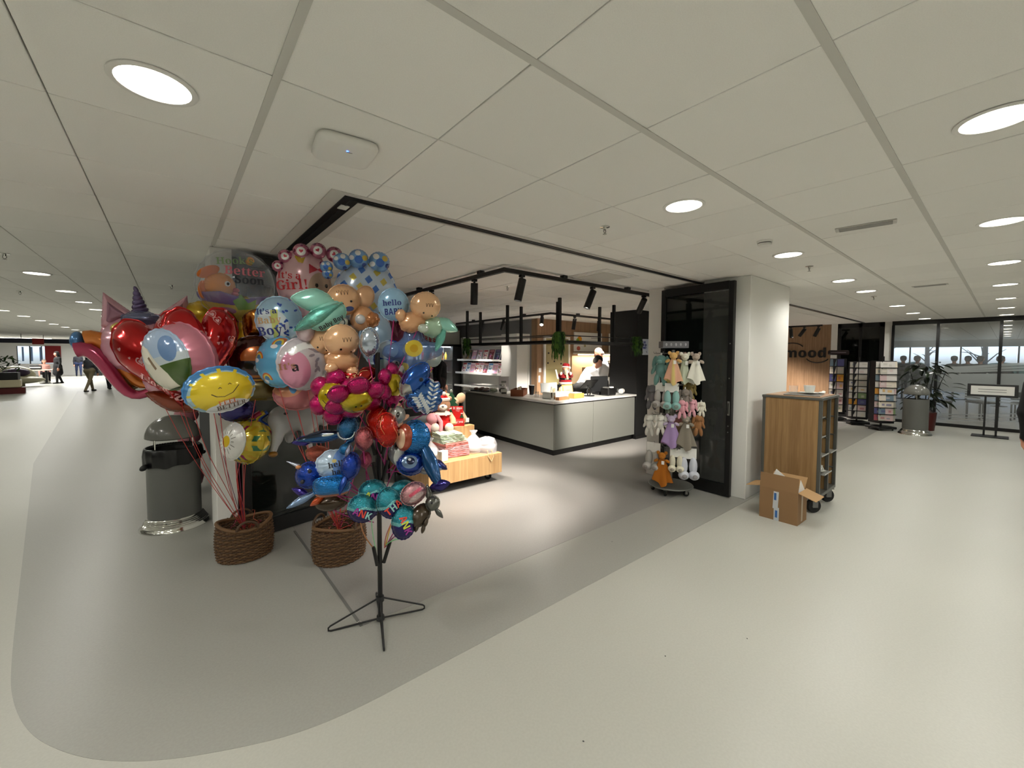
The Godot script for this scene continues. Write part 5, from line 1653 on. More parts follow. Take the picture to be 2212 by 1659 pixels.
	part(t, "spot", lumps([[Vector3(0.0, 0.0, 0.075), Vector3(0.02, 0.025, 0.006)]]), paint(Color(0.12, 0.3, 0.6)))
	part(t, "eye", lumps([[Vector3(-0.02, 0.165, 0.1), Vector3(0.009, 0.012, 0.006)]]), ink)
	part(t, "hoof", lumps([[Vector3(0.03, -0.1, 0.07), Vector3(0.035, 0.02, 0.01), Vector3(0, 0, 40)]]), ink)
	ribbon(t, Vector3(0, -0.15, 0), BASKET_A, rb)
	var gold := foil_mat(Color(0.62, 0.36, 0.08), 0.95, 0.18)
	t = bal("gold_balloon", "shiny gold number shaped balloon left of the baby boy balloon", Vector3(0.448, 1.837, -3.413), Vector3(4, -7, 0))
	foil(t, "body", "pillow", Vector3(0.17, 0.26, 0.13), gold, Vector3(0.03, 0, 0))
	var arch := []
	for k in 9:
		arch.append(Vector3(-0.11 - 0.04 * cos(PI * k / 8.0 - PI / 2), 0.03 - 0.1 * (k / 8.0 - 0.5) + 0.05 * sin(PI * k / 8.0), 0.02))
	part(t, "arch", mb().tube(arch, 0.034, 10).done(), gold)
	ribbon(t, Vector3(0, -0.14, 0), BASKET_A, rb)
	# brown racer
	t = bal("racer_balloon", "dark brown balloon with orange driver print behind the rainbow balloon", Vector3(0.446, 1.567, -3.334), Vector3(-1, -8, 0))
	foil(t, "skin", "disc", Vector3(0.31, 0.33, 0.16), foil_mat(Color.WHITE, 0.5, 0.22, [["bg", Color(0.24, 0.07, 0.05)], ["e", 0.55, 0.45, 0.3, 0.22, Color(0.65, 0.34, 0.12)], ["r", 0.2, 0.52, 0.75, 0.16, Color(0.05, 0.06, 0.09)], ["c", 0.55, 0.66, 0.13, Color(0.07, 0.07, 0.09)], ["c", 0.55, 0.66, 0.07, Color(0.5, 0.5, 0.52)], ["r", 0.15, 0.8, 0.75, 0.05, Color(0.6, 0.35, 0.1)], ["r", 0.2, 0.88, 0.6, 0.04, Color(0.75, 0.55, 0.15)]]))
	foil(t, "lower_skin", "pillow", Vector3(0.26, 0.16, 0.12), foil_mat(Color(0.34, 0.28, 0.08), 0.5, 0.25), Vector3(0.03, -0.2, -0.02))
	ribbon(t, Vector3(0, -0.27, 0), BASKET_A, rb)
	# baby boy round
	t = bal("round_balloon", "pale blue round balloon reading It's a Baby Boy", Vector3(0.549, 1.832, -3.042), Vector3(8, -16, 0))
	s = Vector3(0.262, 0.292, 0.14)
	var ops := [["bg", Color(0.62, 0.76, 0.86)], ["e", 0.38, 0.62, 0.34, 0.34, Color(0.85, 0.9, 0.93)], ["p", [Vector2(0.35, 0.3), Vector2(0.5, 0.25), Vector2(0.5, 0.8), Vector2(0.4, 0.9)], Color(0.78, 0.8, 0.45)]]
	for k in 16:
		ops.append(["e", rng.randf_range(0.45, 0.95), rng.randf_range(0.05, 0.8), 0.035, 0.022, Color(0.2, 0.33, 0.68), rng.randf() * 180.0])
	foil(t, "skin", "disc", s, foil_mat(Color.WHITE, 0.25, 0.18, ops))
	print_text(t, "disc", s, "It's a", 0.05, Vector2(-0.065, 0.055), 8, navy)
	print_text(t, "disc", s, "Baby", 0.055, Vector2(-0.05, 0.0), 8, paint(Color(0.75, 0.6, 0.4)))
	print_text(t, "disc", s, "Boy!", 0.08, Vector2(-0.035, -0.065), 10, navy)
	ribbon(t, Vector3(0, -0.14, 0), BASKET_B, rb)
	# sky blue with rainbows
	ops = [["bg", Color(0.38, 0.68, 0.84)]]
	for q in [[0.24, 0.42], [0.62, 0.16], [0.4, 0.82], [0.8, 0.55]]:
		for k in 3:
			ops.append(["c", q[0], q[1], 0.12 - 0.03 * k, [Color(0.75, 0.4, 0.2), Color(0.85, 0.75, 0.25), Color(0.3, 0.5, 0.65)][k]])
		ops.append(["r", q[0] - 0.13, q[1] + 0.02, 0.26, 0.11, Color(0.38, 0.68, 0.84)])
		ops.append(["e", q[0] - 0.06, q[1] + 0.05, 0.07, 0.04, white])
	t = bal("round_balloon", "sky blue round balloon printed with little rainbows behind the pink one", Vector3(0.536, 1.558, -3.012), Vector3(-1, -48, 0))
	foil(t, "skin", "disc", Vector3(0.31, 0.32, 0.17), foil_mat(Color.WHITE, 0.25, 0.2, ops))
	ribbon(t, Vector3(0, -0.16, 0), BASKET_B, rb)
	# pink it's a
	t = bal("round_balloon", "silver and pink balloon with the letter a on a pink patch", Vector3(0.606, 1.551, -2.68), Vector3(-1, 1, 8))
	s = Vector3(0.275, 0.305, 0.16)
	ops = [["bg", Color(0.8, 0.78, 0.8)], ["e", 0.3, 0.58, 0.26, 0.34, Color(0.83, 0.56, 0.66)], ["e", 0.72, 0.22, 0.2, 0.08, Color(0.62, 0.56, 0.58), 20.0]]
	for k in 12:
		ops.append(["c", 0.28 + 0.05 * k, 0.2 - 0.09 * sin(k * 0.26) + 0.06, 0.06, white])
	for k in 10:
		ops.append(["e", rng.randf_range(0.6, 0.95), rng.randf_range(0.3, 0.8), 0.06, 0.025, Color(0.6, 0.57, 0.62), rng.randf() * 180.0])
	foil(t, "skin", "disc", s, foil_mat(Color.WHITE, 0.4, 0.2, ops))
	print_text(t, "disc", s, "It's", 0.05, Vector2(-0.1, 0.0), 0, paint(Color(0.6, 0.42, 0.3)))
	print_text(t, "disc", s, "a", 0.07, Vector2(-0.062, -0.01), 0, ink, "Droid Sans")
	ribbon(t, Vector3(0, -0.15, 0), BASKET_B, rb)
	t = bal("round_balloon", "peach and pink balloon hanging under the pink patch balloon", Vector3(0.656, 1.342, -3.082), Vector3(-5, -12, 0))
	foil(t, "skin", "disc", Vector3(0.28, 0.22, 0.16), foil_mat(Color.WHITE, 0.35, 0.25, [["bg", Color(0.72, 0.42, 0.44)], ["e", 0.3, 0.2, 0.35, 0.4, Color(0.8, 0.55, 0.42)], ["e", 0.42, 0.25, 0.09, 0.25, Color(0.3, 0.55, 0.75)]]))
	ribbon(t, Vector3(0, -0.1, 0), BASKET_B, rb)
	# girl
	var gp := [["bg", Color(0.78, 0.55, 0.6)], ["e", 0.5, 0.45, 0.46, 0.4, Color(0.84, 0.68, 0.71)], ["e", 0.78, 0.5, 0.2, 0.2, Color(0.72, 0.6, 0.52)], ["c", 0.72, 0.46, 0.025, Color(0.1, 0.08, 0.08)], ["c", 0.88, 0.46, 0.025, Color(0.1, 0.08, 0.08)], ["e", 0.8, 0.56, 0.07, 0.03, Color(0.5, 0.5, 0.72)], ["p", [Vector2(0.6, 0.2), Vector2(0.74, 0.26), Vector2(0.88, 0.2), Vector2(0.88, 0.32), Vector2(0.74, 0.27), Vector2(0.6, 0.32)], Color(0.7, 0.1, 0.2)], ["p", [Vector2(0.42, 0.06), Vector2(0.47, 0.14), Vector2(0.54, 0.12), Vector2(0.5, 0.2), Vector2(0.42, 0.19), Vector2(0.36, 0.13)], Color(0.75, 0.6, 0.15)]]
	t = bal("baby_girl_balloon", "pink balloon with ball crown reading It's a Girl", Vector3(0.713, 2.06, -3.076), Vector3(8, -17, 0))
	s = Vector3(0.34, 0.5, 0.2)
	foil(t, "skin", "egg", s, foil_mat(Color.WHITE, 0.3, 0.2, gp))
	print_text(t, "egg", s, "It's a", 0.06, Vector2(-0.085, 0.075), 0, redink)
	print_text(t, "egg", s, "Girl!", 0.085, Vector2(-0.07, 0.015), 6, redink)
	var dots := [["bg", Color(0.72, 0.42, 0.52)], ["c", 0.5, 0.5, 0.26, white], ["c", 0.1, 0.5, 0.1, Color(0.5, 0.08, 0.25)], ["c", 0.9, 0.4, 0.1, Color(0.5, 0.08, 0.25)], ["c", 0.5, 0.08, 0.1, Color(0.45, 0.1, 0.35)], ["h", 0.5, 0.5, 0.12, Color(0.75, 0.2, 0.3)]]
	var dm := foil_mat(Color.WHITE, 0.35, 0.18, dots)
	for q in [[-0.15, 0.13, 0.07], [-0.105, 0.195, 0.085], [-0.01, 0.235, 0.1], [0.09, 0.25, 0.1], [0.19, 0.235, 0.1], [0.12, 0.15, 0.07]]:
		foil(t, "crown_ball", "disc", Vector3(q[2], q[2], q[2] * 0.85), dm, Vector3(q[0], q[1], 0.03), Vector3(0, 0, q[0] * 300.0))
	ribbon(t, Vector3(0, -0.25, 0), BASKET_B, rb)
	# blue check boy
	ops = [["bg", Color(0.72, 0.78, 0.86)]]
	for i in 9:
		for j in 9:
			if (i + j) % 2 == 0:
				ops.append(["p", [Vector2(i, j + 0.5) / 9.0, Vector2(i + 0.5, j) / 9.0, Vector2(i + 1.0, j + 0.5) / 9.0, Vector2(i + 0.5, j + 1.0) / 9.0], Color(0.2, 0.4, 0.72) if (i * 3 + j) % 4 else Color(0.75, 0.68, 0.3)])
	var chk := foil_mat(Color.WHITE, 0.3, 0.2, ops)
	t = bal("baby_boy_balloon", "blue and white checked balloon with ball crown behind the teddy baby", Vector3(1.003, 1.993, -2.728), Vector3(8, -16, -6))
	foil(t, "skin", "egg", Vector3(0.4, 0.46, 0.2), chk)
	ops = [["bg", Color(0.45, 0.62, 0.82)], ["c", 0.5, 0.55, 0.2, Color(0.15, 0.38, 0.72)], ["c", 0.35, 0.25, 0.14, white], ["c", 0.75, 0.35, 0.14, Color(0.8, 0.7, 0.3)], ["c", 0.15, 0.6, 0.12, white], ["c", 0.85, 0.7, 0.12, Color(0.2, 0.3, 0.6)]]
	var bm := foil_mat(Color.WHITE, 0.35, 0.16, ops)
	for q in [[-0.165, 0.19, 0.1], [-0.07, 0.225, 0.115], [0.055, 0.23, 0.125], [-0.25, 0.14, 0.07], [-0.24, 0.1, 0.06]]:
		foil(t, "crown_ball", "disc", Vector3(q[2], q[2], q[2] * 0.9), bm, Vector3(q[0], q[1], 0.05), Vector3(0, 0, q[0] * 200.0))
	ribbon(t, Vector3(0, -0.23, 0), BASKET_B, rb)
	# light blue rim balloon and magenta hearts behind
	t = bal("round_balloon", "pale blue foil balloon seen edge on behind the silver foot", Vector3(1.04, 1.717, -2.656), Vector3(2, 34, -12))
	foil(t, "skin", "disc", Vector3(0.3, 0.34, 0.16), foil_mat(Color(0.62, 0.74, 0.86), 0.4, 0.2))
	ribbon(t, Vector3(0, -0.16, 0), BASKET_B, rb)
	var mag := mat(Color(0.42, 0.03, 0.2, 0.75), 0.15, 0.2)
	mag.transparency = BaseMaterial3D.TRANSPARENCY_ALPHA
	t = bal("heart_balloon", "see-through dark magenta heart balloon behind the Hello Baby balloon", Vector3(1.288, 1.716, -2.905), Vector3(2, -14, 0))
	foil(t, "skin", "heart", Vector3(0.42, 0.42, 0.16), mag)
	ribbon(t, Vector3(0, -0.2, 0), BASKET_B, pinkrb)
	# teddy baby
	t = bal("baby_balloon", "tan baby shaped balloon with blue cheeks above the twin baby heads", Vector3(0.817, 1.939, -2.593), Vector3(7, -11, 6))
	var face := [["bg", Color(0.87, 0.68, 0.51)], ["c", 0.42, 0.62, 0.035, Color(0.08, 0.06, 0.05)], ["c", 0.68, 0.55, 0.035, Color(0.08, 0.06, 0.05)], ["e", 0.62, 0.78, 0.13, 0.08, Color(0.35, 0.42, 0.68)], ["e", 0.25, 0.72, 0.07, 0.05, Color(0.85, 0.5, 0.42)]]
	for k in 4:
		face.append(["l", [Vector2(0.3 + 0.09 * k, 0.22), Vector2(0.33 + 0.09 * k, 0.34), Vector2(0.36 + 0.09 * k, 0.2)], 0.012, Color(0.25, 0.15, 0.08)])
	foil(t, "head", "disc", Vector3(0.185, 0.18, 0.13), foil_mat(Color.WHITE, 0.35, 0.22, face))
	foil(t, "ear", "egg", Vector3(0.12, 0.16, 0.08), tan, Vector3(0.125, 0.005, -0.04), Vector3(0, 0, -30))
	foil(t, "body", "egg", Vector3(0.15, 0.17, 0.12), tan2, Vector3(0.1, -0.13, -0.01))
	foil(t, "hand", "cloud", Vector3(0.09, 0.1, 0.07), foil_mat(Color(0.72, 0.46, 0.26), 0.5, 0.22), Vector3(0.15, -0.13, 0.03), Vector3(0, 0, -25))
	foil(t, "bib", "disc", Vector3(0.06, 0.06, 0.05), foil_mat(Color(0.85, 0.85, 0.85), 0.2, 0.3), Vector3(0.08, -0.12, 0.04))
	ribbon(t, Vector3(0.1, -0.2, 0), BASKET_B, rb)
	# mint booties
	var mint := holo(Color(0.45, 0.75, 0.70))
	var mint2 := foil_mat(Color(0.58, 0.82, 0.76), 0.35, 0.25)
	t = bal("bootie_balloon", "mint green bootie shaped balloon lettered Baby Boy", Vector3(0.676, 1.862, -2.601), Vector3(6, -15, 0))
	foil(t, "upper_lobe", "fish", Vector3(0.24, 0.2, 0.12), mint2, Vector3(-0.02, 0.06, 0.0), Vector3(0, 0, -4))
	foil(t, "lower_lobe", "disc", Vector3(0.22, 0.15, 0.1), mint2, Vector3(0.045, -0.025, 0.03), Vector3(0, 0, 32))
	foil(t, "teal_band", "fish", Vector3(0.3, 0.13, 0.1), mint, Vector3(0.0, -0.03, 0.045), Vector3(0, 0, 34))
	foil(t, "pearl_sole", "disc", Vector3(0.1, 0.12, 0.09), foil_mat(Color(0.78, 0.7, 0.72), 0.5, 0.2), Vector3(-0.07, -0.12, 0.0))
	var txt := Node3D.new()
	txt.name = "print"
	txt.transform = T(Vector3(0.055, -0.045, 0.06), Vector3(0, 0, 32))
	t.add_child(txt)
	print_text(txt, "disc", Vector3(0.22, 0.15, 0.08), "Baby Boy", 0.034, Vector2(0.0, -0.02), 0, ink, "Droid Sans")
	foil(t, "wheel", "disc", Vector3(0.075, 0.075, 0.05), foil_mat(Color.WHITE, 0.4, 0.2, [["bg", Color(0.75, 0.78, 0.74)], ["c", 0.5, 0.5, 0.3, Color(0.25, 0.28, 0.3)], ["c", 0.5, 0.5, 0.22, Color(0.7, 0.74, 0.72)]]), Vector3(0.12, -0.06, 0.02))
	ribbon(t, Vector3(0, -0.17, 0), BASKET_B, rb)
	# hello baby
	t = bal("round_balloon", "pale blue round balloon reading hello BABY beside the sleeping baby", Vector3(1.008, 1.899, -2.302), Vector3(7, -28, 0))
	s = Vector3(0.168, 0.182, 0.1)
	ops = [["bg", Color(0.58, 0.74, 0.86)]]
	foil(t, "skin", "disc", s, foil_mat(Color.WHITE, 0.3, 0.18, ops))
	print_text(t, "disc", s, "hello", 0.042, Vector2(-0.005, 0.01), 4, navy)
	print_text(t, "disc", s, "BABY", 0.05, Vector2(0.0, -0.04), 4, navy, "Droid Sans", 0.8)
	ribbon(t, Vector3(0, -0.09, 0), pole(1.32, 0.5), pinkrb, 0.003, 0.0)
	# sleeping baby right
	face = [["bg", Color(0.88, 0.70, 0.53)], ["c", 0.42, 0.75, 0.03, Color(0.08, 0.06, 0.05)], ["c", 0.7, 0.85, 0.025, Color(0.08, 0.06, 0.05)]]
	for k in 3:
		face.append(["l", [Vector2(0.5 + 0.09 * k, 0.42), Vector2(0.52 + 0.09 * k, 0.54), Vector2(0.56 + 0.09 * k, 0.42)], 0.012, Color(0.25, 0.15, 0.08)])
	var babyface := foil_mat(Color.WHITE, 0.3, 0.22, face)
	t = bal("baby_balloon", "sleeping baby balloon with mint nappy beside the hello BABY balloon", Vector3(1.152, 1.875, -2.207), Vector3(6, -24, 0))
	foil(t, "head", "disc", Vector3(0.165, 0.155, 0.12), babyface, Vector3(0.01, 0.02, 0.02))
	foil(t, "body", "cloud", Vector3(0.16, 0.12, 0.1), tan2, Vector3(-0.06, -0.075, 0), Vector3(0, 0, 20))
	foil(t, "hand", "cloud", Vector3(0.06, 0.07, 0.05), tan, Vector3(-0.13, -0.04, 0.02))
	foil(t, "nappy", "cloud", Vector3(0.13, 0.13, 0.1), foil_mat(Color(0.66, 0.78, 0.68), 0.35, 0.25), Vector3(0.05, -0.1, -0.01), Vector3(0, 0, -20))
	foil(t, "pacifier", "disc", Vector3(0.06, 0.05, 0.05), foil_mat(Color(0.75, 0.8, 0.74), 0.3, 0.2), Vector3(-0.005, -0.11, 0.06))
	foil(t, "foot", "fish", Vector3(0.16, 0.12, 0.08), mint2, Vector3(0.13, -0.09, -0.02), Vector3(0, 0, -25))
	foil(t, "fringe", "fish", Vector3(0.05, 0.16, 0.02), mint, Vector3(0.1, -0.17, 0), Vector3(0, 0, -20))
	ribbon(t, Vector3(-0.04, -0.13, 0), pole(1.32, 1.2), pinkrb, 0.003, 0.0)
	# twins
	t = bal("baby_balloon", "tan baby head balloon behind its twin above the flower balloons", Vector3(0.701, 1.698, -2.649), Vector3(2, -23, 0))
	foil(t, "head", "disc", Vector3(0.15, 0.18, 0.12), babyface)
	foil(t, "body", "egg", Vector3(0.12, 0.14, 0.1), tan2, Vector3(0.05, -0.12, -0.03))
	ribbon(t, Vector3(0.03, -0.15, 0), BASKET_B, rb)
	t = bal("baby_balloon", "tan baby balloon with crinkled body in front of its twin", Vector3(0.757, 1.686, -2.446), Vector3(2, -11, -6))
	foil(t, "head", "disc", Vector3(0.185, 0.18, 0.14), babyface, Vector3.ZERO, Vector3(0, 0, 12))
	foil(t, "body", "cloud", Vector3(0.17, 0.14, 0.11), tan2, Vector3(0.02, -0.12, -0.01))
	foil(t, "foot", "cloud", Vector3(0.07, 0.06, 0.06), tan, Vector3(-0.04, -0.16, 0.03))
	foil(t, "foot", "cloud", Vector3(0.07, 0.06, 0.06), tan, Vector3(0.07, -0.17, 0.02))
	ribbon(t, Vector3(0.02, -0.17, 0), pole(1.3, 3.0), pinkrb, 0.003, 0.0)
	# silver foot
	t = bal("foot_balloon", "silvery baby foot balloon beside the tan twins", Vector3(0.887, 1.671, -2.364), Vector3(2, -31, -4))
	foil(t, "skin", "egg", Vector3(0.115, 0.18, 0.1), foil_mat(Color(0.74, 0.79, 0.85), 0.8, 0.2), Vector3.ZERO, Vector3.ZERO, 2.0)
	ribbon(t, Vector3(0, -0.09, 0), pole(1.32, 2.0), pinkrb, 0.003, 0.0)
	# star
	var starm := mat(Color.WHITE, 0.08, 0.1)
	starm.albedo_texture = canvas([["bg", Color(0.36, 0.48, 0.68, 0.62)], ["c", 0.5, 0.45, 0.15, Color(0.82, 0.72, 0.2, 0.95)], ["c", 0.25, 0.72, 0.08, Color(0.7, 0.65, 0.3, 0.8)], ["c", 0.5, 0.45, 0.07, Color(0.75, 0.6, 0.12, 1.0)]])
	starm.transparency = BaseMaterial3D.TRANSPARENCY_ALPHA
	t = bal("star_balloon", "see-through blue star balloon with yellow flower centre", Vector3(1.127, 1.63, -2.292), Vector3(1, -18, 18))
	foil(t, "skin", "star4", Vector3(0.33, 0.31, 0.12), starm, Vector3.ZERO, Vector3.ZERO, 1.5)
	ribbon(t, Vector3(-0.02, -0.12, 0), pole(1.2, 0.4), pinkrb, 0.003, 0.0)
	var pearl := mat(Color(0.75, 0.82, 0.8, 0.45), 0.1)
	pearl.transparency = BaseMaterial3D.TRANSPARENCY_ALPHA
	t = bal("round_balloon", "see-through pearly round balloon half behind the blue star", Vector3(1.285, 1.603, -2.341), Vector3(0, -9, 0))
	foil(t, "skin", "disc", Vector3(0.12, 0.14, 0.09), pearl)
	ribbon(t, Vector3(0, -0.08, 0), pole(1.2, 0.8), pinkrb, 0.003, 0.0)
	t = bal("baby_balloon", "royal blue balloon with white BABY patch beside the black pole", Vector3(1.035, 1.582, -2.418), Vector3(0, -13, 0))
	s = Vector3(0.19, 0.22, 0.12)
	foil(t, "skin", "disc", s, foil_mat(Color.WHITE, 0.4, 0.2, [["bg", Color(0.06, 0.25, 0.62)], ["e", 0.35, 0.25, 0.35, 0.25, Color(0.72, 0.8, 0.88)], ["e", 0.72, 0.75, 0.3, 0.25, Color(0.85, 0.86, 0.88)], ["e", 0.25, 0.8, 0.25, 0.3, Color(0.6, 0.78, 0.8)]]))
	print_text(t, "disc", s, "BABY", 0.04, Vector2(0.04, -0.03), 10, ink, "Droid Sans")
	ribbon(t, Vector3(0, -0.11, 0), pole(1.2, 1.8), pinkrb, 0.003, 0.0)

	# --- stick balloons on the stand ---
	flower("magenta petal flower balloon with yellow face turned aside", Vector3(0.704, 1.369, -2.42), Vector3(-5, -46, 5), 0.13, 1.1)
	flower("magenta petal flower balloon with yellow smiling face tipped forward", Vector3(0.769, 1.37, -2.262), Vector3(47, -1, 12), 0.135, 1.1)
	flower("magenta petal flower balloon turned away on the far side of the pole", Vector3(0.99, 1.429, -2.29), Vector3(-4, 35, 0), 0.11, 1.1)
	t = bal("heart_balloon", "small red heart balloon with gold I Love You script behind the flowers", Vector3(0.843, 1.456, -2.413), Vector3(-3, -23, 6))
	s = Vector3(0.2, 0.15, 0.09)
	foil(t, "skin", "heart", s, foil_mat(Color(0.62, 0.05, 0.04), 0.85, 0.2))
	print_text(t, "heart", s, "I L", 0.055, Vector2(-0.03, 0.015), 6, paint(Color(0.9, 0.75, 0.55), 0.3, 0.5))
	var loop := []
	for k in 25:
		var h2 := heart_pt(TAU * k / 24) * Vector2(0.075, 0.055)
		loop.append(Vector3(h2.x, h2.y + 0.005, 0.043 * foil_z(minf(Vector2(h2.x / 0.1, h2.y / 0.075).length(), 0.9)) + 0.004))
	part(t, "gold_line", mb().tube(loop, 0.0016, 4).done(), paint(Color(0.9, 0.75, 0.55), 0.3, 0.5))
	stick(t, Vector3(0, -0.07, 0), 1.1, 2.2)
	# dolphins and whales
	var blue := Color(0.05, 0.3, 0.62)
	t = bal("dolphin_balloon", "blue dolphin balloon with grey belly above the silver leaf balloon", Vector3(1.059, 1.46, -2.156), Vector3(-3, -26, -38))
	foil(t, "body", "egg", Vector3(0.13, 0.24, 0.11), foil_mat(Color.WHITE, 0.7, 0.2, [["bg", blue], ["p", [Vector2(0, 0.72), Vector2(0.5, 0.62), Vector2(1.0, 0.8), Vector2(1.0, 1.0), Vector2(0, 1.0)], Color(0.7, 0.7, 0.68)], ["p", [Vector2(0, 0.4), Vector2(0.25, 0.5), Vector2(0.3, 0.7), Vector2(0, 0.72)], Color(0.14, 0.14, 0.45)]]))
	part(t, "eye", lumps([[Vector3(0.03, 0.03, 0.05), Vector3(0.012, 0.012, 0.006)]]), ink)
	stick(t, Vector3(0, -0.12, 0), 1.1, 0.4)
	ops = [["bg", Color(0.16, 0.36, 0.62)]]
	for st in [[Vector2(0.3, 1.0), Vector2(0.32, 0.45), 0.22], [Vector2(0.35, 0.95), Vector2(0.95, 0.2), 0.2]]:
		for k in 9:
			var p: Vector2 = st[0].lerp(st[1], k / 8.0)
			for sg in [-1.0, 1.0]:
				var dv: Vector2 = (st[1] - st[0]).normalized().rotated(sg * 0.9)
				ops.append(["e", p.x + dv.x * 0.09, p.y + dv.y * 0.09, 0.085, 0.03, Color(0.84, 0.86, 0.88), rad_to_deg(dv.angle())])
	t = bal("leaf_balloon", "silver and blue leaf patterned pillow balloon over the teddy bear", Vector3(1.117, 1.369, -2.129), Vector3(-5, -22, 28))
	foil(t, "skin", "leafy", Vector3(0.21, 0.19, 0.09), foil_mat(Color.WHITE, 0.75, 0.2, ops), Vector3.ZERO, Vector3.ZERO, 2.0)
	foil(t, "back_skin", "leafy", Vector3(0.22, 0.2, 0.06), foil_mat(Color(0.5, 0.03, 0.35), 0.8, 0.2), Vector3(0, 0, -0.035))
	stick(t, Vector3(-0.04, -0.09, -0.03), 1.1, 0.9)
	# red holographic rounds
	var redholo := holo(Color(0.72, 0.09, 0.03))
	for q in [[Vector3(0.902, 1.22, -2.298), Vector3(-9, -46, 0), Vector3(0.125, 0.18, 0.1), "red glitter foil balloon with gold piping, rear one of two by the pole"], [Vector3(0.888, 1.202, -2.127), Vector3(-10, -5, 0), Vector3(0.12, 0.18, 0.1), "red glitter foil balloon with gold piping, front one of two by the pole"]]:
		t = bal("round_balloon", q[3], q[0], q[1])
		foil(t, "skin", "disc", q[2], redholo)
		for sx in [-0.035, 0.03]:
			var pl := []
			for k in 9:
				var yy := -0.075 + 0.15 * k / 8.0
				pl.append(Vector3(sx + 0.012 * sin(k * 0.9), yy, 0.05 * foil_z(minf(Vector2(sx / 0.06, yy / 0.09).length(), 0.95)) + 0.003))
			part(t, "piping", mb().tube(pl, 0.0016, 4).done(), paint(Color(0.85, 0.6, 0.4), 0.3, 0.6))
		stick(t, Vector3(0, -0.09, 0), 0.95, 0.3)
	t = bal("panda_balloon", "small white panda balloon with black eye patch behind the red balloons", Vector3(0.993, 1.262, -2.225), Vector3(-8, -14, 0))
	foil(t, "head", "disc", Vector3(0.085, 0.1, 0.07), foil_mat(Color.WHITE, 0.3, 0.25, [["bg", Color(0.72, 0.72, 0.7)], ["e", 0.45, 0.5, 0.1, 0.16, Color(0.05, 0.05, 0.05), 15.0], ["c", 0.45, 0.48, 0.03, white]]))
	part(t, "ear", lumps([[Vector3(-0.02, 0.05, 0), Vector3(0.016, 0.016, 0.01)]]), M.black)
	stick(t, Vector3(0, -0.05, 0), 0.95, 0.6)
	# blue hooded baby and dolphin on the right
	var bholo := holo(Color(0.1, 0.42, 0.68))
	t = bal("baby_balloon", "blue glitter balloon with baby face in a hood beside the red balloons", Vector3(1.018, 1.148, -2.095), Vector3(-11, -64, 4))
	foil(t, "hood", "disc", Vector3(0.2, 0.19, 0.14), bholo, Vector3(0.0, 0, -0.02))
	foil(t, "face", "disc", Vector3(0.11, 0.14, 0.06), foil_mat(Color.WHITE, 0.3, 0.25, [["bg", Color(0.6, 0.24, 0.14)], ["e", 0.45, 0.55, 0.3, 0.36, Color(0.85, 0.72, 0.6)], ["e", 0.4, 0.4, 0.04, 0.06, Color(0.1, 0.08, 0.08)]]), Vector3(-0.02, 0.0, 0.045))
	foil(t, "tail", "fish", Vector3(0.09, 0.3, 0.06), foil_mat(Color(0.08, 0.3, 0.5), 0.6, 0.22), Vector3(0.11, -0.14, -0.03), Vector3(0, 0, 28))
	foil(t, "fluke", "fish", Vector3(0.13, 0.09, 0.04), foil_mat(Color(0.12, 0.08, 0.42), 0.7, 0.2), Vector3(0.175, -0.25, -0.03), Vector3(0, 0, 15))
	stick(t, Vector3(-0.02, -0.1, 0), 0.9, 0.2)
	t = bal("dolphin_balloon", "deep blue dolphin balloon with curled body at the display side of the stand", Vector3(1.053, 0.995, -2.083), Vector3(-15, -19, 0))
	foil(t, "body", "disc", Vector3(0.15, 0.13, 0.1), foil_mat(Color.WHITE, 0.6, 0.2, [["bg", Color(0.04, 0.2, 0.55)], ["c", 0.42, 0.45, 0.26, Color(0.45, 0.55, 0.68)], ["c", 0.45, 0.42, 0.14, Color(0.05, 0.1, 0.25)], ["c", 0.42, 0.36, 0.05, white]]), Vector3(-0.045, 0.01, 0.02))
	foil(t, "tail", "fish", Vector3(0.22, 0.14, 0.07), foil_mat(Color.WHITE, 0.6, 0.2, [["bg", Color(0.06, 0.28, 0.6)], ["r", 0.0, 0.62, 1.0, 0.4, Color(0.68, 0.7, 0.72)]]), Vector3(0.04, -0.01, 0), Vector3(0, 0, -8))
	foil(t, "snout", "fish", Vector3(0.11, 0.07, 0.05), foil_mat(Color(0.05, 0.1, 0.4), 0.7, 0.2), Vector3(0.11, -0.01, 0.0), Vector3(0, 0, -35))
	part(t, "eye", lumps([[Vector3(0.075, 0.0, 0.033), Vector3(0.009, 0.009, 0.005)]]), ink)
	stick(t, Vector3(-0.04, -0.05, 0), 0.9, 0.0)
	t = bal("penguin_balloon", "grey and white penguin balloon in front of the pole", Vector3(0.952, 1.064, -2.144), Vector3(-13, -18, -6))
	foil(t, "body", "egg", Vector3(0.095, 0.15, 0.08), foil_mat(Color.WHITE, 0.4, 0.25, [["bg", Color(0.4, 0.4, 0.42)], ["e", 0.6, 0.65, 0.3, 0.3, Color(0.75, 0.76, 0.75)], ["e", 0.4, 0.3, 0.07, 0.1, Color(0.05, 0.05, 0.06)], ["e", 0.75, 0.3, 0.07, 0.1, Color(0.05, 0.05, 0.06)]]))
	stick(t, Vector3(0, -0.07, 0), 0.75, 0.6)
	# left dolphin
	t = bal("dolphin_balloon", "metallic blue dolphin balloon with long tail stretching over the basket", Vector3(0.737, 1.171, -2.432), Vector3(-10, -27, 0))
	foil(t, "head", "egg", Vector3(0.12, 0.15, 0.1), holo(Color(0.16, 0.42, 0.62)), Vector3(0.045, 0.01, 0.02), Vector3(0, 0, -12))
	var crest := []
	for k in 9:
		crest.append(Vector3(0.045 + 0.045 * cos(PI + PI * k / 8.0), -0.01 + 0.04 * sin(PI + PI * k / 8.0), 0.07))
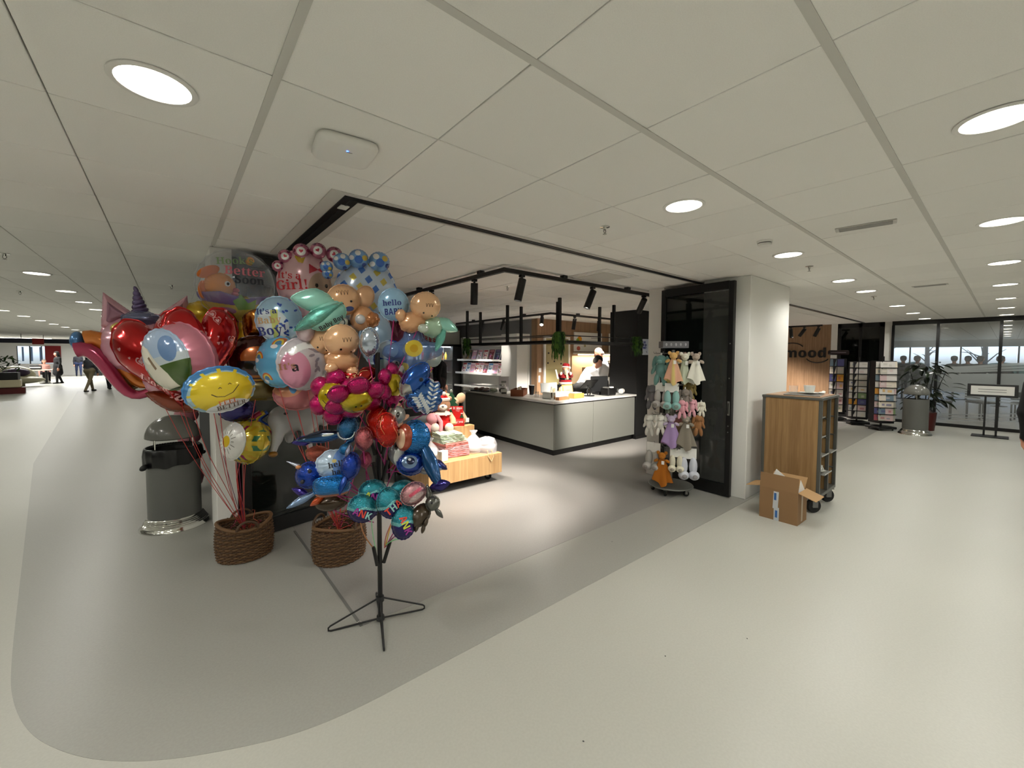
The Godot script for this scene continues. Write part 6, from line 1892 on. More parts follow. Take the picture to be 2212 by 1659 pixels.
	part(t, "crest", mb().tube(crest, 0.006, 6).done(), foil_mat(Color(0.75, 0.78, 0.8), 0.9, 0.15))
	foil(t, "tail", "fish", Vector3(0.3, 0.1, 0.07), foil_mat(Color.WHITE, 0.7, 0.2, [["bg", Color(0.03, 0.12, 0.2)], ["r", 0.0, 0.5, 1.0, 0.5, Color(0.06, 0.3, 0.5)], ["c", 0.6, 0.45, 0.1, Color(0.7, 0.72, 0.7)]]), Vector3(-0.09, -0.03, 0), Vector3(0, 0, 8))
	foil(t, "fluke", "fish", Vector3(0.12, 0.08, 0.03), foil_mat(Color(0.16, 0.1, 0.45), 0.7, 0.2), Vector3(-0.19, -0.05, 0), Vector3(0, 0, 10))
	foil(t, "flipper", "fish", Vector3(0.1, 0.05, 0.03), foil_mat(Color(0.08, 0.3, 0.5), 0.7, 0.2), Vector3(0.07, -0.05, 0.05), Vector3(0, 0, 40))
	stick(t, Vector3(0.03, -0.07, 0), 0.95, 3.0)
	# narwhal group
	t = bal("narwhal_balloon", "round blue narwhal balloon with thin silver horn pointing outward", Vector3(0.579, 0.933, -2.472), Vector3(-15, -27, 0))
	foil(t, "head", "disc", Vector3(0.14, 0.14, 0.12), holo(Color(0.03, 0.22, 0.62)))
	part(t, "horn", mb().tube([Vector3(-0.05, 0.05, 0.02), Vector3(-0.115, 0.08, 0.02)], 0.012, 8, 0.003).done(), foil_mat(Color(0.7, 0.72, 0.78), 0.8, 0.2))
	part(t, "horn_base", lumps([[Vector3(-0.05, 0.045, 0.03), Vector3(0.016, 0.012, 0.014)]]), foil_mat(Color(0.75, 0.5, 0.3), 0.5, 0.3))
	for q in [Vector2(-0.02, -0.035), Vector2(0.015, 0.02)]:
		part(t, "eye", lumps([[Vector3(q.x, q.y, 0.058), Vector3(0.011, 0.012, 0.007)]]), ink)
	foil(t, "tail", "fish", Vector3(0.17, 0.06, 0.04), foil_mat(Color(0.5, 0.6, 0.75), 0.9, 0.16), Vector3(-0.03, -0.13, 0), Vector3(0, 0, 28))
	foil(t, "fluke", "fish", Vector3(0.1, 0.06, 0.03), foil_mat(Color(0.2, 0.14, 0.5), 0.8, 0.18), Vector3(-0.045, -0.09, -0.02), Vector3(0, 0, -25))
	stick(t, Vector3(0.02, -0.07, 0), 0.75, 3.2)
	t = bal("round_balloon", "white cloud edged balloon reading hello baby between two blue ones", Vector3(0.694, 0.988, -2.406), Vector3(-14, -16, 0))
	s = Vector3(0.19, 0.165, 0.1)
	foil(t, "skin", "cloud", s, foil_mat(Color.WHITE, 0.35, 0.22, [["bg", Color(0.72, 0.8, 0.88)], ["e", 0.75, 0.5, 0.3, 0.5, Color(0.42, 0.58, 0.82)], ["c", 0.5, 0.4, 0.06, Color(0.85, 0.78, 0.5)]]))
	print_text(t, "cloud", s, "hello", 0.042, Vector2(0.02, 0.0), 8, ink)
	print_text(t, "cloud", s, "baby", 0.036, Vector2(0.03, -0.04), 8, ink)
	stick(t, Vector3(0, -0.08, 0), 0.75, 2.8)
	t = bal("bird_balloon", "deep blue bird balloon with pointed tail right of the hello baby cloud", Vector3(0.737, 0.992, -2.266), Vector3(-14, -18, 0))
	foil(t, "body", "egg", Vector3(0.1, 0.16, 0.09), holo(Color(0.04, 0.2, 0.58)), Vector3.ZERO, Vector3(0, 0, -10))
	foil(t, "tail", "fish", Vector3(0.035, 0.12, 0.03), foil_mat(Color(0.05, 0.25, 0.6), 0.7, 0.2), Vector3(-0.035, -0.08, 0.01), Vector3(0, 0, -20))
	foil(t, "crest", "fish", Vector3(0.03, 0.09, 0.03), foil_mat(Color(0.5, 0.5, 0.6), 0.8, 0.2), Vector3(-0.01, 0.085, 0), Vector3(0, 0, -15))
	foil(t, "head", "disc", Vector3(0.07, 0.06, 0.06), holo(Color(0.1, 0.45, 0.7)), Vector3(-0.02, 0.1, -0.03))
	stick(t, Vector3(0, -0.08, 0), 0.75, 2.4)
	t = bal("round_balloon", "coral pink glitter balloon above the round narwhal", Vector3(0.654, 1.024, -2.571), Vector3(-12, -14, -6))
	foil(t, "skin", "disc", Vector3(0.13, 0.09, 0.08), holo(Color(0.72, 0.36, 0.28)))
	stick(t, Vector3(0, -0.04, 0), 0.75, 3.1)
	t = bal("baby_balloon", "bright blue glitter pillow balloon lying below the hello baby cloud", Vector3(0.659, 0.896, -2.325), Vector3(4, -16, 0))
	foil(t, "skin", "pillow", Vector3(0.185, 0.1, 0.12), holo(Color(0.1, 0.46, 0.74)))
	foil(t, "peach_edge", "pillow", Vector3(0.17, 0.1, 0.06), foil_mat(Color(0.66, 0.4, 0.3), 0.4, 0.25), Vector3(0, -0.025, -0.03))
	stick(t, Vector3(0, -0.05, -0.02), 0.7, 3.0)
	t = bal("duck_balloon", "brown duck balloon with orange beak drooping over the wicker basket", Vector3(0.729, 0.71, -2.595), Vector3(-18, -36, 8))
	foil(t, "body", "disc", Vector3(0.19, 0.1, 0.1), foil_mat(Color(0.24, 0.17, 0.08), 0.5, 0.25))
	foil(t, "beak", "fish", Vector3(0.09, 0.06, 0.05), foil_mat(Color(0.82, 0.32, 0.08), 0.4, 0.22), Vector3(-0.07, 0.02, 0.04), Vector3(0, 0, 30))
	stick(t, Vector3(0, -0.04, 0), 0.62, 3.1)
	for q in [[Vector3(0.819, 1.131, -2.284), Vector3(-11, -30, 0), Vector3(0.1, 0.14, 0.09), Color(0.68, 0.36, 0.38), "dusty pink glitter balloon left of the pole under the red ones"], [Vector3(0.838, 1.004, -2.313), Vector3(-14, -20, 0), Vector3(0.07, 0.1, 0.06), Color(0.62, 0.26, 0.36), "small deep pink balloon below the dusty pink one"]]:
		t = bal("round_balloon", q[4], q[0], q[1])
		foil(t, "skin", "egg", q[2], holo(q[3]))
		stick(t, Vector3(0, -0.06, 0), 0.78, 2.6)
	# thank you balloons
	var ty := holo(Color.WHITE, [["bg", Color(0.14, 0.5, 0.56)], ["p", [Vector2(0, 0.55), Vector2(0.3, 0.62), Vector2(0.6, 0.5), Vector2(1, 0.55), Vector2(1, 1), Vector2(0, 1)], Color(0.13, 0.1, 0.36)], ["p", [Vector2(0, 0.5), Vector2(0.3, 0.57), Vector2(0.6, 0.46), Vector2(1, 0.5), Vector2(1, 0.58), Vector2(0.6, 0.54), Vector2(0.3, 0.66), Vector2(0, 0.6)], Color(0.45, 0.72, 0.74)]])
	var tcol := [paint(Color(0.75, 0.78, 0.2)), paint(Color(0.55, 0.12, 0.5)), paint(Color(0.8, 0.22, 0.12)), paint(Color(0.55, 0.75, 0.72)), paint(Color(0.82, 0.25, 0.15))]
	var tl := ["upper", "outer left", "middle", "rear", "lowest"]
	var tn := 0
	for q in [[Vector3(0.836, 0.854, -2.202), Vector3(-18, -21, -4), Vector3(0.145, 0.125, 0.09), "ANK", -14.0], [Vector3(0.77, 0.787, -2.175), Vector3(-19, -25, -10), Vector3(0.15, 0.145, 0.09), "ANK", -14.0], [Vector3(0.873, 0.822, -2.065), Vector3(-19, -15, 14), Vector3(0.125, 0.16, 0.09), "THA", 20.0], [Vector3(0.975, 0.857, -2.139), Vector3(-18, -11, 10), Vector3(0.13, 0.09, 0.08), "HA", 10.0], [Vector3(0.921, 0.732, -1.995), Vector3(-22, -19, -8), Vector3(0.125, 0.175, 0.09), "ANK", -62.0]]:
		t = bal("thank_you_balloon", "teal and purple glitter balloon with coloured THANK letters, %s of five" % tl[tn], q[0], q[1], "thank you balloons")
		foil(t, "skin", "disc", q[2], ty)
		for k in q[3].length():
			var off := Vector2((k - (q[3].length() - 1) * 0.5) * 0.032, 0).rotated(deg_to_rad(q[4])) + Vector2(0.006, -0.03 if tn != 4 else -0.02)
			print_text(t, "disc", q[2], q[3][k], 0.05, off, q[4], tcol[(k + tn) % 5], "Droid Sans")
		stick(t, Vector3(0, -q[2].y * 0.48, 0), 0.46, [2.6, 3.1, 1.0, 0.4, 0.2][tn], [paint(Color(0.55, 0.78, 0.6)), paint(Color(0.75, 0.5, 0.3)), paint(Color(0.75, 0.4, 0.35)), paint(Color(0.85, 0.68, 0.2)), paint(Color(0.5, 0.8, 0.55))][tn])
		tn += 1
	t = bal("round_balloon", "pale pink glitter baby balloon above the grey donkey", Vector3(0.971, 0.872, -1.987), Vector3(-18, -20, 30))
	foil(t, "skin", "disc", Vector3(0.135, 0.11, 0.09), holo(Color.WHITE, [["bg", Color(0.72, 0.52, 0.54)], ["r", 0.3, 0.42, 0.5, 0.14, Color(0.85, 0.35, 0.45)], ["e", 0.5, 0.7, 0.3, 0.12, Color(0.8, 0.72, 0.72)]]))
	stick(t, Vector3(0, -0.05, 0), 0.46, 0.6)
	var dk := foil_mat(Color(0.36, 0.36, 0.34), 0.6, 0.25)
	var db := foil_mat(Color(0.25, 0.2, 0.14), 0.5, 0.3)
	t = bal("donkey_balloon", "grey donkey head balloon with ears and brown body near the platform", Vector3(1.039, 0.786, -1.952), Vector3(-20, -18, 0))
	foil(t, "head", "egg", Vector3(0.08, 0.085, 0.07), dk, Vector3(0.02, 0.02, 0.02), Vector3(0, 0, -30))
	foil(t, "ear", "fish", Vector3(0.035, 0.09, 0.03), dk, Vector3(0.005, 0.08, 0), Vector3(0, 0, 4))
	foil(t, "ear", "fish", Vector3(0.028, 0.07, 0.03), dk, Vector3(0.052, -0.03, 0.01), Vector3(0, 0, 35))
	part(t, "eye", lumps([[Vector3(0.01, 0.025, 0.055), Vector3(0.006, 0.006, 0.004)]]), ink)
	foil(t, "body", "egg", Vector3(0.1, 0.14, 0.07), db, Vector3(-0.045, -0.035, -0.01), Vector3(0, 0, -40))
	for q in [Vector3(-0.035, -0.1, 0.01), Vector3(-0.065, -0.09, -0.01), Vector3(-0.02, -0.07, 0.02)]:
		foil(t, "leg", "egg", Vector3(0.022, 0.05, 0.022), db, q, Vector3(0, 0, -20))
	stick(t, Vector3(-0.04, -0.05, -0.02), 0.46, 0.1)

	# --- unicorn walker, striped ball and the rest low down ---
	var horse := mat(Color(0.62, 0.62, 0.62), 0.3, 0.1)
	t = bal("unicorn_balloon", "grey white standing unicorn balloon with rainbow tail behind the stand", Vector3(0.738, 1.071, -3.518), Vector3(-8, -12, 0))
	var hcaps := [[Vector3(-0.09, 0.04, 0), Vector3(0.09, 0.05, 0), 0.105, 0.095], [Vector3(0.09, 0.06, 0), Vector3(0.17, 0.12, 0.02), 0.07, 0.05], [Vector3(0.15, 0.05, 0.03), Vector3(0.2, -0.01, 0.05), 0.045, 0.028],
		[Vector3(-0.11, 0, 0.04), Vector3(-0.13, -0.1, 0.05), 0.055, 0.032], [Vector3(-0.13, -0.1, 0.05), Vector3(-0.155, -0.19, 0.05), 0.032, 0.024], [Vector3(-0.06, 0, -0.05), Vector3(-0.05, -0.12, -0.06), 0.05, 0.03],
		[Vector3(0.08, 0, 0.04), Vector3(0.07, -0.11, 0.05), 0.05, 0.032], [Vector3(0.07, -0.11, 0.05), Vector3(0.09, -0.19, 0.05), 0.03, 0.022], [Vector3(0.11, 0, -0.04), Vector3(0.14, -0.12, -0.05), 0.045, 0.025]]
	for q in hcaps:
		q.append(Color.WHITE)
	part(t, "body", flesh(hcaps, 0.014, 0.04).done(), horse)
	part(t, "hoof", lumps([[Vector3(-0.157, -0.215, 0.055), Vector3(0.032, 0.024, 0.036)], [Vector3(0.09, -0.215, 0.055), Vector3(0.036, 0.022, 0.036)], [Vector3(0.15, -0.14, -0.05), Vector3(0.03, 0.022, 0.034)]]), foil_mat(Color(0.55, 0.38, 0.14), 0.6, 0.3))
	part(t, "mane", lumps([[Vector3(0.14, 0.17, 0.0), Vector3(0.06, 0.03, 0.03), Vector3(0, 0, 20)], [Vector3(0.06, 0.13, 0.0), Vector3(0.05, 0.03, 0.03), Vector3(0, 0, -20)]]), foil_mat(Color(0.6, 0.35, 0.45), 0.4, 0.3))
	part(t, "horn", mb().tube([Vector3(0.2, 0.06, 0.04), Vector3(0.27, 0.1, 0.05)], 0.012, 8, 0.002).done(), foil_mat(Color(0.65, 0.5, 0.2), 0.7, 0.2))
	part(t, "eye", lumps([[Vector3(0.185, 0.03, 0.075), Vector3(0.007, 0.008, 0.004)], [Vector3(-0.07, 0.08, 0.1), Vector3(0.014, 0.01, 0.004)]]), ink)
	for k in 3:
		var tl2 := []
		for j in 11:
			var u := j / 10.0
			tl2.append(Vector3(-0.19 - 0.055 * sin(u * 5.5) - k * 0.022, 0.1 - 0.19 * u, 0.01 * k))
		part(t, "tail_stripe", mb().tube(tl2, 0.02, 8).done(), foil_mat([Color(0.1, 0.25, 0.55), Color(0.78, 0.66, 0.14), Color(0.6, 0.14, 0.28)][k], 0.5, 0.25))
	ribbon(t, Vector3(0, -0.05, 0), BASKET_B, rb)
	t = bal("ball_balloon", "striped multicolour ball balloon with white sun face over the left basket", Vector3(0.383, 0.985, -3.482), Vector3(-10, -58, 0))
	ops = [["bg", Color(0.75, 0.66, 0.16)]]
	for k in 10:
		ops.append(["r", 0.1 * k, 0.0, 0.05, 1.0, [Color(0.5, 0.06, 0.08), Color(0.12, 0.35, 0.55), Color(0.55, 0.1, 0.3), Color(0.75, 0.6, 0.12), Color(0.2, 0.45, 0.3)][k % 5]])
	for k in 5:
		ops.append(["r", 0.0, 0.08 + 0.2 * k, 1.0, 0.09, Color(0.75, 0.66, 0.16)])
	foil(t, "ball", "disc", Vector3(0.3, 0.32, 0.28), foil_mat(Color.WHITE, 0.5, 0.2, ops), Vector3(0, 0, -0.04))
	var rays := [["bg", Color(0.86, 0.86, 0.84)], ["c", 0.45, 0.5, 0.15, Color(0.85, 0.72, 0.15)]]
	for k in 16:
		var dv := Vector2(cos(k * TAU / 16), sin(k * TAU / 16))
		rays.append(["l", [Vector2(0.45, 0.5) + dv * 0.2, Vector2(0.45, 0.5) + dv * (0.34 if k % 2 else 0.28)], 0.012, Color(0.2, 0.18, 0.14)])
	foil(t, "face", "disc", Vector3(0.22, 0.25, 0.09), foil_mat(Color.WHITE, 0.15, 0.25, rays), Vector3(0.0, 0, 0.075))
	ribbon(t, Vector3(0, -0.15, 0), BASKET_A, rb)
	t = bal("round_balloon", "dark violet balloon tucked under the yellow sun balloon", Vector3(0.355, 1.214, -3.518), Vector3(-6, -6, 0))
	foil(t, "skin", "disc", Vector3(0.22, 0.17, 0.12), foil_mat(Color(0.1, 0.07, 0.36), 0.6, 0.22))
	ribbon(t, Vector3(0, -0.08, 0), BASKET_A, rb)
	t = bal("round_balloon", "orange brown balloon hanging below the pink picture balloon", Vector3(0.011, 1.294, -3.484), Vector3(-5, 0, -25))
	foil(t, "skin", "fish", Vector3(0.3, 0.18, 0.1), foil_mat(Color(0.5, 0.2, 0.08), 0.5, 0.25))
	ribbon(t, Vector3(0.05, -0.05, 0), BASKET_A, rb)

	balloon_stand()
	basket("wicker basket with red ribbon ends under the striped ball balloon", BASKET_A * Vector3(1, 0, 1), 0.0, Vector2(0.37, 0.34))
	basket("wicker basket with orange ribbon ends behind the balloon stand", BASKET_B * Vector3(1, 0, 1), 40.0, Vector2(0.4, 0.36))


func stick(t: Node3D, from_local: Vector3, h: float, ang: float, m: Material = null) -> void:
	ribbon(t, from_local, pole(h, ang), m if m else paint(Color(0.6, 0.1, 0.4), 0.4), 0.0032, 0.012, "stick")


func flower(label: String, at: Vector3, rot: Vector3, r: float, h: float) -> void:
	var t := bal("flower_balloon", label, at, rot, "flower balloons")
	var mg := M.get("petal")
	if mg == null:
		mg = holo(Color(0.68, 0.03, 0.36))
		M.petal = mg
		M.flower_face = foil_mat(Color.WHITE, 0.6, 0.2, [["bg", Color(0.76, 0.66, 0.05)], ["l", [Vector2(0.3, 0.6), Vector2(0.4, 0.72), Vector2(0.6, 0.72), Vector2(0.7, 0.6)], 0.025, Color(0.1, 0.08, 0.03)], ["c", 0.42, 0.42, 0.03, Color(0.1, 0.08, 0.03)], ["c", 0.58, 0.42, 0.03, Color(0.1, 0.08, 0.03)]])
	for k in 6:
		var a := TAU * k / 6.0 + 0.4
		foil(t, "petal", "disc", Vector3(r * 0.86, r * 0.86, r * 0.62), mg, Vector3(cos(a), sin(a), 0) * r * 0.78, Vector3(0, 0, rad_to_deg(a)))
	foil(t, "face", "disc", Vector3(r * 1.22, r * 1.22, r * 0.62), M.flower_face, Vector3(0, 0, r * 0.2))
	stick(t, Vector3(0, -r * 0.6, -r * 0.2), h, 2.0)


func balloon_stand() -> void:
	var t := thing("balloon_stand", "black upright balloon display stand on four wire loop feet", "display stand", Vector3(0.93, 0, -2.355))
	part(t, "pole", mb().tube([Vector3(0, 0.02, 0), Vector3(0, 1.62, 0)], 0.014, 12).done(), M.black)
	part(t, "collar", mb().lathe([Vector2(0.014, 0.13), Vector2(0.022, 0.13), Vector2(0.022, 0.16), Vector2(0.014, 0.16)], 12).done(), M.dark)
	part(t, "collar", mb().lathe([Vector2(0.014, 0.015), Vector2(0.024, 0.015), Vector2(0.022, 0.04), Vector2(0.014, 0.04)], 12).done(), M.dark)
	for k in 4:
		var a := deg_to_rad([168, -10, 78, 258][k])
		# world directions measured on the floor
		var d: Vector3 = [Vector3(-0.27, 0, -0.1), Vector3(0.26, 0, 0.06), Vector3(-0.085, 0, 0.26), Vector3(0.08, 0, -0.27)][k]
		var e := d.normalized()
		part(t, "wire_foot", mb().tube([e * 0.02 + Vector3(0, 0.145, 0), d * 0.96 + Vector3(0, 0.035, 0), d + Vector3(0, 0.025, 0), d * 1.0 + Vector3(0, 0.01, 0), d * 0.95 + Vector3(0, 0.006, 0), e * 0.02 + Vector3(0, 0.022, 0)], 0.005, 6).done(), M.black)
	for q in [[0.42, 2.7, 0.02], [0.42, 0.3, 0.03], [0.72, 3.0, 0.02], [0.72, 0.2, 0.02], [0.74, 1.6, 0.02], [0.92, 2.6, 0.02], [0.92, 0.5, 0.02], [1.08, 3.1, 0.025], [1.08, 0.4, 0.025], [1.28, 0.6, 0.05], [1.28, 2.8, 0.03], [1.3, 1.6, 0.03]]:
		var o := Vector3(cos(q[1]), 0, sin(q[1]))
		part(t, "holder_tube", mb().tube([o * 0.022 + Vector3(0, q[0] - 0.06, 0), o * (0.03 + q[2]) + Vector3(0, q[0] + 0.06, 0)], 0.011, 8).done(), M.black)


func basket(label: String, at: Vector3, turn: float, size: Vector2) -> void:
	var t := thing("wicker_basket", label, "basket", at, Vector3(0, turn, 0), "wicker balloon baskets")
	var cane := [mat(Color(0.36, 0.25, 0.15), 0.6), mat(Color(0.43, 0.31, 0.19), 0.6), mat(Color(0.29, 0.2, 0.12), 0.6)]
	var n := 44
	var h := 0.26
	# upright canes and woven rounds; canes go in and out
	for k in 3:
		var b := mb()
		for j in range(k, 24, 3):
			var y := 0.012 + j * h / 24.0
			var pts := []
			var rr := 1.0 + 0.06 * sin(PI * j / 24.0)
			for q in n * 2 + 1:
				var a := TAU * q / (n * 2)
				var io := 0.006 * (1.0 if ((q / 2 + j) % 2 == 0) else -1.0) * (1.0 if q % 2 == 0 else 0.0)
				pts.append(Vector3(cos(a) * (size.x * 0.5 * rr + io), y, sin(a) * (size.y * 0.5 * rr + io)))
			b.tube(pts, 0.0058, 5)
		tag(part(t, "woven_canes", b.done(), cane[k]), "", "", "", "stuff")
	var u := mb()
	for q in n:
		var a := TAU * q / n
		var pts := []
		for j in 6:
			var rr := 1.0 + 0.06 * sin(PI * j / 5.0)
			pts.append(Vector3(cos(a) * size.x * 0.5 * rr, 0.005 + (h + 0.015) * j / 5.0, sin(a) * size.y * 0.5 * rr))
		u.tube(pts, 0.004, 4)
	tag(part(t, "upright_canes", u.done(), cane[0]), "", "", "", "stuff")
	var rim := []
	for q in 41:
		var a := TAU * q / 40.0
		rim.append(Vector3(cos(a) * size.x * 0.5, h + 0.012 + 0.02 * cos(a * 2.0), sin(a) * size.y * 0.5))
	part(t, "rim", mb().tube(rim, 0.013, 8).done(), cane[1])
	for sg in [-1, 1]:
		var hp := []
		for q in 11:
			var a := PI * q / 10.0
			hp.append(Vector3(cos(a) * 0.07, h + sin(a) * 0.06, sg * size.y * 0.5))
		part(t, "handle", mb().tube(hp, 0.01, 8).done(), cane[2])
	part(t, "bottom", mb().lathe([Vector2(0.001, 0.004), Vector2(0.17, 0.004), Vector2(0.17, 0.012), Vector2(0.001, 0.012)], 30).done(), cane[2])
	var rng := RandomNumberGenerator.new()
	rng.seed = int(at.x * 100)
	for k in 9:
		var p := Vector3(rng.randf_range(-0.14, 0.14), h - 0.05, rng.randf_range(-0.12, 0.12))
		var pts := [p]
		for j in 7:
			p += Vector3(rng.randf_range(-0.035, 0.035), rng.randf_range(-0.012, 0.03), rng.randf_range(-0.035, 0.035))
			pts.append(p)
		part(t, "ribbon_end", mb().tube(pts, 0.0028, 5).done(), paint([Color(0.68, 0.22, 0.14), Color(0.62, 0.2, 0.3), Color(0.72, 0.32, 0.2)][k % 3], 0.4))


# one continuous figure; local +z is the way the person faces
func person(label: String, at: Vector3, yaw: float, h: float, o: Dictionary) -> Node3D:
	var t := thing("person", label, "person", at, Vector3(0, yaw, 0))
	var k := h / 1.75
	var top := lin(o.get("top", Color(0.1, 0.1, 0.11)))
	var leg := lin(o.get("leg", Color(0.08, 0.08, 0.1)))
	var skin := lin(o.get("skin", Color(0.78, 0.56, 0.46)))
	var shoe := lin(o.get("shoe", Color(0.05, 0.05, 0.05)))
	var sleeve := lin(o.get("sleeve", o.get("top", Color(0.1, 0.1, 0.11))))
	var lean: float = deg_to_rad(o.get("lean", 0.0))
	var nod: float = deg_to_rad(o.get("nod", 0.0))
	var fat: float = o.get("fat", 1.0)
	var stride: float = o.get("stride", 0.06)
	var hip := Vector3(0, 0.95, 0)
	var up := func(p: Vector3) -> Vector3:
		return hip + Basis(Vector3.RIGHT, lean) * (p - hip)
	var neck: Vector3 = up.call(Vector3(0, 1.47, -0.02))
	var hd := func(p: Vector3) -> Vector3:
		return neck + Basis(Vector3.RIGHT, lean * 0.6 + nod) * (p - Vector3(0, 1.47, -0.02))
	var c := []
	c.append([up.call(Vector3(-0.1, 1.36, -0.01)), up.call(Vector3(0.1, 1.36, -0.01)), 0.105 * fat, 0.105 * fat, top])
	c.append([up.call(Vector3(0, 1.3, 0)), up.call(Vector3(0, 1.05, 0.01)), 0.15 * fat, 0.14 * fat, top])
	c.append([up.call(Vector3(-0.07, 1.2, 0.0)), up.call(Vector3(0.07, 1.2, 0.0)), 0.125 * fat, 0.125 * fat, top])
	c.append([hip + Vector3(-0.075, 0.0, 0), hip + Vector3(0.075, 0.0, 0), 0.135 * fat, 0.135 * fat, top if o.get("coat", false) else leg])
	if o.get("coat", false):
		c.append([hip, Vector3(0, 0.6, 0.0), 0.17 * fat, 0.2 * fat, top])
	c.append([neck + Vector3(0, -0.05, 0), hd.call(Vector3(0, 1.53, 0.0)), 0.055, 0.052, skin])
	c.append([hd.call(Vector3(0, 1.66, -0.015)), hd.call(Vector3(0, 1.62, 0.0)), 0.092, 0.085, skin])
	c.append([hd.call(Vector3(0, 1.61, 0.02)), hd.call(Vector3(0, 1.555, 0.045)), 0.07, 0.045, skin])
	c.append([hd.call(Vector3(0, 1.635, 0.085)), hd.call(Vector3(0, 1.605, 0.108)), 0.01, 0.015, skin])
	var arms: Array = o.get("arms", [[Vector3(-0.04, -0.27, 0.0), Vector3(0.0, -0.25, 0.06)], [Vector3(0.04, -0.27, 0.0), Vector3(0.0, -0.25, 0.06)]])
	for s in 2:
		var sg := -1.0 if s == 0 else 1.0
		var sh: Vector3 = up.call(Vector3(sg * 0.185 * (0.5 + fat * 0.5), 1.38, -0.01))
		var el: Vector3 = sh + arms[s][0]
		var wr: Vector3 = el + arms[s][1]
		c.append([sh, el, 0.062 * fat, 0.048 * fat, sleeve])
		c.append([el, wr, 0.046 * fat, 0.036, sleeve])
		var d: Vector3 = (wr - el).normalized()
		var sd := d.cross(Vector3(0, 0, 1) if absf(d.z) < 0.8 else Vector3.UP).normalized()
		var pn := sd.cross(d)
		c.append([wr, wr + d * 0.07, 0.03, 0.034, skin])
		for f in 4:
			var b: Vector3 = wr + d * 0.08 + pn * (f - 1.5) * 0.019
			c.append([b, b + d * (0.07 - 0.008 * absf(f - 1.2)) + sd * 0.016 * sg, 0.011, 0.009, skin])
		c.append([wr + d * 0.03 + pn * 0.03, wr + d * 0.075 + pn * 0.055, 0.013, 0.011, skin])
		c.append([hd.call(Vector3(sg * 0.085, 1.62, -0.01)), hd.call(Vector3(sg * 0.09, 1.645, -0.02)), 0.014, 0.018, skin])
		var st := sg * stride
		var hp := hip + Vector3(sg * 0.095, -0.05, 0)
		var kn := Vector3(sg * 0.1, 0.5, 0.02 + st)
		var an := Vector3(sg * 0.1, 0.09, -0.03 + st * 2.0 - (0.04 if st < 0 else 0.0))
		if o.get("sit", false):
			hp = Vector3(sg * 0.1, 0.9, 0)
			kn = Vector3(sg * 0.12, 0.92, 0.42)
			an = Vector3(sg * 0.12, 0.52, 0.42)
		c.append([hp, kn, 0.098 * fat, 0.064, leg])
		c.append([kn, an, 0.064, 0.045, leg])
		c.append([an + Vector3(0, -0.045, -0.03), an + Vector3(0, -0.05, 0.15), 0.042, 0.036, shoe])
	for q in c:
		q[0] *= k
		q[1] *= k
		q[2] *= k
		q[3] *= k
	part(t, "body", flesh(c, o.get("cell", 0.02) * k, 0.035 * k).done(), M.cloth_v)
	var hc: Color = o.get("hair", Color(0.2, 0.15, 0.1))
	var rows := []
	var hb := Basis(Vector3.RIGHT, lean * 0.6 + nod).get_euler() * (180.0 / PI)
	if hc.a > 0.5:
		rows.append([hd.call(Vector3(0, 1.69, -0.03)) * k, Vector3(0.098, 0.08, 0.1) * k, hb])
		rows.append([hd.call(Vector3(0, 1.64, -0.06)) * k, Vector3(0.092, 0.09, 0.065) * k, hb])
		if o.get("long", false):
			rows.append([hd.call(Vector3(0, 1.53, -0.07)) * k, Vector3(0.1, 0.16, 0.06) * k, hb])
			for sg in [-1, 1]:
				rows.append([hd.call(Vector3(sg * 0.08, 1.57, -0.01)) * k, Vector3(0.035, 0.13, 0.06) * k, hb])
	else:
		rows.append([hd.call(Vector3(0, 1.6, -0.08)) * k, Vector3(0.08, 0.05, 0.04) * k, hb])
	part(t, "hair", lumps(rows, 16), fabric(Color(hc.r, hc.g, hc.b)))
	for sg in [-1, 1]:
		part(t, "eye", lumps([[hd.call(Vector3(sg * 0.032, 1.635, 0.078)) * k, Vector3(0.011, 0.007, 0.006) * k]], 8), M.black)
	part(t, "mouth", lumps([[hd.call(Vector3(0, 1.567, 0.086)) * k, Vector3(0.022, 0.005, 0.006) * k]], 8), paint(Color(0.55, 0.28, 0.25)))
	return t


func shop_people() -> void:
	person("bald man in black jacket standing before the drinks fridge", Vector3(4.98, 0.003, -8.75), 62, 1.78, {top = Color(0.03, 0.03, 0.035), leg = Color(0.16, 0.12, 0.12), hair = Color(0.55, 0.5, 0.46, 0.2), skin = Color(0.72, 0.52, 0.44), fat = 1.15, cell = 0.016,
		arms = [[Vector3(-0.05, -0.28, -0.03), Vector3(0.03, -0.25, 0.05)], [Vector3(0.05, -0.28, 0.0), Vector3(-0.02, -0.22, 0.12)]]})
	person("dark haired worker in white shirt bending over the till", Vector3(6.62, 0.003, -5.72), 62, 1.72, {top = Color(0.9, 0.9, 0.9), leg = Color(0.06, 0.06, 0.07), hair = Color(0.07, 0.045, 0.035), lean = 34.0, nod = 18.0, cell = 0.015,
		arms = [[Vector3(-0.02, -0.24, 0.12), Vector3(0.02, -0.2, 0.16)], [Vector3(0.04, -0.25, 0.1), Vector3(-0.05, -0.18, 0.17)]]})
	person("bald worker in white shirt facing the coffee machine", Vector3(7.62, 0.003, -5.98), 205, 1.82, {top = Color(0.92, 0.92, 0.92), leg = Color(0.06, 0.06, 0.07), hair = Color(0.6, 0.5, 0.45, 0.2), skin = Color(0.82, 0.58, 0.48), nod = 24.0, fat = 1.15, cell = 0.015,
		arms = [[Vector3(-0.05, -0.26, 0.06), Vector3(0.06, -0.12, 0.2)], [Vector3(0.05, -0.26, 0.06), Vector3(-0.06, -0.12, 0.2)]]})


